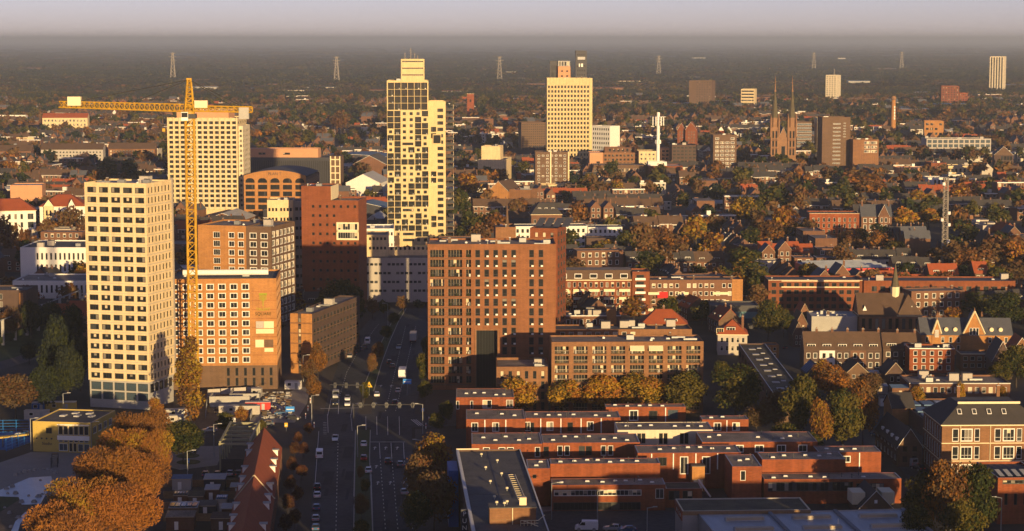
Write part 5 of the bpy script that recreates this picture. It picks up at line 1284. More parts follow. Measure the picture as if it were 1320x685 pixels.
# low blue roofs behind it
t, w, h = simple('blue_roof_sheds', 'wide low workshop with pale blue roof panels behind the large school', 'workshop', 1190, 1335, 2, 34, yb=563, yt=541, wall='house_brick', roof='bitumen', clutter=4, seed=50)
b = MB()
for i in range(7):
    for j in range(3): b.box(1.5 + i * w / 7.4, 3 + j * 10.5, h - .45, 1.5 + i * w / 7.4 + w / 9.5, 3 + j * 10.5 + 7, h - .1 + .02 * ((i + j) % 3), 'blue_roof' if (i * 3 + j) % 4 else 'metal_roof', 'b')
tag(b.build('roof_panel', t), kind='stuff')
t, w, h = simple('flat_studio', 'low flat building with long roof edge before the flat topped brick house', 'workshop', 1172, 1302, 0, 16, yb=512, yt=494, wall='house_brick', wins=[('F', .02, .98, 14, .6, -.7, 1, .6, .6, 'wc')], roof='gravel_roof', clutter=12, seed=51, trim='grey_metal')
# corner house on the side street
A, r, w, h = place(1157, 1188, 4, yb=602, yt=566)
t = root_of('corner_house', 'dark brick corner house with white gable edges beside the side street cars', 'house', A, r, w, 24, m=1)
vol(t, 0, 0, w, 24, 0, h - 2, 'brown_brick', wins=[('F', .1, .9, 2, .6, 6, 2, .5, .6, 'd'), ('L', .04, .96, 6, .6, 6, 2, .5, .6, 'w')], para=0); gable_roof(t, 0, 0, w, 24, h - 2, h + 2.6, 'dark_tile', 'y', gm='brown_brick')
for i in range(4): b = MB(); b.box(0, 0, 0, 1.4, 1.8, 1.3, 'white_paint'); b.build('dormer', t, (.5, 3 + i * 5, h - 1.6))
t, w, h = simple('orange_chimney_house', 'orange gabled house end showing over the corner house roof', 'house', 1150, 1178, 4, 10, yb=548, yt=526, wall='orange_brick', para=0); gable_roof(t, 0, 0, w, 10, h, h + 3.5, 'dark_tile', 'x', gm='orange_brick')
# brick corner with solar panels
A, r, w, h = place(1285, 1345, 3, yb=676, yt=616)
t = root_of('solar_roof_block', 'red brick block with tilted solar panels on its roof at the frame edge', 'office block', A, r, w, 18)
vol(t, 0, 0, w, 18, 0, h, 'red_brick', 'bitumen', wins=[('F', .08, .9, 4, 3.5, 8, 1, .35, .6, 'dD'), ('F', .1, .98, 1, h - 1.6, h - .5, 1, 1, .9, 'd')], cope='grey_metal')
b = MB()
for i in range(6): b.quad((.8 + i * 1.9, 1, h + .1), (1.9 + i * 1.9, 1, h + .1), (1.9 + i * 1.9, 6, h + .7), (.8 + i * 1.9, 6, h + .7), 'light_roof'); b.quad((1.9 + i * 1.9, 1, h + .1), (2.3 + i * 1.9, 1, h - .3), (2.3 + i * 1.9, 6, h - .3), (1.9 + i * 1.9, 6, h + .7), 'dark_metal')
tag(b.build('solar_panel', t), kind='stuff')

# ------------------------------------------------------------------ dark block along the road beyond the residence
A, r, w, h = place(375, 403, -14, yb=481, yt=404)
Bk = G(434, 381, h); D = (Vector((Bk.x, Bk.y)) - Vector((A.x, A.y)) - Vector((cos(r), sin(r))) * w).length
t = root_of('banded_office', 'dark long office with pale floor bands and one orange lit end wall by the road', 'office block', A, r, w, D)
vol(t, 0, 0, w, D, 0, h, 'dark_brick', 'gravel_roof', wins=[('F', .3, .55, 1, 1, h - 1, 5, .5, .7, 'd'), ('R', .02, .98, 14, 1, h - 1, 5, .6, .55, 'dD')], clutter=6, seed=52)  # the long side's shade is put into the dark wall colour
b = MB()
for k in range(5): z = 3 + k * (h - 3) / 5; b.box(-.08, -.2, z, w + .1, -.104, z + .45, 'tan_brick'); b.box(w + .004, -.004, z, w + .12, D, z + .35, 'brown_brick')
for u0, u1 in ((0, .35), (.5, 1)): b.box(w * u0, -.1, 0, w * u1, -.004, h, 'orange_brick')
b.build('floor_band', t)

# ------------------------------------------------------------------ left side: school, white offices, mansion
A, r, w, h = place(43, 118, -9, yb=582, yt=543)
t = root_of('yellow_school', 'yellow two storey school block with white glazed centre and round portholes', 'school', A, r, w, 19)
LAND.append(('the yellow school block', 85, 560))
vol(t, 0, 0, w, 19, 0, h, 'yellow_render', 'bitumen', wins=[('F', .21, .34, 1, 4.9, 6.6, 1, .8, .9, 'd'), ('F', .43, .96, 6, 4.6, 7.3, 1, .86, .9, 'wD'), ('F', .43, .96, 6, 2.7, 3.3, 1, .8, .9, 'wD'), ('F', .43, .60, 1, .2, 2.5, 1, .9, .9, 'wg'), ('F', .76, .97, 2, .2, 2.5, 1, .9, .9, 'wg'), ('F', .61, .75, 2, .1, 2.6, 1, .8, .95, 'wD'), ('R', .05, .9, 4, 4.5, 7, 1, .7, .8, 'w')], para=.3, cope='grey_metal')
b = MB(); b.box(w * .42, -.12, 3.35, w * .97, -.005, 4.55, 'white_paint'); b.box(w * .42, -.14, 7.35, w * .97, -.005, 7.6, 'white_paint'); b.build('white_fascia', t)
b = MB(); b.cone((0, 0), .25, .25, 0, .08, 'dark_metal', 10); PH = b.mesh('porthole')
for i in range(4): o = ob('porthole', PH, t, (w * (.065 + .085 * i), -.02, 3.6)); o.rotation_euler = (pi / 2, 0, 0)
text(t, 'Studio', 1.1, 'dark_metal', (w * .24, -.06, 1.9), ext=.05)
for i in range(5): b = MB(); b.box(0, 0, 0, 1.5, 2.2, .35, 'light_roof', 'b'); b.build('skylight', t, (4 + i * 2.0, 9 + (i % 2) * 4, h - .28))
t, w, h = simple('white_office', 'long white office raised on posts with two rows of slim windows', 'office block', 27, 124, -1, 34, yb=367, yt=319, wall='white_render', wins=[('F', .20, .98, 13, 5, -1.5, 2, .42, .58, 'dD'), ('F', .1, .98, 12, .2, 4.2, 1, .8, .95, 'dD')], roof='bitumen', clutter=5, seed=53)
LAND.append(('the long white office', 75, 340))
t, w, h = simple('white_low_office', 'lower white office with one long window row before the white office on posts', 'office block', 17, 124, -1, 26, yb=398, yt=362, wall='white_render', wins=[('F', .14, .98, 14, 5.5, -.8, 1, .42, .6, 'dD'), ('F', .5, .98, 7, .4, 4.6, 1, .5, .75, 'dD')], roof='gravel_roof', clutter=6, seed=54)
t, w, h = simple('dark_brick_block', 'dark brick block with an orange vertical panel above the railway fence', 'apartment block', -30, 35, -3, 16, yb=429, yt=374, wall='dark_brick', wins=[('F', .05, .55, 5, .5, -1, 5, .6, .7, 'w')], clutter=2, seed=55)
b = MB(); b.box(w * .86, -.14, h - 6.5, w * .94, -.01, h - 1, 'orange_brick'); b.build('orange_panel', t)
row('railway_cottage', '', 36, 108, -2, 416, 404, 10, 4, ['house_render', 'white_render'], 'dark_tile', 5, 'cottages beside the railway fence', ['pale cottage touching the dark brick block by the railway fence', 'second pale cottage along the railway fence from the dark brick block', 'third pale cottage along the railway fence', 'last pale cottage of the railway fence row, half behind the cream tower'])
# mansion with red roofs
A, r, w, h = place(52, 112, 8, yb=306, yt=262)
t = root_of('red_roofed_mansion', 'white mansion with red hipped roofs and arched bays behind bare trees', 'mansion', A, r, w, 22)
LAND.append(('the red roofed white mansion', 50, 265))
vol(t, 0, 0, w, 22, 0, h - 2, 'white_render', wins=[('F', .04, .96, 8, 2, h - 3, 3, .35, .62, 'dD')], para=0, trim='cream_paint'); hip_roof(t, 0, 0, w, 22, h - 2, h + 4, 'red_tile', 9)
vol(t, w * .1, -3, w * .2, 10, 0, h - 1.5, 'cream_panel', wins=[('F', .1, .9, 2, 2, h - 3, 3, .5, .62, 'd')], para=0, name='bay_wall'); gable_roof(t, w * .1, -3, w * .2, 10, h - 1.5, h + 2, 'red_tile', 'y', gm='cream_paint', name='bay_roof')
vol(t, w * .62, -2, w * .14, 10, 0, h - 1.5, 'white_render', wins=[('F', .1, .9, 1, 2, h - 3, 4, .6, .7, 'd')], para=0, name='stair_wall'); gable_roof(t, w * .62, -2, w * .14, 10, h - 1.5, h + 2, 'red_tile', 'y', gm='white_render', name='stair_roof')
A, r, w, h = place(-25, 47, 14, yb=312, yt=268)
t = root_of('red_roofed_wing', 'lower white mansion wing with a red roof at the frame edge', 'mansion', A, r, w, 20)
vol(t, 0, 0, w, 20, 0, h - 2, 'white_render', wins=[('F', .04, .8, 7, 2, h - 3, 3, .4, .62, 'd'), ('F', .84, .97, 1, 2, h - 3, 3, .8, .7, 'd')], para=0); hip_roof(t, 0, 0, w, 20, h - 2, h + 4, 'red_tile', 8)
t, w, h = simple('salmon_long_roof', 'salmon flat roof strip on a hall behind the red roofed mansion', 'hall', 14, 55, 6, 20, yb=275, yt=239, wall='salmon_render', roof='light_roof')
for nm, lb, xl, xr, yb, yt, wl, rf, n in (('red_roof_school', 'long three storey school with a red roof below the crane jib tip', 55, 113, 170, 152, 'cream_panel', 'red_tile', 12), ('grey_terrace', 'long grey white flats with many small bays below the red roof school', 53, 133, 209, 193, 'grey_panel', 'brown_tile', 18),
                              ('brick_terrace', 'brick far flats with a warm lit front near the frame edge', -10, 40, 210, 195, 'house_brick', 'brown_tile', 10), ('tan_terrace', 'tan long far flats with a row of bays before the beige ribbed tower', 140, 200, 206, 192, 'tan_brick', 'brown_tile', 14),
                              ('cream_strip', 'long low cream hall in the far suburb by the frame edge', 10, 60, 188, 178, 'cream_panel', 'gravel_roof', 10), ('white_works', 'white far works hall under the crane tip', -10, 33, 160, 149, 'white_render', 'light_roof', 6)):
    t, w, h = simple(nm, lb, 'apartment block', xl, xr, 2, 14, yb=yb, yt=yt, wall=wl, roof=rf, wins=[('F', .02, .98, n, 1, -1, 3, .5, .55, 'w')])
    if rf.endswith('tile'): gable_roof(t, 0, 0, w, 14, h, h + 5, rf, 'x', gm=wl)
# warehouses behind the russet slab
for nm, lb, xl, xr, yb, yt, D, rf, wl, rise in (('silver_hall', 'hall with a shining pale ridged roof behind the russet slab', 446, 490, 256, 236, 40, 'light_roof', 'white_render', 6), ('gabled_hall', 'dark brick gabled hall behind the pale ridged roof', 455, 498, 228, 212, 40, 'bitumen', 'house_brick', 7),
                          ('long_blue_hall', 'very long low hall with a blue grey roof beside the mottled tower', 415, 500, 214, 202, 50, 'blue_roof', 'dark_clad', 2), ('track_hall', 'low dark shed with pale roof ribs left of the mottled tower foot'.replace(' left of', ' beside'), 440, 500, 283, 268, 30, 'blue_roof', 'dark_clad', 3), ('lean_shed', 'small slanting metal shed in front of the dark track sheds', 470, 492, 300, 286, 26, 'light_roof', 'grey_panel', 4),
                          ('steel_hall', 'hall with a striped metal roof in front of the beige ribbed tower', 262, 312, 296, 284, 36, 'metal_roof', 'house_brick', 4)):
    t, w, h = simple(nm, lb, 'hall', xl, xr, -6, D, yb=yb, yt=yt, wall=wl, roof='bitumen', para=0, wins=[('R', .05, .95, 8, .6, -.5, 1, .5, .6, 'w')])
    gable_roof(t, 0, 0, w, D, h, h + rise, rf, 'y', gm=wl)

# ------------------------------------------------------------------ street row with red roofs at the lower edge
p0, p1 = G(364, 606), G(336, 800)
d = (p0 - p1); L = d.length; r = math.atan2(d.y, d.x) - pi / 2
n = 7; hl = L / n
for i in range(n):
    A = p1 + d * (i / n) - Vector((cos(r), sin(r), 0)) * 9
    if i == 0: occupy(A, r, 9, L, 2)
    t = thing('street_house', ['red tiled street house below the frame edge end', 'red tiled street house one before the frame edge end', 'red tiled street house cut by the lower frame edge', 'red tiled street house with a party wall ridge and one dormer', 'red tiled street house in the middle of the row with two white dormers', 'red tiled street house second from the canopy end of the row', 'red tiled end house of the street row with a lit gable by the steel canopy'][i], 'house', A, r, 'red roofed street row')
    vol(t, 0, .01, 9, hl - .02, 0, 5.6, 'house_brick', wins=[('R', .06, .94, 3, .4, 5.4, 2, .5, .62, 'wT'), ('L', .06, .94, 3, .4, 5.4, 2, .5, .62, 'wT')], para=0)
    gable_roof(t, 0, .01, 9, hl - .02, 5.6, 11.0, 'red_tile', 'y', over=.03, gm='house_brick', em='red_tile')
    for s, (x, o) in enumerate(((7.4, 1), (1.6, -1))):
        for k in range(1 + (i + s) % 2):
            b = MB(); b.box(-1.3 if o > 0 else -1.0, -.8, 0, 1.0 if o > 0 else 1.3, .8, 1.45, 'white_paint', 'b'); b.box(-1.35, -.9, 1.45, 1.35, .9, 1.6, 'light_roof'); xx = 1.02 * o
            b.quad((xx, -.65, .2), (xx, .65, .2), (xx, .65, 1.25), (xx, -.65, 1.25), 'glass_dark'); b.build('dormer', t, (x, hl * (.3 + .42 * k), 6.6))
    if i not in (0, 4): continue
    b = MB(); b.box(0, -.12, 5.6, 9, .12, 5.7, 'cream_paint'); b.bar((-.1, 0, 5.75), (4.5, 0, 11.3), .14, 'frame_tan'); b.bar((9.1, 0, 5.75), (4.5, 0, 11.3), .14, 'frame_tan'); b.build('party_wall', t)
# steel canopy frame
A = G(284, 607); B2 = G(322, 607); r = R(2); w = (B2 - A).length; D = G(290, 552, 6).y - A.y + 2
t = root_of('steel_canopy', 'open green steel frame of posts and cross beams beside the parked cars', 'canopy', A, r, w, D, m=0)
for y in np.linspace(0, D, 6):
    for x in (0, w): b = MB(); b.box(x - .2, y - .2, 0, x + .2, y + .2, 6.6, 'green_steel'); b.build('post', t)
    b = MB(); b.box(-.3, y - .22, 6.61, w + .3, y + .22, 7.2, 'green_steel'); b.build('beam', t)
for x in (0, w): b = MB(); b.box(x - .25, .3, 7.21, x + .25, D - .3, 7.6, 'green_steel'); b.build('side_beam', t)
b = MB(); b.box(.3, D * .0 + .1, 0, w - .3, .3, 3.0, 'dark_clad'); b.build('back_wall', t)

# gardens and sheds behind the street row
rs = random.Random(3); names = [('garden_shed', 'shed')]
adj = ['blue grey roofed', 'white roofed', 'dark felt roofed', 'glass roofed', 'tan roofed', 'pale ribbed', 'mossy roofed', 'silver roofed', 'green felt roofed', 'low brown', 'cream edged', 'tall white']
spots = [(222, 632, 246, 'blue_roof'), (263, 632, 290, 'light_roof'), (297, 640, 318, 'light_roof'), (224, 652, 242, 'gravel_roof'), (264, 646, 282, 'light_roof'), (243, 653, 262, 'moss_roof'), (218, 670, 254, 'metal_roof'), (255, 665, 278, 'bitumen'), (279, 660, 292, 'blue_roof'), (286, 672, 306, 'light_roof'), (214, 684, 250, 'gravel_roof'), (272, 684, 306, 'brown_tile')]
for i, (xl, yb, xr, rf) in enumerate(spots):
    A = G(xl, yb); w = width_to(A, R(2), xr); D = rs.uniform(3, 5)
    t = thing('garden_shed', adj[i] + ' garden shed in the yards behind the red roofed street row', 'shed', A, R(2), 'sheds in the yards'); occupy(A, R(2), w, D, 0)
    h = rs.uniform(2.3, 3.2)
    b = MB(); b.box(0, 0, 0, w, D, h, rs.choice(['wood', 'brown_brick', 'grey_panel', 'house_brick', 'dark_clad']), 'bt'); b.build('wall', t)
    b = MB(); b.quad((-.15, -.15, h), (w + .15, -.15, h), (w + .15, D + .15, h + .4), (-.15, D + .15, h + .4), rf); b.box(-.15, -.16, h - .15, w + .15, -.151, h, 'frame_tan')
    if i in (3, 6, 8):
        for k in range(5): b.box(w * k / 5 + .1, .2, h + .05, w * (k + 1) / 5 - .1, D * .8, h + .42, 'glass_blue', 'b')
    b.build('roof', t); b = MB(); b.box(w * .3, -.05, .1, w * .3 + .9, -.01, 2.0, 'white_paint'); b.build('door', t)
for i, y in enumerate((628, 643, 657, 672)):
    b = MB(); A, B2 = G(210, y), G(316, y); b.box(A.x, A.y, 0, B2.x, A.y + .12, 1.8, 'wood', 'b')
    tag(b.build('garden_fence'), 'brown timber fence across the yards, ' + ['first from the parked cars', 'second from the parked cars', 'third from the parked cars', 'farthest down from the parked cars'][i], 'fence', 'fences of the yards')

# ------------------------------------------------------------------ yellow tower crane
A = G(250.5, 513); zj = zat(A.y, 140); za = zat(A.y, 103)
t = thing('tower_crane', 'yellow lattice tower crane with its long jib reaching over the suburb', 'crane', A, R(2))
LAND.append(('the yellow crane', 250, 250)); occupy((A.x - 3, A.y - 3), 0, 6, 6)
def lattice(b, p, q, s0, s1, n, r1, r2, m, tri=False):
    p, q = Vector(p), Vector(q); d = (q - p).normalized(); u = Vector((0, 1, 0)); v = d.cross(u).normalized()
    cs = [(-1, -1), (1, -1), (1, 1), (-1, 1)] if not tri else [(-1, -1), (1, -1), (0, 1.2)]
    pt = lambda f, c: p + (q - p) * f + u * c[0] * (s0 + (s1 - s0) * f) + v * c[1] * (s0 + (s1 - s0) * f)
    for c in cs: b.bar(pt(0, c), pt(1, c), r1, m)
    for i in range(n):
        f0, f1 = i / n, (i + 1) / n
        for k in range(len(cs)):
            c, c2 = cs[k], cs[(k + 1) % len(cs)]
            b.bar(pt(f0, c), pt(f1, c2), r2, m); b.bar(pt(f1, c), pt(f1, c2), r2, m)
b = MB(); lattice(b, (0, 0, 0), (0, 0, zj - 3), 1.25, 1.25, 34, .17, .085, 'crane_yellow'); b.build('mast', t)
b = MB(); b.box(-2.0, -2.0, zj - 3, 2.0, 2.0, zj - 1.6, 'dark_metal'); b.cone((0, 0), 1.6, 1.6, zj - 1.6, zj - .9, 'crane_yellow', 12); b.build('slewing_ring', t)
b = MB(); b.box(-2.2, -2.9, zj - 3.6, -.2, -1.3, zj - 1.0, 'white_paint'); b.box(-2.1, -2.95, zj - 2.6, -.3, -2.91, zj - 1.2, 'glass_dark'); b.build('cab', t)
b = MB(); lattice(b, (0, 0, zj - .9), (0, 0, za), 1.3, .5, 7, .17, .09, 'crane_yellow'); b.box(-.8, -.8, za, .8, .8, za + .5, 'crane_yellow'); b.build('apex', t)
jl = -(250 - 84) / 4.22; cl = (330 - 250) / 4.22
b = MB(); lattice(b, (jl, 0, zj + 1.2), (0, 0, zj), (.8), 1.0, 26, .13, .07, 'crane_yellow', True); b.build('jib', t)
b = MB(); lattice(b, (0, 0, zj), (cl, 0, zj - .4), .8, .8, 10, .14, .08, 'crane_yellow'); b.box(1.5, -.9, zj - .2, cl, .9, zj - .05, 'crane_yellow'); b.build('counter_jib', t)
b = MB(); b.box(cl - 4, -1.1, zj - 3.2, cl - 1, 1.1, zj + .3, 'grey_concrete'); b.build('counterweight', t)
b = MB(); b.box(1.6, -1.0, zj + .2, 5.5, 1.0, zj + 2.4, 'cream_paint'); b.build('machine_house', t)
b = MB(); b.bar((0, 0, za), (jl * .45, 0, zj + 1.6), .08, 'dark_metal'); b.bar((0, 0, za), (jl * .85, 0, zj + 2.2), .08, 'dark_metal'); b.bar((0, .3, za), (cl - 3, .3, zj + .5), .08, 'dark_metal'); b.bar((0, -.3, za), (cl * .7, -.3, zj + .5), .08, 'dark_metal'); b.build('tie_rod', t)
b = MB(); b.box(jl * .88 - 2, -1, zj + .9, jl * .88 + 2, 1, zj + 3.6, 'cream_paint'); b.build('jib_board', t)
b = MB(); b.bar((jl * .2, 0, zj), (jl * .2, 0, zj - 6), .05, 'dark_metal'); b.box(jl * .2 - .4, -.4, zj - 7, jl * .2 + .4, .4, zj - 6, 'crane_yellow'); b.build('hook_block', t)
# white lattice mast among the right-hand trees
A = G(1217, 354); h = zat(A.y, 229)
t = thing('lattice_mast', 'tall white lattice antenna mast standing among brown trees', 'mast', A)
LAND.append(('the white lattice mast', 1217, 290)); occupy((A.x - 3, A.y - 3), 0, 6, 6)
b = MB(); lattice(b, (0, 0, 0), (0, 0, h), 1.3, .9, 22, .12, .075, 'mast_metal'); b.build('lattice', t)
for z, x in ((h * .5, 1.6), (h * .55, -1.6), (h * .33, 1.5), (h * .92, -1.2), (h * .62, 1.5)): b = MB(); b.cone((x, -.6), .8, .8, z, z + 1.4, 'white_paint', 8); b.build('antenna', t)
# ------------------------------------------------------------------ trees
def leaves_mesh(name, blobs, n, size, mats, seed, thin=False, up=0.0):
    """n leaf clumps spread through the blobs (centre, radius xyz), each a small quad"""
    g = np.random.default_rng(seed)
    B = np.array([b[0] for b in blobs], float); Rb = np.array([b[1] for b in blobs], float)
    vol_ = Rb.prod(axis=1) ** (2 / 3); k = g.choice(len(blobs), n, p=vol_ / vol_.sum())
    d = g.normal(size=(n, 3)); d /= np.linalg.norm(d, axis=1)[:, None]
    rad = 0.62 + 0.42 * g.random(n) ** 0.8
    c = B[k] + d * Rb[k] * rad[:, None]
    nrm = d + g.normal(scale=0.55, size=(n, 3)); nrm /= np.linalg.norm(nrm, axis=1)[:, None]
    if thin: nrm[:, 2] *= 0.25
    a = np.cross(nrm, g.normal(size=(n, 3))); a /= np.linalg.norm(a, axis=1)[:, None]
    if thin: a = a * 1.0 + np.array([0, 0, 0.7]) + d * 0.6; a /= np.linalg.norm(a, axis=1)[:, None]
    w = np.cross(nrm, a); w /= np.linalg.norm(w, axis=1)[:, None] + 1e-9
    s = size * (0.6 + 0.8 * g.random(n))[:, None]
    sa, sw = (s * 1.2, s * 0.30) if thin else (s * 0.5, s * 0.42)
    v = np.stack([c - a * sa - w * sw, c + a * sa * 0.2 - w * sw * 1.1, c + a * sa, c + a * sa * 0.1 + w * sw], axis=1).reshape(-1, 3)
    me = bpy.data.meshes.new(name)
    me.vertices.add(4 * n); me.loops.add(4 * n); me.polygons.add(n)
    me.vertices.foreach_set('co', v.astype(np.float32).ravel())
    me.loops.foreach_set('vertex_index', np.arange(4 * n, dtype=np.int32))
    me.polygons.foreach_set('loop_start', np.arange(0, 4 * n, 4, dtype=np.int32))
    for m in mats: me.materials.append(MATS[m])
    bm = g.integers(0, len(mats), len(blobs)); mi_ = np.where(g.random(n) < 0.7, bm[k], g.integers(0, len(mats), n))
    me.polygons.foreach_set('material_index', mi_.astype(np.int32))
    me.update(); me.validate()
    return me
def crown_blobs(g, H, Rr, z0, nb, shape):
    out = []
    zc, hz = (z0 + H) / 2, (H - z0) / 2
    for i in range(nb):
        while True:
            p = [g.uniform(-1, 1) for _ in range(3)]
            q = p[0] ** 2 + p[1] ** 2 + p[2] ** 2
            if 0.15 < q < 1: break
        f = (1 - 0.25 * p[2]) if shape == 'round' else (1 - 0.45 * abs(p[2] + 0.2)) if shape == 'poplar' else (1 + 0.25 * p[2])
        r = Rr * g.uniform(.30, .46)
        out.append(((p[0] * (Rr - r) * f * 1.05, p[1] * (Rr - r) * f * 1.05, zc + p[2] * (hz - r * .75)), (r, r, r * g.uniform(.75, 1.0) * (1.6 if shape == 'poplar' else 1))))
    return out
def trunk_mesh(H, Rr, z0, seed, blobs):
    g = random.Random(seed); b = MB()
    r = max(.16, H * .018)
    pts = [(0, 0, 0), (g.uniform(-.1, .1), g.uniform(-.1, .1), z0 * .7), (g.uniform(-.3, .3), g.uniform(-.3, .3), (z0 + H) / 2), (0, 0, H * .86)]
    for i in range(3):
        f0, f1 = 1 - .27 * i, 1 - .27 * (i + 1)
        p, q = pts[i], pts[i + 1]; k = len(b.v)
        for c, f in ((p, f0), (q, f1)):
            for j in range(6): b.v.append((c[0] + r * f * cos(j * pi / 3), c[1] + r * f * sin(j * pi / 3), c[2]))
        for j in range(6): b.f.append((k + j, k + (j + 1) % 6, k + 6 + (j + 1) % 6, k + 6 + j)); b.m.append(b.mi('bark'))
    for c, rr2 in blobs[:9]:
        z = max(z0 * .6, c[2] * .55); b.bar((0, 0, z), c, r * .28, 'bark')
    return b.mesh('trunk')
KINDS = {'dusk': (['leaf_dusk', 'leaf_green', 'leaf_dusk'], 'blackish green'), 'gold': (['leaf_gold', 'leaf_gold', 'leaf_orange', 'leaf_olive'], 'golden'), 'orange': (['leaf_orange', 'leaf_gold', 'leaf_russet'], 'orange'), 'russet': (['leaf_russet', 'leaf_brown', 'leaf_orange'], 'russet'),
         'olive': (['leaf_olive', 'leaf_olive', 'leaf_green'], 'olive green'), 'green': (['leaf_green', 'leaf_green', 'leaf_olive'], 'dark green'), 'darkred': (['leaf_darkred', 'leaf_darkred', 'leaf_russet'], 'dark red'), 'brown': (['leaf_brown', 'leaf_brown', 'leaf_russet'], 'brown half bare')}
PROTO = {}
def tree_proto(kind, lod, shape='round', v=0):
    key = (kind, lod, shape, v)
    if key in PROTO: return PROTO[key]
    g = random.Random(len(PROTO) * 13 + 5)
    H, Rr, z0 = (12.0, 5.0, 2.2) if shape != 'poplar' else (20.0, 3.4, 2.0)
    n, s, nb = {'near': (5200, .46, 30), 'mid': (900, .95, 18), 'far': (150, 2.0, 9)}[lod]
    if kind == 'brown': n = int(n * .8)
    bl = crown_blobs(g, H, Rr, z0, nb, shape)
    PROTO[key] = (leaves_mesh('crown', bl, n, s, KINDS[kind][0], len(PROTO) + 3), trunk_mesh(H, Rr, z0, len(PROTO), bl), H, Rr)
    return PROTO[key]
LBL = []     # (object, phrase, px, py): things whose label says where they stand
def put_tree(p, h, wid, kind, lod, shape='round', v=0, rz=None, label=None, name=None, group='autumn trees of the town'):
    cr, tr, H, Rr = tree_proto(kind, lod, shape, v)
    t = ob(name or ('poplar_tree' if shape == 'poplar' else 'round_tree'), None, None, (p[0], p[1], 0), random.uniform(0, 6.28) if rz is None else rz)
    t.scale = (wid / (2 * Rr), wid / (2 * Rr), h / H)
    ob('trunk', tr, t); ob('crown', cr, t)
    t['category'] = 'tree'; t['group'] = group
    if label: t['label'] = label
    else: LBL.append((t, KINDS[kind][1] + (' poplar tree' if shape == 'poplar' else ' round tree'), *PX((p[0], p[1], h * .5))))
    FOOT.append((p[0], p[1], 1, 0, wid * .35, wid * .35))
    return t
def ptree(x, yb, yt, wpx, kind, shape='round', lod=None, v=0, **k):
    p = G(x, yb); h = zat(p.y, yt); wid = wpx * (p.y * cT + HC * sT) / FPX
    return put_tree(p, h, wid, kind, lod or ('near' if p.y < 800 else 'mid'), shape, v, **k)
# the twiggy orange row at the lower corner
def twig_tree(v):
    g = random.Random(60 + v); H, Rr, z0 = 13.5, 8.0, 2.5
    bl = crown_blobs(g, H, Rr, z0, 30, 'vase')
    b = MB(); b.cone((0, 0), .4, .28, 0, 4.5, 'bark', 7, cap=False)
    for c, q in bl: b.bar((0, 0, 2.5 + 1.5 * g.random()), (c[0] * .6, c[1] * .6, c[2] * .75), .11, 'bark'); b.bar((c[0] * .6, c[1] * .6, c[2] * .75), (c[0], c[1], c[2] + q[2] * .8), .06, 'bark')
    return leaves_mesh('crown', bl, 24000, .27, ['leaf_twig', 'leaf_twig', 'leaf_orange', 'leaf_gold'] if v == 1 else ['leaf_twig', 'leaf_twig', 'leaf_orange', 'leaf_russet'], 70 + v, thin=True), b.mesh('trunk')
TW = [twig_tree(i) for i in range(3)]
lbs = ['orange twiggy tree at the head of the row, closest to the cream tower', 'orange twiggy tree second in the row from the cream tower', 'orange twiggy tree at the middle of the row beside the yellow school', 'orange twiggy tree leaning over the shed yards', 'orange twiggy tree by the frozen pond lawn', 'orange twiggy tree low in the row over the yards', 'orange twiggy tree cut by the lower frame edge', 'golden twiggy tree between the yellow school and the plaza']
for i, (x, yb, yt, wp) in enumerate(((186, 597, 524, 84), (168, 622, 548, 92), (142, 655, 572, 106), (186, 655, 582, 78), (112, 700, 612, 116), (158, 705, 622, 112), (80, 745, 645, 120), (198, 625, 552, 62))):
    p = G(x, yb); t = thing('twiggy_tree', lbs[i], 'tree', p, i * 1.3, 'orange twiggy row'); h = zat(p.y, yt); wid = wp * (p.y * cT + HC * sT) / FPX
    t.scale = (wid / 16, wid / 16, h / 13.5)
    cr, tr = TW[i % 3]; ob('trunk', tr, t); ob('crown', cr, t); FOOT.append((p.x, p.y, 1, 0, wid / 2, wid / 2))
ptree(246, 556, 434, 48, 'orange', 'poplar', 'near', label='tall golden orange poplar in front of the crane mast', group=None)
ptree(236, 598, 538, 60, 'green', lod='near', label='dark half bare tree with a few yellow leaves on the small round lawn')
for i, (x, yb, yt, wp, v) in enumerate(((668, 538, 484, 62, 0), (728, 537, 487, 60, 1), (774, 536, 480, 62, 2), (827, 536, 478, 72, 3), (884, 540, 477, 70, 4), (948, 548, 467, 84, 5))):
    ptree(x, yb, yt, wp, 'gold' if i < 4 else 'olive', lod='near', v=v, label=['golden tree at the low corner block end of the avenue', 'second golden avenue tree from the low corner block', 'third golden avenue tree, under the loggia block', 'largest golden tree of the avenue before the loggia block', 'greener golden tree at the loggia block end', 'broad olive brown tree closing the golden avenue'][i], group='golden avenue before the loggia block')
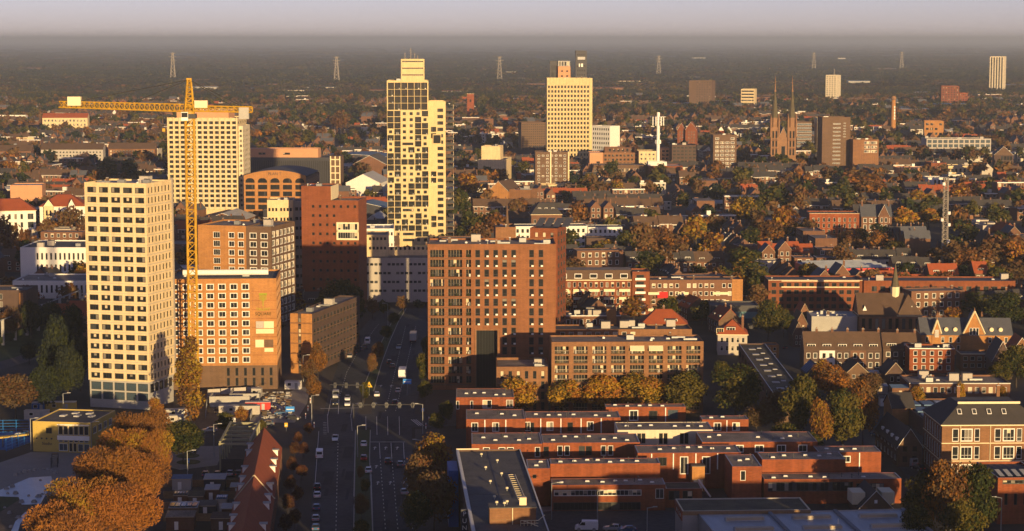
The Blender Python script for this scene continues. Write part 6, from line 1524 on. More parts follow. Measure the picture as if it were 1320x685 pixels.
for a in ((1032, 575, 476, 66, 'olive'), (1057, 588, 511, 36, 'orange'), (1086, 585, 498, 62, 'olive'), (1112, 575, 488, 46, 'russet'), (1075, 520, 470, 60, 'russet'), (1000, 560, 500, 50, 'brown'), (1120, 520, 478, 44, 'brown'), (975, 560, 520, 40, 'brown'), (1010, 590, 540, 40, 'green'), (1045, 600, 556, 40, 'green'),
          (1190, 690, 606, 64, 'olive'), (1220, 700, 584, 72, 'russet'), (1256, 700, 588, 66, 'green'), (1238, 720, 640, 70, 'olive'), (1180, 720, 650, 50, 'green'),
          (556, 640, 552, 60, 'orange'), (545, 668, 582, 62, 'brown'), (560, 690, 600, 70, 'brown'), (538, 700, 630, 46, 'green'), (575, 655, 590, 40, 'brown'), (563, 560, 530, 26, 'green'), (575, 548, 515, 24, 'olive'), (548, 520, 488, 22, 'olive'),
          (20, 540, 477, 66, 'brown'), (58, 535, 470, 50, 'dusk'), (88, 520, 445, 50, 'dusk'), (72, 505, 405, 50, 'dusk'), (94, 470, 392, 44, 'dusk'), (66, 440, 388, 36, 'dusk'), (40, 436, 390, 34, 'dusk'), (14, 440, 394, 34, 'brown'), (-12, 442, 392, 36, 'dusk'), (104, 505, 430, 36, 'dusk'), (-8, 530, 480, 46, 'dusk'), (38, 470, 440, 30, 'dusk'), (80, 470, 425, 34, 'dusk'),  # includes a row by the railway, added to shade the white offices
          (440, 426, 354, 62, 'green'), (456, 424, 375, 36, 'green'), (420, 425, 372, 34, 'olive'), (480, 412, 380, 20, 'brown'), (495, 410, 385, 18, 'olive'), (520, 403, 380, 22, 'brown'), (540, 402, 384, 18, 'green'),
          (410, 490, 440, 26, 'russet'), (398, 500, 462, 26, 'brown'), (422, 465, 436, 20, 'green'), (432, 450, 425, 20, 'brown'), (404, 520, 482, 24, 'russet'), (545, 500, 450, 20, 'green'), (550, 470, 432, 18, 'green'),
          (830, 338, 284, 50, 'brown'), (855, 338, 288, 48, 'russet'), (808, 338, 290, 34, 'olive'), (897, 330, 276, 46, 'gold'), (918, 340, 298, 42, 'orange'), (878, 335, 300, 34, 'russet'), (958, 298, 248, 42, 'gold'), (978, 296, 258, 30, 'olive'), (745, 296, 256, 34, 'russet'), (795, 258, 230, 26, 'gold'), (760, 245, 221, 24, 'gold'),
          (1000, 282, 232, 50, 'olive'), (1030, 285, 236, 40, 'brown'), (1118, 265, 220, 62, 'russet'), (1084, 270, 230, 44, 'olive'), (1165, 302, 266, 40, 'gold'), (1196, 300, 268, 46, 'gold'), (1182, 272, 244, 34, 'gold'), (1235, 270, 235, 42, 'orange'), (1012, 315, 262, 46, 'orange'), (992, 322, 280, 40, 'russet'), (1228, 356, 308, 60, 'brown'), (1272, 350, 305, 50, 'brown'), (1300, 345, 300, 50, 'brown'), (1205, 352, 318, 40, 'brown'), (1285, 300, 262, 40, 'olive'),
          (990, 440, 384, 46, 'olive'), (1010, 435, 395, 34, 'green'), (972, 400, 350, 30, 'green'), (1262, 412, 374, 50, 'green'), (1296, 425, 372, 60, 'green'), (1150, 424, 384, 54, 'orange'), (1228, 418, 394, 26, 'orange'), (1310, 500, 440, 50, 'green'), (1290, 500, 465, 40, 'olive'), (1172, 455, 430, 18, 'olive'), (1130, 455, 428, 16, 'olive'),
          (1182, 535, 494, 24, 'gold'), (1237, 530, 490, 16, 'gold'), (1292, 530, 496, 16, 'orange'), (1060, 500, 462, 30, 'orange'), (930, 500, 462, 26, 'green'), (860, 420, 380, 40, 'olive'), (905, 420, 385, 34, 'green'), (840, 405, 372, 20, 'olive'),
          (605, 262, 222, 42, 'orange'), (592, 290, 240, 34, 'green'), (610, 310, 262, 40, 'green'), (640, 312, 270, 40, 'russet'), (620, 330, 285, 40, 'brown'), (665, 285, 255, 28, 'brown'), (675, 230, 205, 24, 'green'), (645, 240, 216, 26, 'orange'),
          (10, 340, 276, 44, 'brown'), (88, 312, 262, 44, 'brown'), (30, 345, 290, 30, 'russet'), (60, 318, 280, 30, 'brown'), (108, 315, 275, 22, 'brown'), (12, 232, 206, 26, 'orange'), (290, 275, 252, 20, 'brown'), (395, 190, 165, 26, 'green'), (440, 175, 140, 34, 'brown'), (140, 235, 205, 40, 'green'), (170, 235, 208, 34, 'green'),
          (380, 590, 568, 16, 'darkred'), (384, 575, 556, 14, 'darkred'), (377, 612, 588, 18, 'darkred'), (374, 636, 612, 18, 'darkred'), (371, 662, 636, 20, 'darkred'), (368, 690, 662, 20, 'darkred'), (392, 590, 570, 16, 'darkred'), (389, 620, 598, 18, 'darkred'), (384, 650, 626, 18, 'darkred'), (380, 682, 655, 20, 'darkred'), (398, 562, 545, 16, 'darkred'),
          (466, 670, 636, 24, 'brown'), (471, 640, 615, 16, 'green'), (466, 700, 668, 24, 'green'), (465, 620, 600, 12, 'brown'), (470, 520, 490, 14, 'green'), (480, 485, 455, 18, 'brown'), (488, 468, 440, 20, 'brown'), (498, 440, 418, 18, 'green'), (508, 424, 402, 18, 'green'),
          (290, 560, 530, 30, 'olive'), (312, 548, 522, 22, 'orange'), (200, 545, 512, 24, 'orange'), (338, 560, 540, 14, 'olive')):
    ptree(*a, v=hash(a[:2]) % 3)
# ------------------------------------------------------------------ the town between the landmarks: rows of houses
for q in ((-72, 380, 62, 620), (-330, 380, 250, 330)): FOOT.append((q[0] + q[2] / 2, q[1] + q[3] / 2, 1, 0, q[2] / 2, q[3] / 2))
A, B_ = G(1175, 640), G(1122, 505); d = (B_ - A).normalized(); FOOT.append(((A.x + B_.x) / 2, (A.y + B_.y) / 2, d.y, -d.x, 7, (B_ - A).length / 2 + 15))
A, B_ = G(1005, 520), G(1040, 400); d = (B_ - A).normalized(); FOOT.append(((A.x + B_.x) / 2, (A.y + B_.y) / 2, d.y, -d.x, 6, (B_ - A).length / 2))
FOOT.append((40, 560, 1, 0, 62, 110))
def frustum(x, y, m=1.04):
    return 430 < y and abs(x) < 0.2445 * y * m + 8
HT = {}
def house_proto(k):
    """name, phrase, category, width, depth, root"""
    spec = [('terraced_house', 'dark roofed brick house', 6.6, 9, 5.6, 4.2, 'house_brick', 'dark_tile', 'x', 2), ('terraced_house', 'brown roofed brick house', 7.2, 9, 5.6, 4.6, 'house_brick', 'brown_tile', 'x', 2), ('terraced_house', 'red roofed brick house', 6.8, 9, 5.4, 4.4, 'brown_brick', 'red_tile', 'x', 2),
            ('terraced_house', 'dark roofed pale house', 7.0, 9.5, 6.0, 4.2, 'house_render', 'dark_tile', 'x', 2), ('gabled_house', 'gable fronted brick house', 7.4, 11, 6.0, 5.0, 'house_brick', 'dark_tile', 'y', 2), ('flat_roofed_house', 'flat roofed brick house', 9.0, 11, 7.2, 0, 'house_brick', 'bitumen', '', 2),
            ('flat_roofed_house', 'flat roofed pale house', 10.0, 12, 8.6, 0, 'house_render', 'gravel_roof', '', 3), ('gabled_house', 'red roofed white house', 7.6, 10, 5.8, 5.0, 'white_render', 'red_tile', 'y', 2),
            ('flats', 'flat roofed brick flats', 22.0, 11, 10.5, 0, 'house_brick', 'gravel_roof', '', 3), ('workshop', 'pale roofed low workshop', 15.0, 12, 4.2, 1.6, 'house_brick', 'light_roof', 'x', 1), ('shop_house', 'narrow brick shop house', 6.2, 13, 9.5, 3.5, 'house_brick', 'slate', 'y', 3)][k]
    nm, ph, w, D, ze, rise, wl, rf, ax, fl = spec
    t = ob(nm, None); n = max(2, int(w / 3.3))
    vol(t, .01, 0, w - .02, D, 0, ze, wl, rf, wins=[('F', .06, .94, n, .5, ze - .3, fl, .5, .62, 'wT')] + ([('L', .1, .9, 4, 1.2, ze - .4, 1, .5, .6, 'w'), ('R', .1, .9, 4, 1.2, ze - .4, 1, .5, .6, 'w')] if k == 9 else []), para=.35 if not ax else 0, cope='white_paint' if k in (5, 6) else 'grey_concrete', rname='roof' if not ax else 'ceiling')
    if ax:
        for o in [o for o in t.children if o.name.startswith('ceiling')]: bpy.data.objects.remove(o)
        gable_roof(t, .01, 0, w - .02, D, ze, ze + rise, rf, ax, over=.03 if k < 4 else .25, gm=wl, em={4: 'brown_brick', 10: 'frame_tan', 0: 'dark_tile', 1: 'brown_tile', 2: 'red_tile'}.get(k, 'white_paint'))
        if k < 5: dormer(t, w * .5, D * .12 if ax == 'x' else D * .3, ze + .55, 2.6, 1.4)
    if k != 9: chimney(t, w * .86, D * .55, ze + rise * .7, ze + rise + 1.1)
    else:
        for i in range(3): b = MB(); b.box(0, 0, 0, 3, 1.4, .5, 'white_paint', 'b'); b.build('skylight', t, (2 + i * 5, D * .2, ze + .7))
    HT[k] = (nm, ph, w, D, ze, rise, wl, rf, ax, t)
for k in range(11): house_proto(k)
rs = random.Random(21)
cand, treespots, bigs = [], [], []
CW, CD = 92.0, 66.0
ga = R(6)
for iy in range(-4, 52):
    for ix in range(-22, 22):
        cx0, cy0 = ix * CW + (iy % 2) * 30, 330 + iy * CD
        cx = cx0 * cos(ga) - (cy0 - 300) * sin(ga) * .4; cy = cy0 + cx0 * sin(ga)
        near_off = 190 < cy < 330 and -170 < cx < 330  # unseen houses below the frame, added to shade the road and estate
        if not near_off and cy < 715 + 40 and abs(cx) < 0.2445 * cy + 28: continue
        if not (frustum(cx, cy, 1.12) or (-40 < cx - .22 * cy < 180 and 300 < cy < 1500) or near_off): continue
        q = rs.random(); far = min(1, max(0, (cy - 1500) / 1500))
        if q < .08 + .66 * far and not near_off:
            for i in range(rs.randint(5, 10)): treespots.append((cx + rs.uniform(-44, 44), cy + rs.uniform(-30, 30)))
            continue
        ang = ga + rs.choice((0, 0, 0, pi / 2)) + R(rs.uniform(-6, 6)) + (R(-14) if cx < -140 else 0)
        u, v = Vector((cos(ang), sin(ang))), Vector((-sin(ang), cos(ang)))
        half = 36 if abs(math.sin(ang)) < .6 else 27
        for side in (-1, 1):
            x = -half; k = None; run = 0
            while x < half:
                if run <= 0:
                    k = rs.choices(range(11), (24, 14, 4, 5, 3, 14, 7, 1, 9, 5, 8))[0]; run = rs.randint(3, 7) if k < 4 else rs.randint(1, 3) if k not in (8, 9) else 1
                    if rs.random() < .22: x += rs.uniform(4, 12)
                w, D = HT[k][2], HT[k][3]
                if x + w > half + 6: break
                setb = 22 if half == 36 else 30
                loc = Vector((cx, cy)) + u * (x if side < 0 else -x) + v * side * setb
                a = ang if side < 0 else ang + pi
                mid = loc + Vector((cos(a), sin(a))) * w / 2 + Vector((-sin(a), cos(a))) * D / 2
                if is_free(mid.x, mid.y, max(w, D) * .46) and not (rs.random() < .05):
                    cand.append((mid.y, loc.x, loc.y, a + (0), k, rs.uniform(.9, 1.12), mid.x))
                x += w + (0.0 if k < 4 else 1.5); run -= 1
        for i in range(rs.randint(3, 7)): treespots.append((cx + u.x * rs.uniform(-34, 34) + v.x * rs.uniform(-12, 12), cy + u.y * rs.uniform(-34, 34) + v.y * rs.uniform(-12, 12)))
        for i in range(rs.randint(0, 4)): treespots.append((cx + u.x * rs.uniform(-44, 44) + v.x * rs.choice((-33, 33)), cy + u.y * rs.uniform(-44, 44) + v.y * rs.choice((-33, 33))))
for i in range(11):            # unseen taller flats, added below the frame to cast shade over estate and road
    if i not in (6,): cand.append((380, -26 + i * 25.5, 336 + 8 * sin(i * 1.7), R(4), 8, (2.15, 1.95, 2.2, 2.05)[i % 4], -15 + i * 25.5))
cand.sort()
inview = lambda x, y: frustum(x, y, 1.0)
ind = [c for c in cand if inview(c[6], c[0])][:285]
inds = set(id(c) for c in ind)
first = set()
for my, x, y, a, k, sz, mx_ in ind:
    nm, ph, w, D, ze, rise, wl, rf, ax, t = HT[k]
    # a front turned away from the viewer is set the other way round
    if k in first:
        c = t.copy(); COL.objects.link(c)
        for ch in list(KIDS.setdefault(k, list(t.children))):
            e = ch.copy(); COL.objects.link(e); e.parent = c
    else:
        c = t; first.add(k); KIDS[k] = list(t.children)
    if cos(a) < -.2: x, y, a = x + cos(a) * w - sin(a) * D, y + sin(a) * w + cos(a) * D, a + pi
    c.location = (x, y, 0); c.rotation_euler = (0, 0, a); c.scale = (1, 1, sz)
    c['category'] = {'workshop': 'workshop', 'flats': 'apartment block'}.get(nm, 'house'); c['group'] = 'houses of the inner town'
    LBL.append((c, ph, *PX((mx_, my, ze))))
    FOOT.append((mx_, my, cos(a), sin(a), w / 2, D / 2))
for k in range(11):
    if k not in first:
        for ch in list(HT[k][9].children): bpy.data.objects.remove(ch)
        bpy.data.objects.remove(HT[k][9])
# all further houses and the added unseen shade casters: one mass
b = MB()
for c in cand:
    if id(c) in inds: continue
    my, x, y, a, k, sz, mx_ = c
    nm, ph, w, D, ze, rise, wl, rf, ax, t = HT[k]
    ze *= sz
    if cos(a) < -.2: x, y, a = x + cos(a) * w - sin(a) * D, y + sin(a) * w + cos(a) * D, a + pi
    ca, sa = cos(a), sin(a)
    T = lambda px_, py_, pz: (x + ca * px_ - sa * py_, y + sa * px_ + ca * py_, pz)
    g = [(0, 0), (w, 0), (w, D), (0, D)]
    for i in range(4):
        p, q = g[i], g[(i + 1) % 4]; b.quad(T(*p, 0), T(*q, 0), T(*q, ze), T(*p, ze), wl)
    n = max(2, int(w / 3.3)); fl = 3 if ze > 8 else 2
    if my < 2600:
        for i in range(n):
            for j in range(fl):
                x0 = w * (i + .28) / n; x1 = x0 + w / n * .45; z0 = (j + .28) * ze / fl; z1 = z0 + ze / fl * .5
                b.quad(T(x0, -.03, z0), T(x1, -.03, z0), T(x1, -.03, z1), T(x0, -.03, z1), 'glass_dark' if (i + j + int(x)) % 5 else 'curtain')
                b.quad(T(x0 - .1, -.015, z0 - .1), T(x1 + .1, -.015, z0 - .1), T(x1 + .1, -.015, z1 + .1), T(x0 - .1, -.015, z1 + .1), 'frame_white')
    if ax == 'x':
        e = .25
        b.quad(T(-.02, -e, ze - .1), T(w + .02, -e, ze - .1), T(w + .02, D / 2, ze + rise), T(-.02, D / 2, ze + rise), rf); b.quad(T(-.02, D + e, ze - .1), T(w + .02, D + e, ze - .1), T(w + .02, D / 2, ze + rise), T(-.02, D / 2, ze + rise), rf)
        b.quad(T(-.02, -e, ze - .35), T(w + .02, -e, ze - .35), T(w + .02, -e, ze - .1), T(-.02, -e, ze - .1), 'white_paint')
        for xx in (0, w): b.tri(T(xx, 0, ze), T(xx, D, ze), T(xx, D / 2, ze + rise), wl)
    elif ax == 'y':
        for xx, e in ((0, -.25), (w, .25)): b.quad(T(xx + e, -.2, ze - .1), T(xx + e, D + .2, ze - .1), T(w / 2, D + .2, ze + rise), T(w / 2, -.2, ze + rise), rf)
        for yy in (0, D): b.tri(T(0, yy, ze), T(w, yy, ze), T(w / 2, yy, ze + rise), wl)
    else:
        b.quad(*[T(*p, ze) for p in g], rf); b.quad(T(0, -.05, ze - .4), T(w, -.05, ze - .4), T(w, -.05, ze + .2), T(0, -.05, ze + .2), 'white_paint')
        if rs.random() < .6:
            ax0, ay0 = rs.uniform(1, w - 3), rs.uniform(2, D - 4); q = [T(ax0, ay0, 0), T(ax0 + 2.4, ay0, 0), T(ax0 + 2.4, ay0 + 2, 0), T(ax0, ay0 + 2, 0)]; zt_ = ze + rs.uniform(.8, 2.4); m = rs.choice(['white_render', 'tan_brick', 'grey_metal'])
            for i in range(4): p0, p1 = q[i], q[(i + 1) % 4]; b.quad((*p0[:2], ze), (*p1[:2], ze), (*p1[:2], zt_), (*p0[:2], zt_), m)
            b.quad(*[(*p[:2], zt_) for p in q], 'light_roof')
    if ax and k != 9:
        cx_, cy_ = w * .85, D * .5; q = [T(cx_ - .4, cy_ - .3, 0), T(cx_ + .4, cy_ - .3, 0), T(cx_ + .4, cy_ + .3, 0), T(cx_ - .4, cy_ + .3, 0)]
        for i in range(4): p0, p1 = q[i], q[(i + 1) % 4]; b.quad((*p0[:2], ze), (*p1[:2], ze), (*p1[:2], ze + rise + 1.1), (*p0[:2], ze + rise + 1.1), 'house_brick')
        b.quad(*[(*p[:2], ze + rise + 1.1) for p in q], 'grey_concrete')
# sheds and halls glinting on the plain
for i in range(80):
    py_ = rs.uniform(66, 150); p = G(rs.uniform(-40, 1360), py_); w = rs.uniform(20, 80); D = rs.uniform(15, 40); h = rs.uniform(5, 9)
    if not is_free(p.x, p.y, 25) or 940 < PX(p)[0] < 1060: continue
    b.box(p.x, p.y, 0, p.x + w, p.y + D, h, rs.choice(['grey_concrete', 'pale_panel', 'grey_panel', 'tan_brick', 'house_brick', 'brown_brick']), 'bt'); b.quad((p.x, p.y, h), (p.x + w, p.y, h), (p.x + w, p.y + D, h + 1), (p.x, p.y + D, h + 1), rs.choice(['light_roof', 'bitumen', 'brown_tile', 'red_tile', 'blue_roof']))
tag(b.build('houses'), kind='stuff')

# ------------------------------------------------------------------ trees one can tell apart, then the rest as a wood
rs = random.Random(8)
ts = sorted([(y, x) for x, y in treespots if is_free(x, y, 1.5)])
n_manual = sum(1 for l in LBL if 'tree' in l[1])
kk = ['russet', 'brown', 'olive', 'dusk', 'green', 'brown', 'olive', 'brown', 'dusk', 'green', 'green', 'olive', 'gold', 'russet', 'orange']
ti = [p for p in ts if inview(p[1], p[0])][: max(0, 280 - n_manual)]
tis = set(ti)
for y, x in ti:
    h = rs.uniform(8, 16); put_tree((x, y), h, h * rs.uniform(.85, 1.25), rs.choice(kk), 'mid', v=rs.randint(0, 1))
PC = bpy.data.collections.new('wood_sources')
PN = []
def src(me):
    o = bpy.data.objects.new('tree_%02d' % len(PN), me); PC.objects.link(o); PN.append(o)
for kd in ('russet', 'brown', 'olive', 'green', 'dusk', 'brown'):
    for v in range(2): src(tree_proto(kd, 'far', 'round', 10 + v)[0])
def clump(mats, seed):
    g = random.Random(seed); bl = []
    for i in range(14):
        a, r = g.uniform(0, 6.28), 18 * math.sqrt(g.random()); hh = g.uniform(5.5, 9.5)
        bl.append(((r * cos(a), r * sin(a), hh * .62), (g.uniform(4, 7), g.uniform(4, 7), hh * .62)))
    return leaves_mesh('clump', bl, 420, 3.0, mats, seed)
for i, m in enumerate((['leaf_farbrown', 'leaf_dusk', 'leaf_farbrown'], ['leaf_olive', 'leaf_dusk', 'leaf_dusk'], ['leaf_dusk', 'leaf_green', 'leaf_dusk'], ['leaf_russet', 'leaf_farbrown', 'leaf_farbrown'], ['leaf_green', 'leaf_dusk', 'leaf_farbrown'], ['leaf_brown', 'leaf_farbrown', 'leaf_olive'])): src(clump(m, 200 + i))
pts, idx, scl, rot = [], [], [], []
for y, x in ts:
    if (y, x) in tis: continue
    h = rs.uniform(7, 17) / 12; w = h * rs.uniform(.9, 1.35)
    pts.append((x, y, -.3)); idx.append(rs.randint(0, 11)); scl.append((w, w, h)); rot.append(rs.uniform(0, 6.28))
g = np.random.default_rng(4)
def vnoise(x, y, s, seed):
    gg = np.random.default_rng(seed); T_ = gg.random((64, 64)); X, Y = x / s, y / s
    xi, yi = np.floor(X).astype(int), np.floor(Y).astype(int); fx, fy = X - xi, Y - yi; fx, fy = fx * fx * (3 - 2 * fx), fy * fy * (3 - 2 * fy)
    t = lambda a, c: T_[a % 64, c % 64]
    return (t(xi, yi) * (1 - fx) + t(xi + 1, yi) * fx) * (1 - fy) + (t(xi, yi + 1) * (1 - fx) + t(xi + 1, yi + 1) * fx) * fy
n = 17000
py_ = 57.0 + (150 - 57.0) * g.random(n) ** 0.9; px_ = -140 + 1600 * g.random(n)
for x_, y_ in zip(px_, py_):
    p = G(x_, y_)
    nz = float(vnoise(np.array([p.x + 50000.]), np.array([p.y * .7]), 380 + p.y * .03, 5)[0]); n2 = float(vnoise(np.array([p.x + 50000.]), np.array([p.y * .6]), 900, 9)[0])
    dens = .95 if p.y > 2900 else max(.12, (p.y - 1500) / 1900)
    if nz < .34 and p.y > 2700: continue
    if rs.random() > dens or not is_free(p.x, p.y, 14): continue
    dk = nz * .6 + n2 * .4 + rs.uniform(-.16, .16)
    k = 12 + (2 if dk > .66 else 4 if dk > .58 else 1 if dk > .5 else 0 if dk > .42 else 3 if dk > .34 else 5)
    s = (.42 if p.y < 3000 else .6 if p.y < 4500 else 1.0 + min(2.5, p.y / 9000)) * rs.uniform(.75, 1.2); hz = rs.uniform(.75, 1.15)
    pts.append((p.x, p.y, -1.0)); idx.append(k); scl.append((s * 1.15, s, hz)); rot.append(rs.uniform(0, 6.28))
me = bpy.data.meshes.new('wood'); me.from_pydata(pts, [], [])
a_ = me.attributes.new('idx', 'INT', 'POINT'); a_.data.foreach_set('value', np.array(idx, np.int32))
a_ = me.attributes.new('scl', 'FLOAT_VECTOR', 'POINT'); a_.data.foreach_set('vector', np.array(scl, np.float32).ravel())
a_ = me.attributes.new('rot', 'FLOAT_VECTOR', 'POINT'); a_.data.foreach_set('vector', np.array([(0, 0, r) for r in rot], np.float32).ravel())
ng = bpy.data.node_groups.new('wood', 'GeometryNodeTree')
ng.interface.new_socket('Geometry', in_out='INPUT', socket_type='NodeSocketGeometry'); ng.interface.new_socket('Geometry', in_out='OUTPUT', socket_type='NodeSocketGeometry')
N = ng.nodes.new; gi, go, ip, ci = N('NodeGroupInput'), N('NodeGroupOutput'), N('GeometryNodeInstanceOnPoints'), N('GeometryNodeCollectionInfo')
ci.inputs['Collection'].default_value = PC; ci.inputs['Separate Children'].default_value = True; ci.inputs['Reset Children'].default_value = True
ip.inputs['Pick Instance'].default_value = True
def attr(nm, ty):
    q = N('GeometryNodeInputNamedAttribute'); q.data_type = ty; q.inputs['Name'].default_value = nm
    return next(o for o in q.outputs if o.enabled and o.name == 'Attribute')
ng.links.new(gi.outputs[0], ip.inputs['Points']); ng.links.new(ci.outputs[0], ip.inputs['Instance'])
ng.links.new(attr('idx', 'INT'), ip.inputs['Instance Index']); ng.links.new(attr('scl', 'FLOAT_VECTOR'), ip.inputs['Scale']); ng.links.new(attr('rot', 'FLOAT_VECTOR'), ip.inputs['Rotation'])
ng.links.new(ip.outputs[0], go.inputs[0])
wo = tag(ob('wood', me), kind='stuff'); md = wo.modifiers.new('wood', 'NODES'); md.node_group = ng

# ------------------------------------------------------------------ labels that say where a house or a tree stands
ones = ['', 'first', 'second', 'third', 'fourth', 'fifth', 'sixth', 'seventh', 'eighth', 'ninth', 'tenth', 'eleventh', 'twelfth', 'thirteenth', 'fourteenth', 'fifteenth', 'sixteenth', 'seventeenth', 'eighteenth', 'nineteenth']
def ordinal(n): return ones[n] if n < 20 else {2: 'twenty', 3: 'thirty', 4: 'forty', 5: 'fifty'}[n // 10] + ('-' + ones[n % 10] if n % 10 else 'th') if n % 10 or n // 10 > 9 else {2: 'twentieth', 3: 'thirtieth', 4: 'fortieth', 5: 'fiftieth'}[n // 10]
byk = {}
for o, ph, x, y in LBL:
    L = min(LAND, key=lambda l: (l[1] - x) ** 2 + 2.2 * (l[2] - y) ** 2)
    dx, dy = x - L[1], y - L[2]
    rel = 'in front of' if dy > 10 and dy > abs(dx) * .35 else 'beyond' if dy < -10 and -dy > abs(dx) * .35 else 'sunward of' if dx > 0 else 'shadeward of'
    byk.setdefault((ph, rel, L[0]), []).append((dx * dx + 2.2 * dy * dy, o))
for (ph, rel, l), v in byk.items():
    v.sort(key=lambda q: q[0])
    for i, (_, o) in enumerate(v): o['label'] = ('' if len(v) == 1 else ordinal(i + 1) + ' ') + '%s %s %s' % (ph, rel, l)
# ------------------------------------------------------------------ vehicles
def wheel_mesh(r=.33, w=.22):
    b = MB()
    for s, R0, m in ((0, r, 'rubber'),):
        k = len(b.v); n = 10
        for x in (-w / 2, w / 2):
            for j in range(n): b.v.append((x, r * cos(2 * pi * j / n), r + r * sin(2 * pi * j / n)))
        for j in range(n): b.f.append((k + j, k + (j + 1) % n, k + n + (j + 1) % n, k + n + j)); b.m.append(b.mi('rubber'))
        b.f.append(tuple(k + j for j in range(n))); b.m.append(b.mi('grey_metal')); b.f.append(tuple(k + n + j for j in range(n))); b.m.append(b.mi('grey_metal'))
    return b.mesh('wheel')
WH, WH2 = wheel_mesh(), wheel_mesh(.40, .26)
def loft(b, prof, xs, m):
    """closed side profile (y, z, half width) joined across the car"""
    k = len(b.v); n = len(prof)
    for s in (-1, 1):
        for y, z, hw in prof: b.v.append((s * hw, y, z))
    for j in range(n): b.f.append((k + j, k + (j + 1) % n, k + n + (j + 1) % n, k + n + j)); b.m.append(b.mi(m))
    b.f.append(tuple(k + j for j in range(n))); b.m.append(b.mi(m)); b.f.append(tuple(k + n + n - 1 - j for j in range(n))); b.m.append(b.mi(m))
VT = {}
def vehicle(kind, colr):
    if (kind, colr) in VT: return VT[kind, colr]
    parts = []
    m = 'car_' + colr
    if kind == 'car':
        b = MB(); loft(b, [(-2.15, .35, .80), (-2.2, .70, .86), (-2.05, .96, .84), (-1.5, 1.0, .84), (.75, .98, .86), (1.9, .80, .82), (2.15, .62, .80), (2.15, .32, .78)], None, m); parts.append(('body', b.mesh('body')))
        b = MB(); loft(b, [(-1.75, .985, .80), (-1.35, 1.40, .64), (.05, 1.43, .64), (.85, .975, .80)], None, 'glass_dark'); b.quad((-.62, -1.33, 1.415), (.62, -1.33, 1.415), (.62, .04, 1.445), (-.62, .04, 1.445), m)
        for y0, y1 in ((-.45, -.36), (-1.42, -1.30)):
            for s in (-1, 1): b.quad((s * .81, y0, .99), (s * .81, y1, .99), (s * .655, y1, 1.41), (s * .655, y0, 1.41), m)
        parts.append(('cabin', b.mesh('cabin')))
        wy = (1.35, -1.35); hl, tl, hy, ty, hz = .58, .62, 2.16, -2.21, .62
    elif kind == 'van':
        b = MB(); loft(b, [(-2.6, .35, .95), (-2.65, 1.2, .97), (-2.6, 2.25, .88), (1.0, 2.30, .88), (1.75, 1.35, .92), (2.45, 1.10, .90), (2.6, .75, .88), (2.6, .35, .88)], None, m); parts.append(('body', b.mesh('body')))
        b = MB(); b.quad((-.78, 1.12, 2.18), (.78, 1.12, 2.18), (.84, 1.76, 1.40), (-.84, 1.76, 1.40), 'glass_dark')
        for s in (-1, 1): b.quad((s * .945, .3, 1.35), (s * .945, 1.55, 1.35), (s * .905, 1.05, 2.05), (s * .905, .3, 2.05), 'glass_dark')
        b.quad((-.7, -2.66, 1.35), (.7, -2.66, 1.35), (.68, -2.63, 2.0), (-.68, -2.63, 2.0), 'glass_dark'); parts.append(('windscreen', b.mesh('windscreen')))
        wy = (1.7, -1.7); hl, tl, hy, ty, hz = .68, .78, 2.61, -2.66, .8
    else:
        L = 4.8
        b = MB(); b.box(-1.2, -L, .9, 1.2, 2.6, 3.5, m); parts.append(('cargo_box', b.mesh('cargo_box')))
        b = MB(); b.box(-1.15, 2.7, .5, 1.15, 4.6, 2.9, 'car_red' if colr == 'white' else m); b.box(-1.1, -L + .2, .5, 1.1, 2.7, .85, 'dark_metal'); parts.append(('cab', b.mesh('cab')))
        b = MB(); b.quad((-1.0, 4.61, 1.6), (1.0, 4.61, 1.6), (1.0, 4.61, 2.6), (-1.0, 4.61, 2.6), 'glass_dark'); b.quad((1.16, 3.2, 1.6), (1.16, 4.4, 1.6), (1.16, 4.4, 2.5), (1.16, 3.2, 2.5), 'glass_dark'); b.quad((-1.16, 3.2, 1.6), (-1.16, 4.4, 1.6), (-1.16, 4.4, 2.5), (-1.16, 3.2, 2.5), 'glass_dark'); parts.append(('windscreen', b.mesh('windscreen')))
        wy = (3.6, -3.2); hl, tl, hy, ty, hz = .9, .95, 4.62, -L - .01, .8
    def lamp(nm, mm, y):
        b = MB(); b.box(-.17, y - .02, -.07, .17, y + .02, .07, mm); return b.mesh(nm)
    VT[kind, colr] = (parts, wy, (hl, hy, tl, ty, hz, lamp('headlight', 'white_paint', 0), lamp('headlight', 'headlamp', 0), lamp('tail_light', 'tail_lamp', 0)))
    return VT[kind, colr]
def road_dir(y, L=RR):
    for (x0, y0), (x1, y1) in zip(L, L[1:]):
        if y1 <= y <= y0: d = G(x1, y1) - G(x0, y0); return math.atan2(-d.x, d.y)
    return 0.0
def car(x, y, head, kind, colr, label, lit=False, name=None, group='vehicles on the streets'):
    parts, wy, (hl, hy, tl, ty, hz, h0, h1, t0) = vehicle(kind, colr)
    a = head if abs(head) > 1.2 or head == 0 else head
    p = G(x, y)
    t = thing(name or {'car': 'parked_car', 'van': 'delivery_van', 'truck': 'box_truck'}[kind], label, {'car': 'car', 'van': 'van', 'truck': 'truck'}[kind], (p.x, p.y, .02), head, group)
    for nm, me in parts: ob(nm, me, t)
    for yy in wy:
        for s in (-1, 1): ob('wheel', WH if kind == 'car' else WH2, t, (s * (.74 if kind == 'car' else .84 if kind == 'van' else 1.0), yy, 0))
    for s in (-1, 1): ob('headlight', h1 if lit else h0, t, (s * hl, hy, hz)); ob('tail_light', t0, t, (s * tl, ty, hz + .1))
    return t
aw = lambda y: road_dir(y); tw = lambda y: road_dir(y) + pi
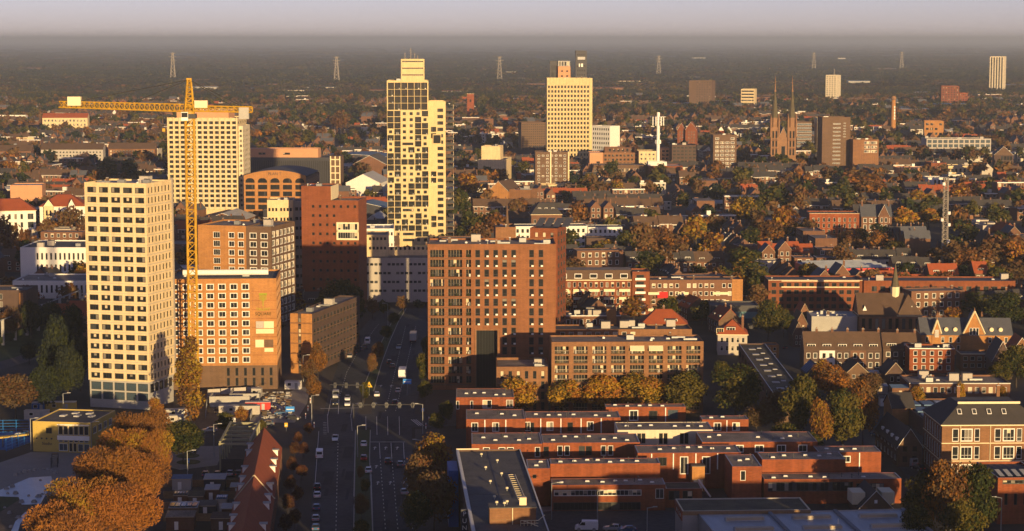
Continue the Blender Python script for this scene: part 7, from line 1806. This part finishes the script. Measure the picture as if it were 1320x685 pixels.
for x, y, h, k, c, lb, lit in (
    (432, 568, tw(568), 'car', 'white', 'lone white car driving toward the viewer just past the crossing', False), (412, 590, aw(590), 'van', 'white', 'white van parked at the kerb short of the crossing', False),
    (409, 630, aw(630), 'car', 'dark', 'dark car parked beyond the white parked car', False), (409, 641, aw(640), 'car', 'white', 'white car parked between a dark and a teal car', False), (408, 657, aw(655), 'car', 'blue', 'blue parked car below the white parked car', False), (407, 671, aw(668), 'car', 'silver', 'silver car parked between two blue cars', False), (407, 683, aw(680), 'car', 'blue', 'blue parked car cut by the lower frame edge', False),
    (433, 513, tw(513), 'van', 'silver', 'tall silver van waiting behind a dark car at the stop line', False), (432.5, 522, tw(522), 'car', 'dark', 'dark car first at the stop line', False), (448, 516, tw(516), 'car', 'white', 'white car waiting second in the inner lane', False), (448, 523, tw(523), 'car', 'white', 'white car first at the stop line in the inner lane', False),
    (451, 461, aw(461), 'car', 'silver', 'silver car parked at the near end of the kerb row by the dark office', False), (458, 456, aw(456), 'car', 'dark', 'dark car second in the kerb row by the dark office', False), (465, 452, aw(452), 'car', 'blue', 'blue car third in the kerb row by the dark office', False), (470, 449, aw(449), 'car', 'grey', 'grey car last in the kerb row, beside the white van', False), (474, 443, aw(443), 'van', 'white', 'white van at the far end of the kerb row', False),
    (514, 450, tw(450), 'car', 'silver', 'pale car driving toward the viewer under the brick tower', False), (533, 440, aw(440), 'truck', 'silver', 'lorry with bright amber tail lamps far up the road', True), (502, 469, aw(469), 'car', 'dark', 'dark car ahead of another dark car on the far road', False), (506, 474, aw(474), 'car', 'grey', 'dark grey car just behind another on the far road', False),
    (519, 488, aw(488), 'truck', 'white', 'white and red lorry beside the blue road sign', False), (486, 511, aw(511), 'car', 'white', 'white car beyond the signals in the near lane', False), (513, 506, aw(506), 'car', 'silver', 'silver car following the white and red lorry', False), (509, 521, aw(521), 'car', 'dark', 'dark car leaving the crossing', False),
    (469, 575, aw(575), 'car', 'white', 'white car first at the stop line beside the median', False), (469, 593, aw(593), 'car', 'red', 'dark red car second in the queue beside the median', False), (475, 609, aw(609), 'car', 'white', 'white car third in the queue beside the median', False), (500, 597, aw(597), 'car', 'dark', 'dark car in the middle lane behind the stop line', False), (516, 601, aw(601), 'car', 'grey', 'grey car half under the orange roadside tree', False), (521, 637, aw(637), 'car', 'silver', 'silver car alone in the outer lane', False)):
    car(x, y, h, k, c, lb, lit)
for x, y, h, k, c, lb in ((292, 549, R(95), 'van', 'white', 'small white van on the cross street by the site fence'), (334, 554, R(85), 'car', 'dark', 'dark car turning past the steel canopy'), (344, 549, R(92), 'car', 'grey', 'grey car behind the steel canopy'), (362, 535, R(-70), 'car', 'blue', 'blue and white marked car by the site ramp'), (378, 541, R(-85), 'car', 'dark', 'dark car next to the marked car'), (270, 557, R(100), 'car', 'silver', 'silver car half hidden by the dark tree'),
                          (265, 614, R(5), 'car', 'blue', 'blue car parked before the round lawn'), (281, 614, R(0), 'car', 'dark', 'dark car parked before the steel canopy'), (297, 613, R(3), 'car', 'silver', 'silver car parked under the steel canopy'), (308, 613, R(3), 'car', 'dark', 'dark car parked at the canopy corner post'),
                          (327, 600, R(5), 'van', 'white', 'white van in the lane behind the red row'), (323, 618, R(5), 'car', 'silver', 'silver car in the lane behind the red row'), (320, 636, R(5), 'van', 'silver', 'silver van in the lane behind the red row'), (317, 655, R(5), 'car', 'white', 'white car in the lane behind the red row'), (314, 672, R(5), 'car', 'silver', 'silver car low in the lane behind the red row'),
                          (756, 684, R(88), 'van', 'white', 'white van in the car park below the estate'), (790, 684, R(80), 'car', 'silver', 'silver car in the car park below the estate'), (808, 686, R(95), 'car', 'blue', 'blue car in the car park below the estate'),
                          (1130, 563, R(20), 'car', 'blue', 'blue car at the far end of the side street row'), (1143, 579, R(22), 'car', 'silver', 'silver car in the side street row'), (1153, 585, R(22), 'car', 'white', 'white car in the side street row'), (1172, 600, R(24), 'van', 'silver', 'silver van in the side street row'), (1183, 606, R(24), 'car', 'dark', 'dark car by the large hipped roof school'), (1265, 676, R(60), 'car', 'red', 'dark red car beneath the green corner tree'), (1245, 682, R(60), 'car', 'silver', 'silver car beneath the russet corner tree'),
                          (30, 562, R(90), 'car', 'silver', 'silver car behind the blue sports court'), (1040, 440, R(-10), 'car', 'silver', 'silver car in the lane by the narrow garage row'), (1012, 450, R(-8), 'car', 'dark', 'dark car in the lane by the narrow garage row')):
    car(x, y, h, k, c, lb)

# ------------------------------------------------------------------ street furniture
def pole_mesh(h, r=.09, m='grey_metal'):
    b = MB(); b.cone((0, 0), r * 1.4, r, 0, h, m, 8); return b.mesh('pole')
PM = pole_mesh(8.5); b = MB(); b.bar((0, 0, 0), (1.6, 0, .3), .06, 'grey_metal'); b.box(1.2, -.14, .24, 2.2, .14, .40, 'light_roof'); LH = b.mesh('lamp_head')
def lamp(x, y, a, lb):
    p = G(x, y); t = thing('street_lamp', lb, 'street lamp', p, a, 'street lamps'); ob('pole', PM, t); ob('lamp_head', LH, t, (0, 0, 8.4))
for x, y, a, lb in ((770, 681, 0, 'street lamp at the car park kerb before the long orange wall'), (834, 704, 0, 'street lamp with its arm out at the lower edge of the car park'), (711, 670, 0, 'street lamp beside the dark lettered block'), (276, 588, 0, 'street lamp beside the steel canopy'), (242, 625, 0, 'street lamp by the small round lawns'),
                    (391, 492, 0, 'street lamp in front of the dark banded office'), (424, 463, 0, 'street lamp along the kerb row of the dark banded office'), (461, 590, 0, 'street lamp on the median by the stop line queue'), (500, 420, pi, 'street lamp on the far median'), (545, 560, pi, 'street lamp at the crossing under the brick tower'), (543, 610, pi, 'street lamp by the orange roadside tree'), (402, 548, 0, 'street lamp at the crossing corner by the site'),
                    (1290, 690, pi, 'street lamp before the solar roof block'), (1225, 690, 0, 'street lamp under the corner trees'), (40, 580, 0, 'tall lamp at the corner of the blue court'), (118, 585, 0, 'lamp mast at the corner of the yellow school'), (82, 545, 0, 'lamp mast behind the yellow school'), (66, 470, 0, 'lamp mast beside the railway path')):
    lamp(x, y, a, lb)
SIGH = MB(); SIGH.box(-.22, -.05, -.6, .22, .05, .6, 'dark_metal'); SIGH.box(-.42, .051, -.85, .42, .07, .85, 'dark_metal')
b = MB(); b.cone((0, 0), .55, .55, -.05, .05, 'grey_metal', 12); b.cone((0, 0), .5, .5, .051, .10, 'dark_metal', 12); SIG = b.mesh('signal_ring'); SG = SIGH.mesh('signal_head')
def gantry(x0, x1, y, n, lb, z=6.6):
    A, B_ = G(x0, y), G(x1, y); t = thing('signal_gantry', lb, 'traffic signal', A, math.atan2(B_.y - A.y, B_.x - A.x)); w = (B_ - A).length
    b = MB(); b.cone((0, 0), .17, .13, 0, z + .3, 'dark_metal', 8); b.build('pole', t); b = MB(); b.bar((0, 0, z), (w, 0, z + .2), .11, 'dark_metal'); b.build('arm', t)
    for i in range(n):
        o = ob('signal_head', SG, t, (w * (i + .8) / n - 1, -.1, z)); o2 = ob('signal_ring', SIG, o, (0, -.1, .1)); o2.rotation_euler = (pi / 2, 0, 0)
gantry(456, 540, 552, 5, 'long dark signal arm with five heads over the outer lanes'); gantry(468, 425, 525, 3, 'dark signal arm over the waiting cars')
def sign(x, yb, w_, h_, z, m, lb, shape='box', post='grey_metal'):
    p = G(x, yb); t = thing('road_sign', lb, 'road sign', p, 0); b = MB(); b.cone((0, 0), .07, .07, 0, z + h_, post, 6); b.build('post', t)
    b = MB()
    if shape == 'box': b.box(-w_ / 2, -.14, z, w_ / 2, -.08, z + h_, m); b.box(-w_ * .4, -.145, z + h_ * .35, w_ * .4, -.141, z + h_ * .5, 'white_paint')
    else: b.poly([(-w_ / 2, -.1, z), (w_ / 2, -.1, z), (0, -.1, z + h_)], m); b.poly([(-w_ * .2, -.11, z + .3), (w_ * .2, -.11, z + .3), (0, -.11, z + h_ * .6)], 'dark_metal')
    b.build('panel', t)
for a in ((525, 510, 2.6, 1.6, 3.6, 'sign_blue', 'blue direction sign beside the white and red lorry'), (533, 640, 1.0, 1.0, 2.2, 'sign_yellow', 'upper yellow square sign at the roadside hedge'), (537, 652, 1.1, .8, 2.0, 'sign_yellow', 'lower yellow square sign at the roadside hedge'), (577, 662, .7, .7, 2.1, 'sign_blue', 'small round blue sign by the lettered block'), (545, 540, .8, 1.0, 2.2, 'sign_blue', 'blue keep sign at the crossing island'), (243, 607, .6, 1.2, 2.0, 'sign_blue', 'small blue sign on the round lawn'), (374, 535, 2.6, 1.5, 1.0, 'sign_blue', 'large blue board at the site entrance'), (369, 556, .9, 1.2, 1.2, 'sign_yellow', 'yellow work sign at the crossing corner')): sign(*a)
sign(476, 510, 2.0, 1.8, 2.6, 'sign_yellow', 'yellow warning triangle on the median tip', 'tri')
for i, (x, y) in enumerate(((394, 540), (397, 530), (400, 520), (405, 552), (549, 553), (553, 545))):
    p = G(x, y); t = thing('bollard', ['white striped bollard at the ramp corner', 'white striped bollard a step up from the ramp corner', 'white striped bollard at the top of the ramp corner', 'white striped bollard at the crossing kerb', 'white post at the island by the big orange tree', 'white post behind the island post'][i], 'bollard', p)
    b = MB(); b.cone((0, 0), .13, .13, 0, 1.7, 'white_paint', 8); b.build('post', t); b = MB(); b.cone((0, 0), .145, .145, .9, 1.2, 'red_paint', 8); b.build('band', t)

# ------------------------------------------------------------------ building site
def container(x, y, rz, m, lb, L=6.0, H=2.5, win=True, z=0.0, cat='site cabin', name='site_container'):
    p = G(x, y); t = thing(name, lb, cat, (p.x, p.y, z), R(rz)); occupy(p, R(rz), L, 2.5, 0)
    b = MB(); b.box(0, 0, 0, L, 2.5, H, m, 'b')
    for i in range(int(L / .4)): b.box(.15 + i * .4, -.05, .15, .32 + i * .4, -.004, H - .15, m, 'B')
    b.build('body', t); b = MB(); b.box(-.05, -.06, H, L + .05, 2.55, H + .1, 'light_roof'); b.build('roof', t)
    if win: ob('window', win_mesh(1.2, 1.0, 'w', 1), t, (L * .3, -.06, 1.1)); b = MB(); b.box(L * .65, -.08, .05, L * .65 + .9, -.055, 2.1, 'grey_metal'); b.build('door', t)
for a in ((282, 535, 2, 'grey_panel', 'long pale grey site cabin behind the cross street', 12.0), (308, 534, 2, 'grey_panel', 'grey site cabin next to the red container', 5.0), (316, 530, 4, 'red_paint', 'bright red container on the building site', 7.5), (214, 540, 12, 'grey_concrete', 'concrete grey site cabin beside the poplar', 7.0), (214, 548, 12, 'grey_panel', 'low grey cabin in front of the concrete grey cabin', 6.0), (324, 512, -4, 'grey_panel', 'pale cubic cabin by the brown base of the orange block', 3.0), (367, 502, -6, 'white_render', 'white cabin at the head of the site ramp', 5.0),
          (58, 530, 2, 'yellow_render', 'yellow timber cabin with three dark openings behind the yellow school', 9.0), (41, 531, 2, 'blue_paint', 'blue roofed cabin beside the yellow timber cabin', 3.6), (31, 541, 0, 'grey_panel', 'grey blue container at the corner of the yellow school', 7.0)): container(*a[:5], L=a[5])
b = MB(); A, B_ = G(282, 513), G(336, 510)
for p, q in ((G(265, 540), G(268, 510)), (G(268, 510), G(335, 506)), (G(335, 506), G(322, 545))):
    d = q - p; n = int(d.length / 3.5)
    for i in range(n):
        s, e = p + d * (i / n), p + d * ((i + .94) / n); b.bar((s.x, s.y, 0), (s.x, s.y, 2), .05, 'grey_metal'); b.quad((s.x, s.y, .1), (e.x, e.y, .1), (e.x, e.y, 1.9), (s.x, s.y, 1.9), 'grey_panel')
tag(b.build('site_fence'), 'grey panelled site fence round the building site behind the cabins', 'fence')
rs = random.Random(77); b = MB()
for i in range(420):
    p = G(rs.uniform(338, 375), rs.uniform(506, 540)) if i < 280 else G(rs.uniform(268, 335), rs.uniform(512, 535)); s = rs.uniform(.15, .7); b.box(p.x - s, p.y - s * .7, 0, p.x + s, p.y + s * .6, s * rs.uniform(.4, 1.2), rs.choice(['grey_concrete', 'rock', 'wood', 'earth', 'light_roof']), 'b')
tag(b.build('rubble'), kind='stuff')
for i, (x, y, w, D, h) in enumerate(((270, 525, 12, 8, 3.2), (296, 518, 9, 10, 2.4))):
    p = G(x, y); t = thing('concrete_wall', ['raw concrete basement wall by the poplar', 'raw concrete wall stub before the brown brick base'][i], 'wall', p, R(3)); b = MB(); b.box(0, 0, 0, w, .4, h, 'grey_concrete'); b.box(0, .401, 0, .4, D, h, 'grey_concrete'); b.box(w - .4, .401, 0, w, D, h * .6, 'grey_concrete'); b.build('wall', t)

# ------------------------------------------------------------------ railway fence, court, pond
p0, p1 = G(-12, 452), G(104, 404); d = p1 - p0; n = 9
t = thing('railway_fence', 'long green railway screen with white concrete posts before the dark brick block', 'fence', p0)
for i in range(n):
    q = d * (i / (n - 1)); b = MB(); b.box(-.5, -.4, 0, .5, .4, 9.5, 'grey_concrete'); b.build('post', t, (q.x, q.y, 0))
    if i < n - 1:
        e = d * ((i + 1) / (n - 1)); b = MB(); b.quad((q.x, q.y + .1, 1), (e.x, e.y + .1, 1), (e.x, e.y + .1, 3.2), (q.x, q.y + .1, 3.2), 'lawn'); b.bar((q.x, q.y, 9.3), (e.x, e.y, 9.3), .15, 'grey_metal'); b.build('panel', t)
c = [G(-40, 582), G(-30, 558), G(38, 557), G(39, 571), G(8, 582)]
t = thing('court_fence', 'blue mesh fence around the blue sports court', 'fence', (0, 0, 0)); b = MB(); pb = MB()
for p, q in zip(c, c[1:]):
    d = q - p; n = max(2, int(d.length / 3))
    for i in range(n + 1): s = p + d * (i / n); pb.bar((s.x, s.y, 0), (s.x, s.y, 3.5), .05, 'sign_blue')
    for z in (.1, .9, 1.7, 2.5, 3.4): b.bar((p.x, p.y, z), (q.x, q.y, z), .035, 'sign_blue')
pb.build('posts_frame', t); b.build('mesh_rails', t)
p = G(0, 578); t = thing('yellow_beam', 'yellow covered walkway roof cutting in beside the blue court', 'shelter', p, R(35)); b = MB(); b.box(-6, 0, 2.6, 9, 1.6, 3.0, 'yellow_render'); b.build('roof', t)
for x in (-3, 1, 5): b = MB(); b.box(x, .6, 0, x + .25, .85, 2.59, 'dark_metal'); b.build('post', t)
b = MB()
k = 10
for j in range(k): a = 2 * pi * j / k; b.v.append((cos(a) * (.5 + .12 * (j % 3)), sin(a) * (.42 + .1 * (j % 2)), 0)); b.v.append((cos(a) * .32, sin(a) * .3, .42 + .07 * (j % 2)))
for j in range(k): q = (j + 1) % k; b.f.append((2 * j, 2 * q, 2 * q + 1, 2 * j + 1)); b.m.append(b.mi('rock'))
b.f.append(tuple(2 * j + 1 for j in range(k))); b.m.append(0); ROCK = b.mesh('boulder')
rs = random.Random(5)
for x, y in ((20, 613), (26, 611), (32, 609), (38, 608), (44, 607), (50, 606.5), (56, 606), (62, 606), (68, 607), (72, 610), (66, 626), (60, 632), (54, 638), (50, 641), (37, 640), (44, 648), (28, 648), (8, 631), (16, 628), (20, 637), (10, 637), (52, 620), (6, 655), (12, 662), (24, 668), (30, 676), (14, 680), (34, 666)):
    p = G(x, y); o = tag(ob('boulder', ROCK, None, p, rs.uniform(0, 6)), 'grey boulder at the edge of the frozen play pond', 'boulder', 'boulders round the frozen pond'); s = rs.uniform(.7, 1.5); o.scale = (s, s, s)
p = G(66, 603); t = thing('play_slide', 'dark climbing frame with a slanting ladder in the school yard', 'play frame', p, R(10))
b = MB()
for x in (0, 1.6):
    for y in (0, 5): b.bar((x, y, 0), (x, y, 2.6), .09, 'dark_metal')
    b.bar((x, 0, .4), (x, 5, 2.6), .09, 'dark_metal')
for i in range(7): b.bar((0, i * .8, .4 + i * .35), (1.6, i * .8, .4 + i * .35), .06, 'dark_metal')
b.build('frame', t); b = MB(); b.box(0, 5.05, 2.3, 1.6, 6.6, 2.45, 'wood'); b.build('platform', t)
for x, y, w in ((242, 588, 30), (243, 596, 28)):
    p = G(x, y); b = MB(); b.cone((0, 0), 3.1, 3.0, 0.02, .12, 'lawn', 20); o = b.build('round_lawn', None, (p.x, p.y, 0)); o['kind'] = 'structure'
# ------------------------------------------------------------------ haze
def haze(density):
    b = MB(); b.box(-42000, -1500, -1.0, 42000, 104000, 150.0, 'asphalt')
    me = b.mesh('haze'); me.materials.clear()
    m = bpy.data.materials.new('haze'); m.use_nodes = True
    t = m.node_tree; t.nodes.clear()
    o = t.nodes.new('ShaderNodeOutputMaterial'); v = t.nodes.new('ShaderNodeVolumePrincipled')
    v.inputs['Density Attribute'].default_value = ''
    v.inputs['Color'].default_value = (0.86, 0.95, 1.0, 1)
    v.inputs['Density'].default_value = density
    v.inputs['Anisotropy'].default_value = 0.30
    t.links.new(v.outputs[0], o.inputs['Volume'])
    me.materials.append(m)
    tag(ob('haze', me), kind='stuff')
haze(6.8e-5)
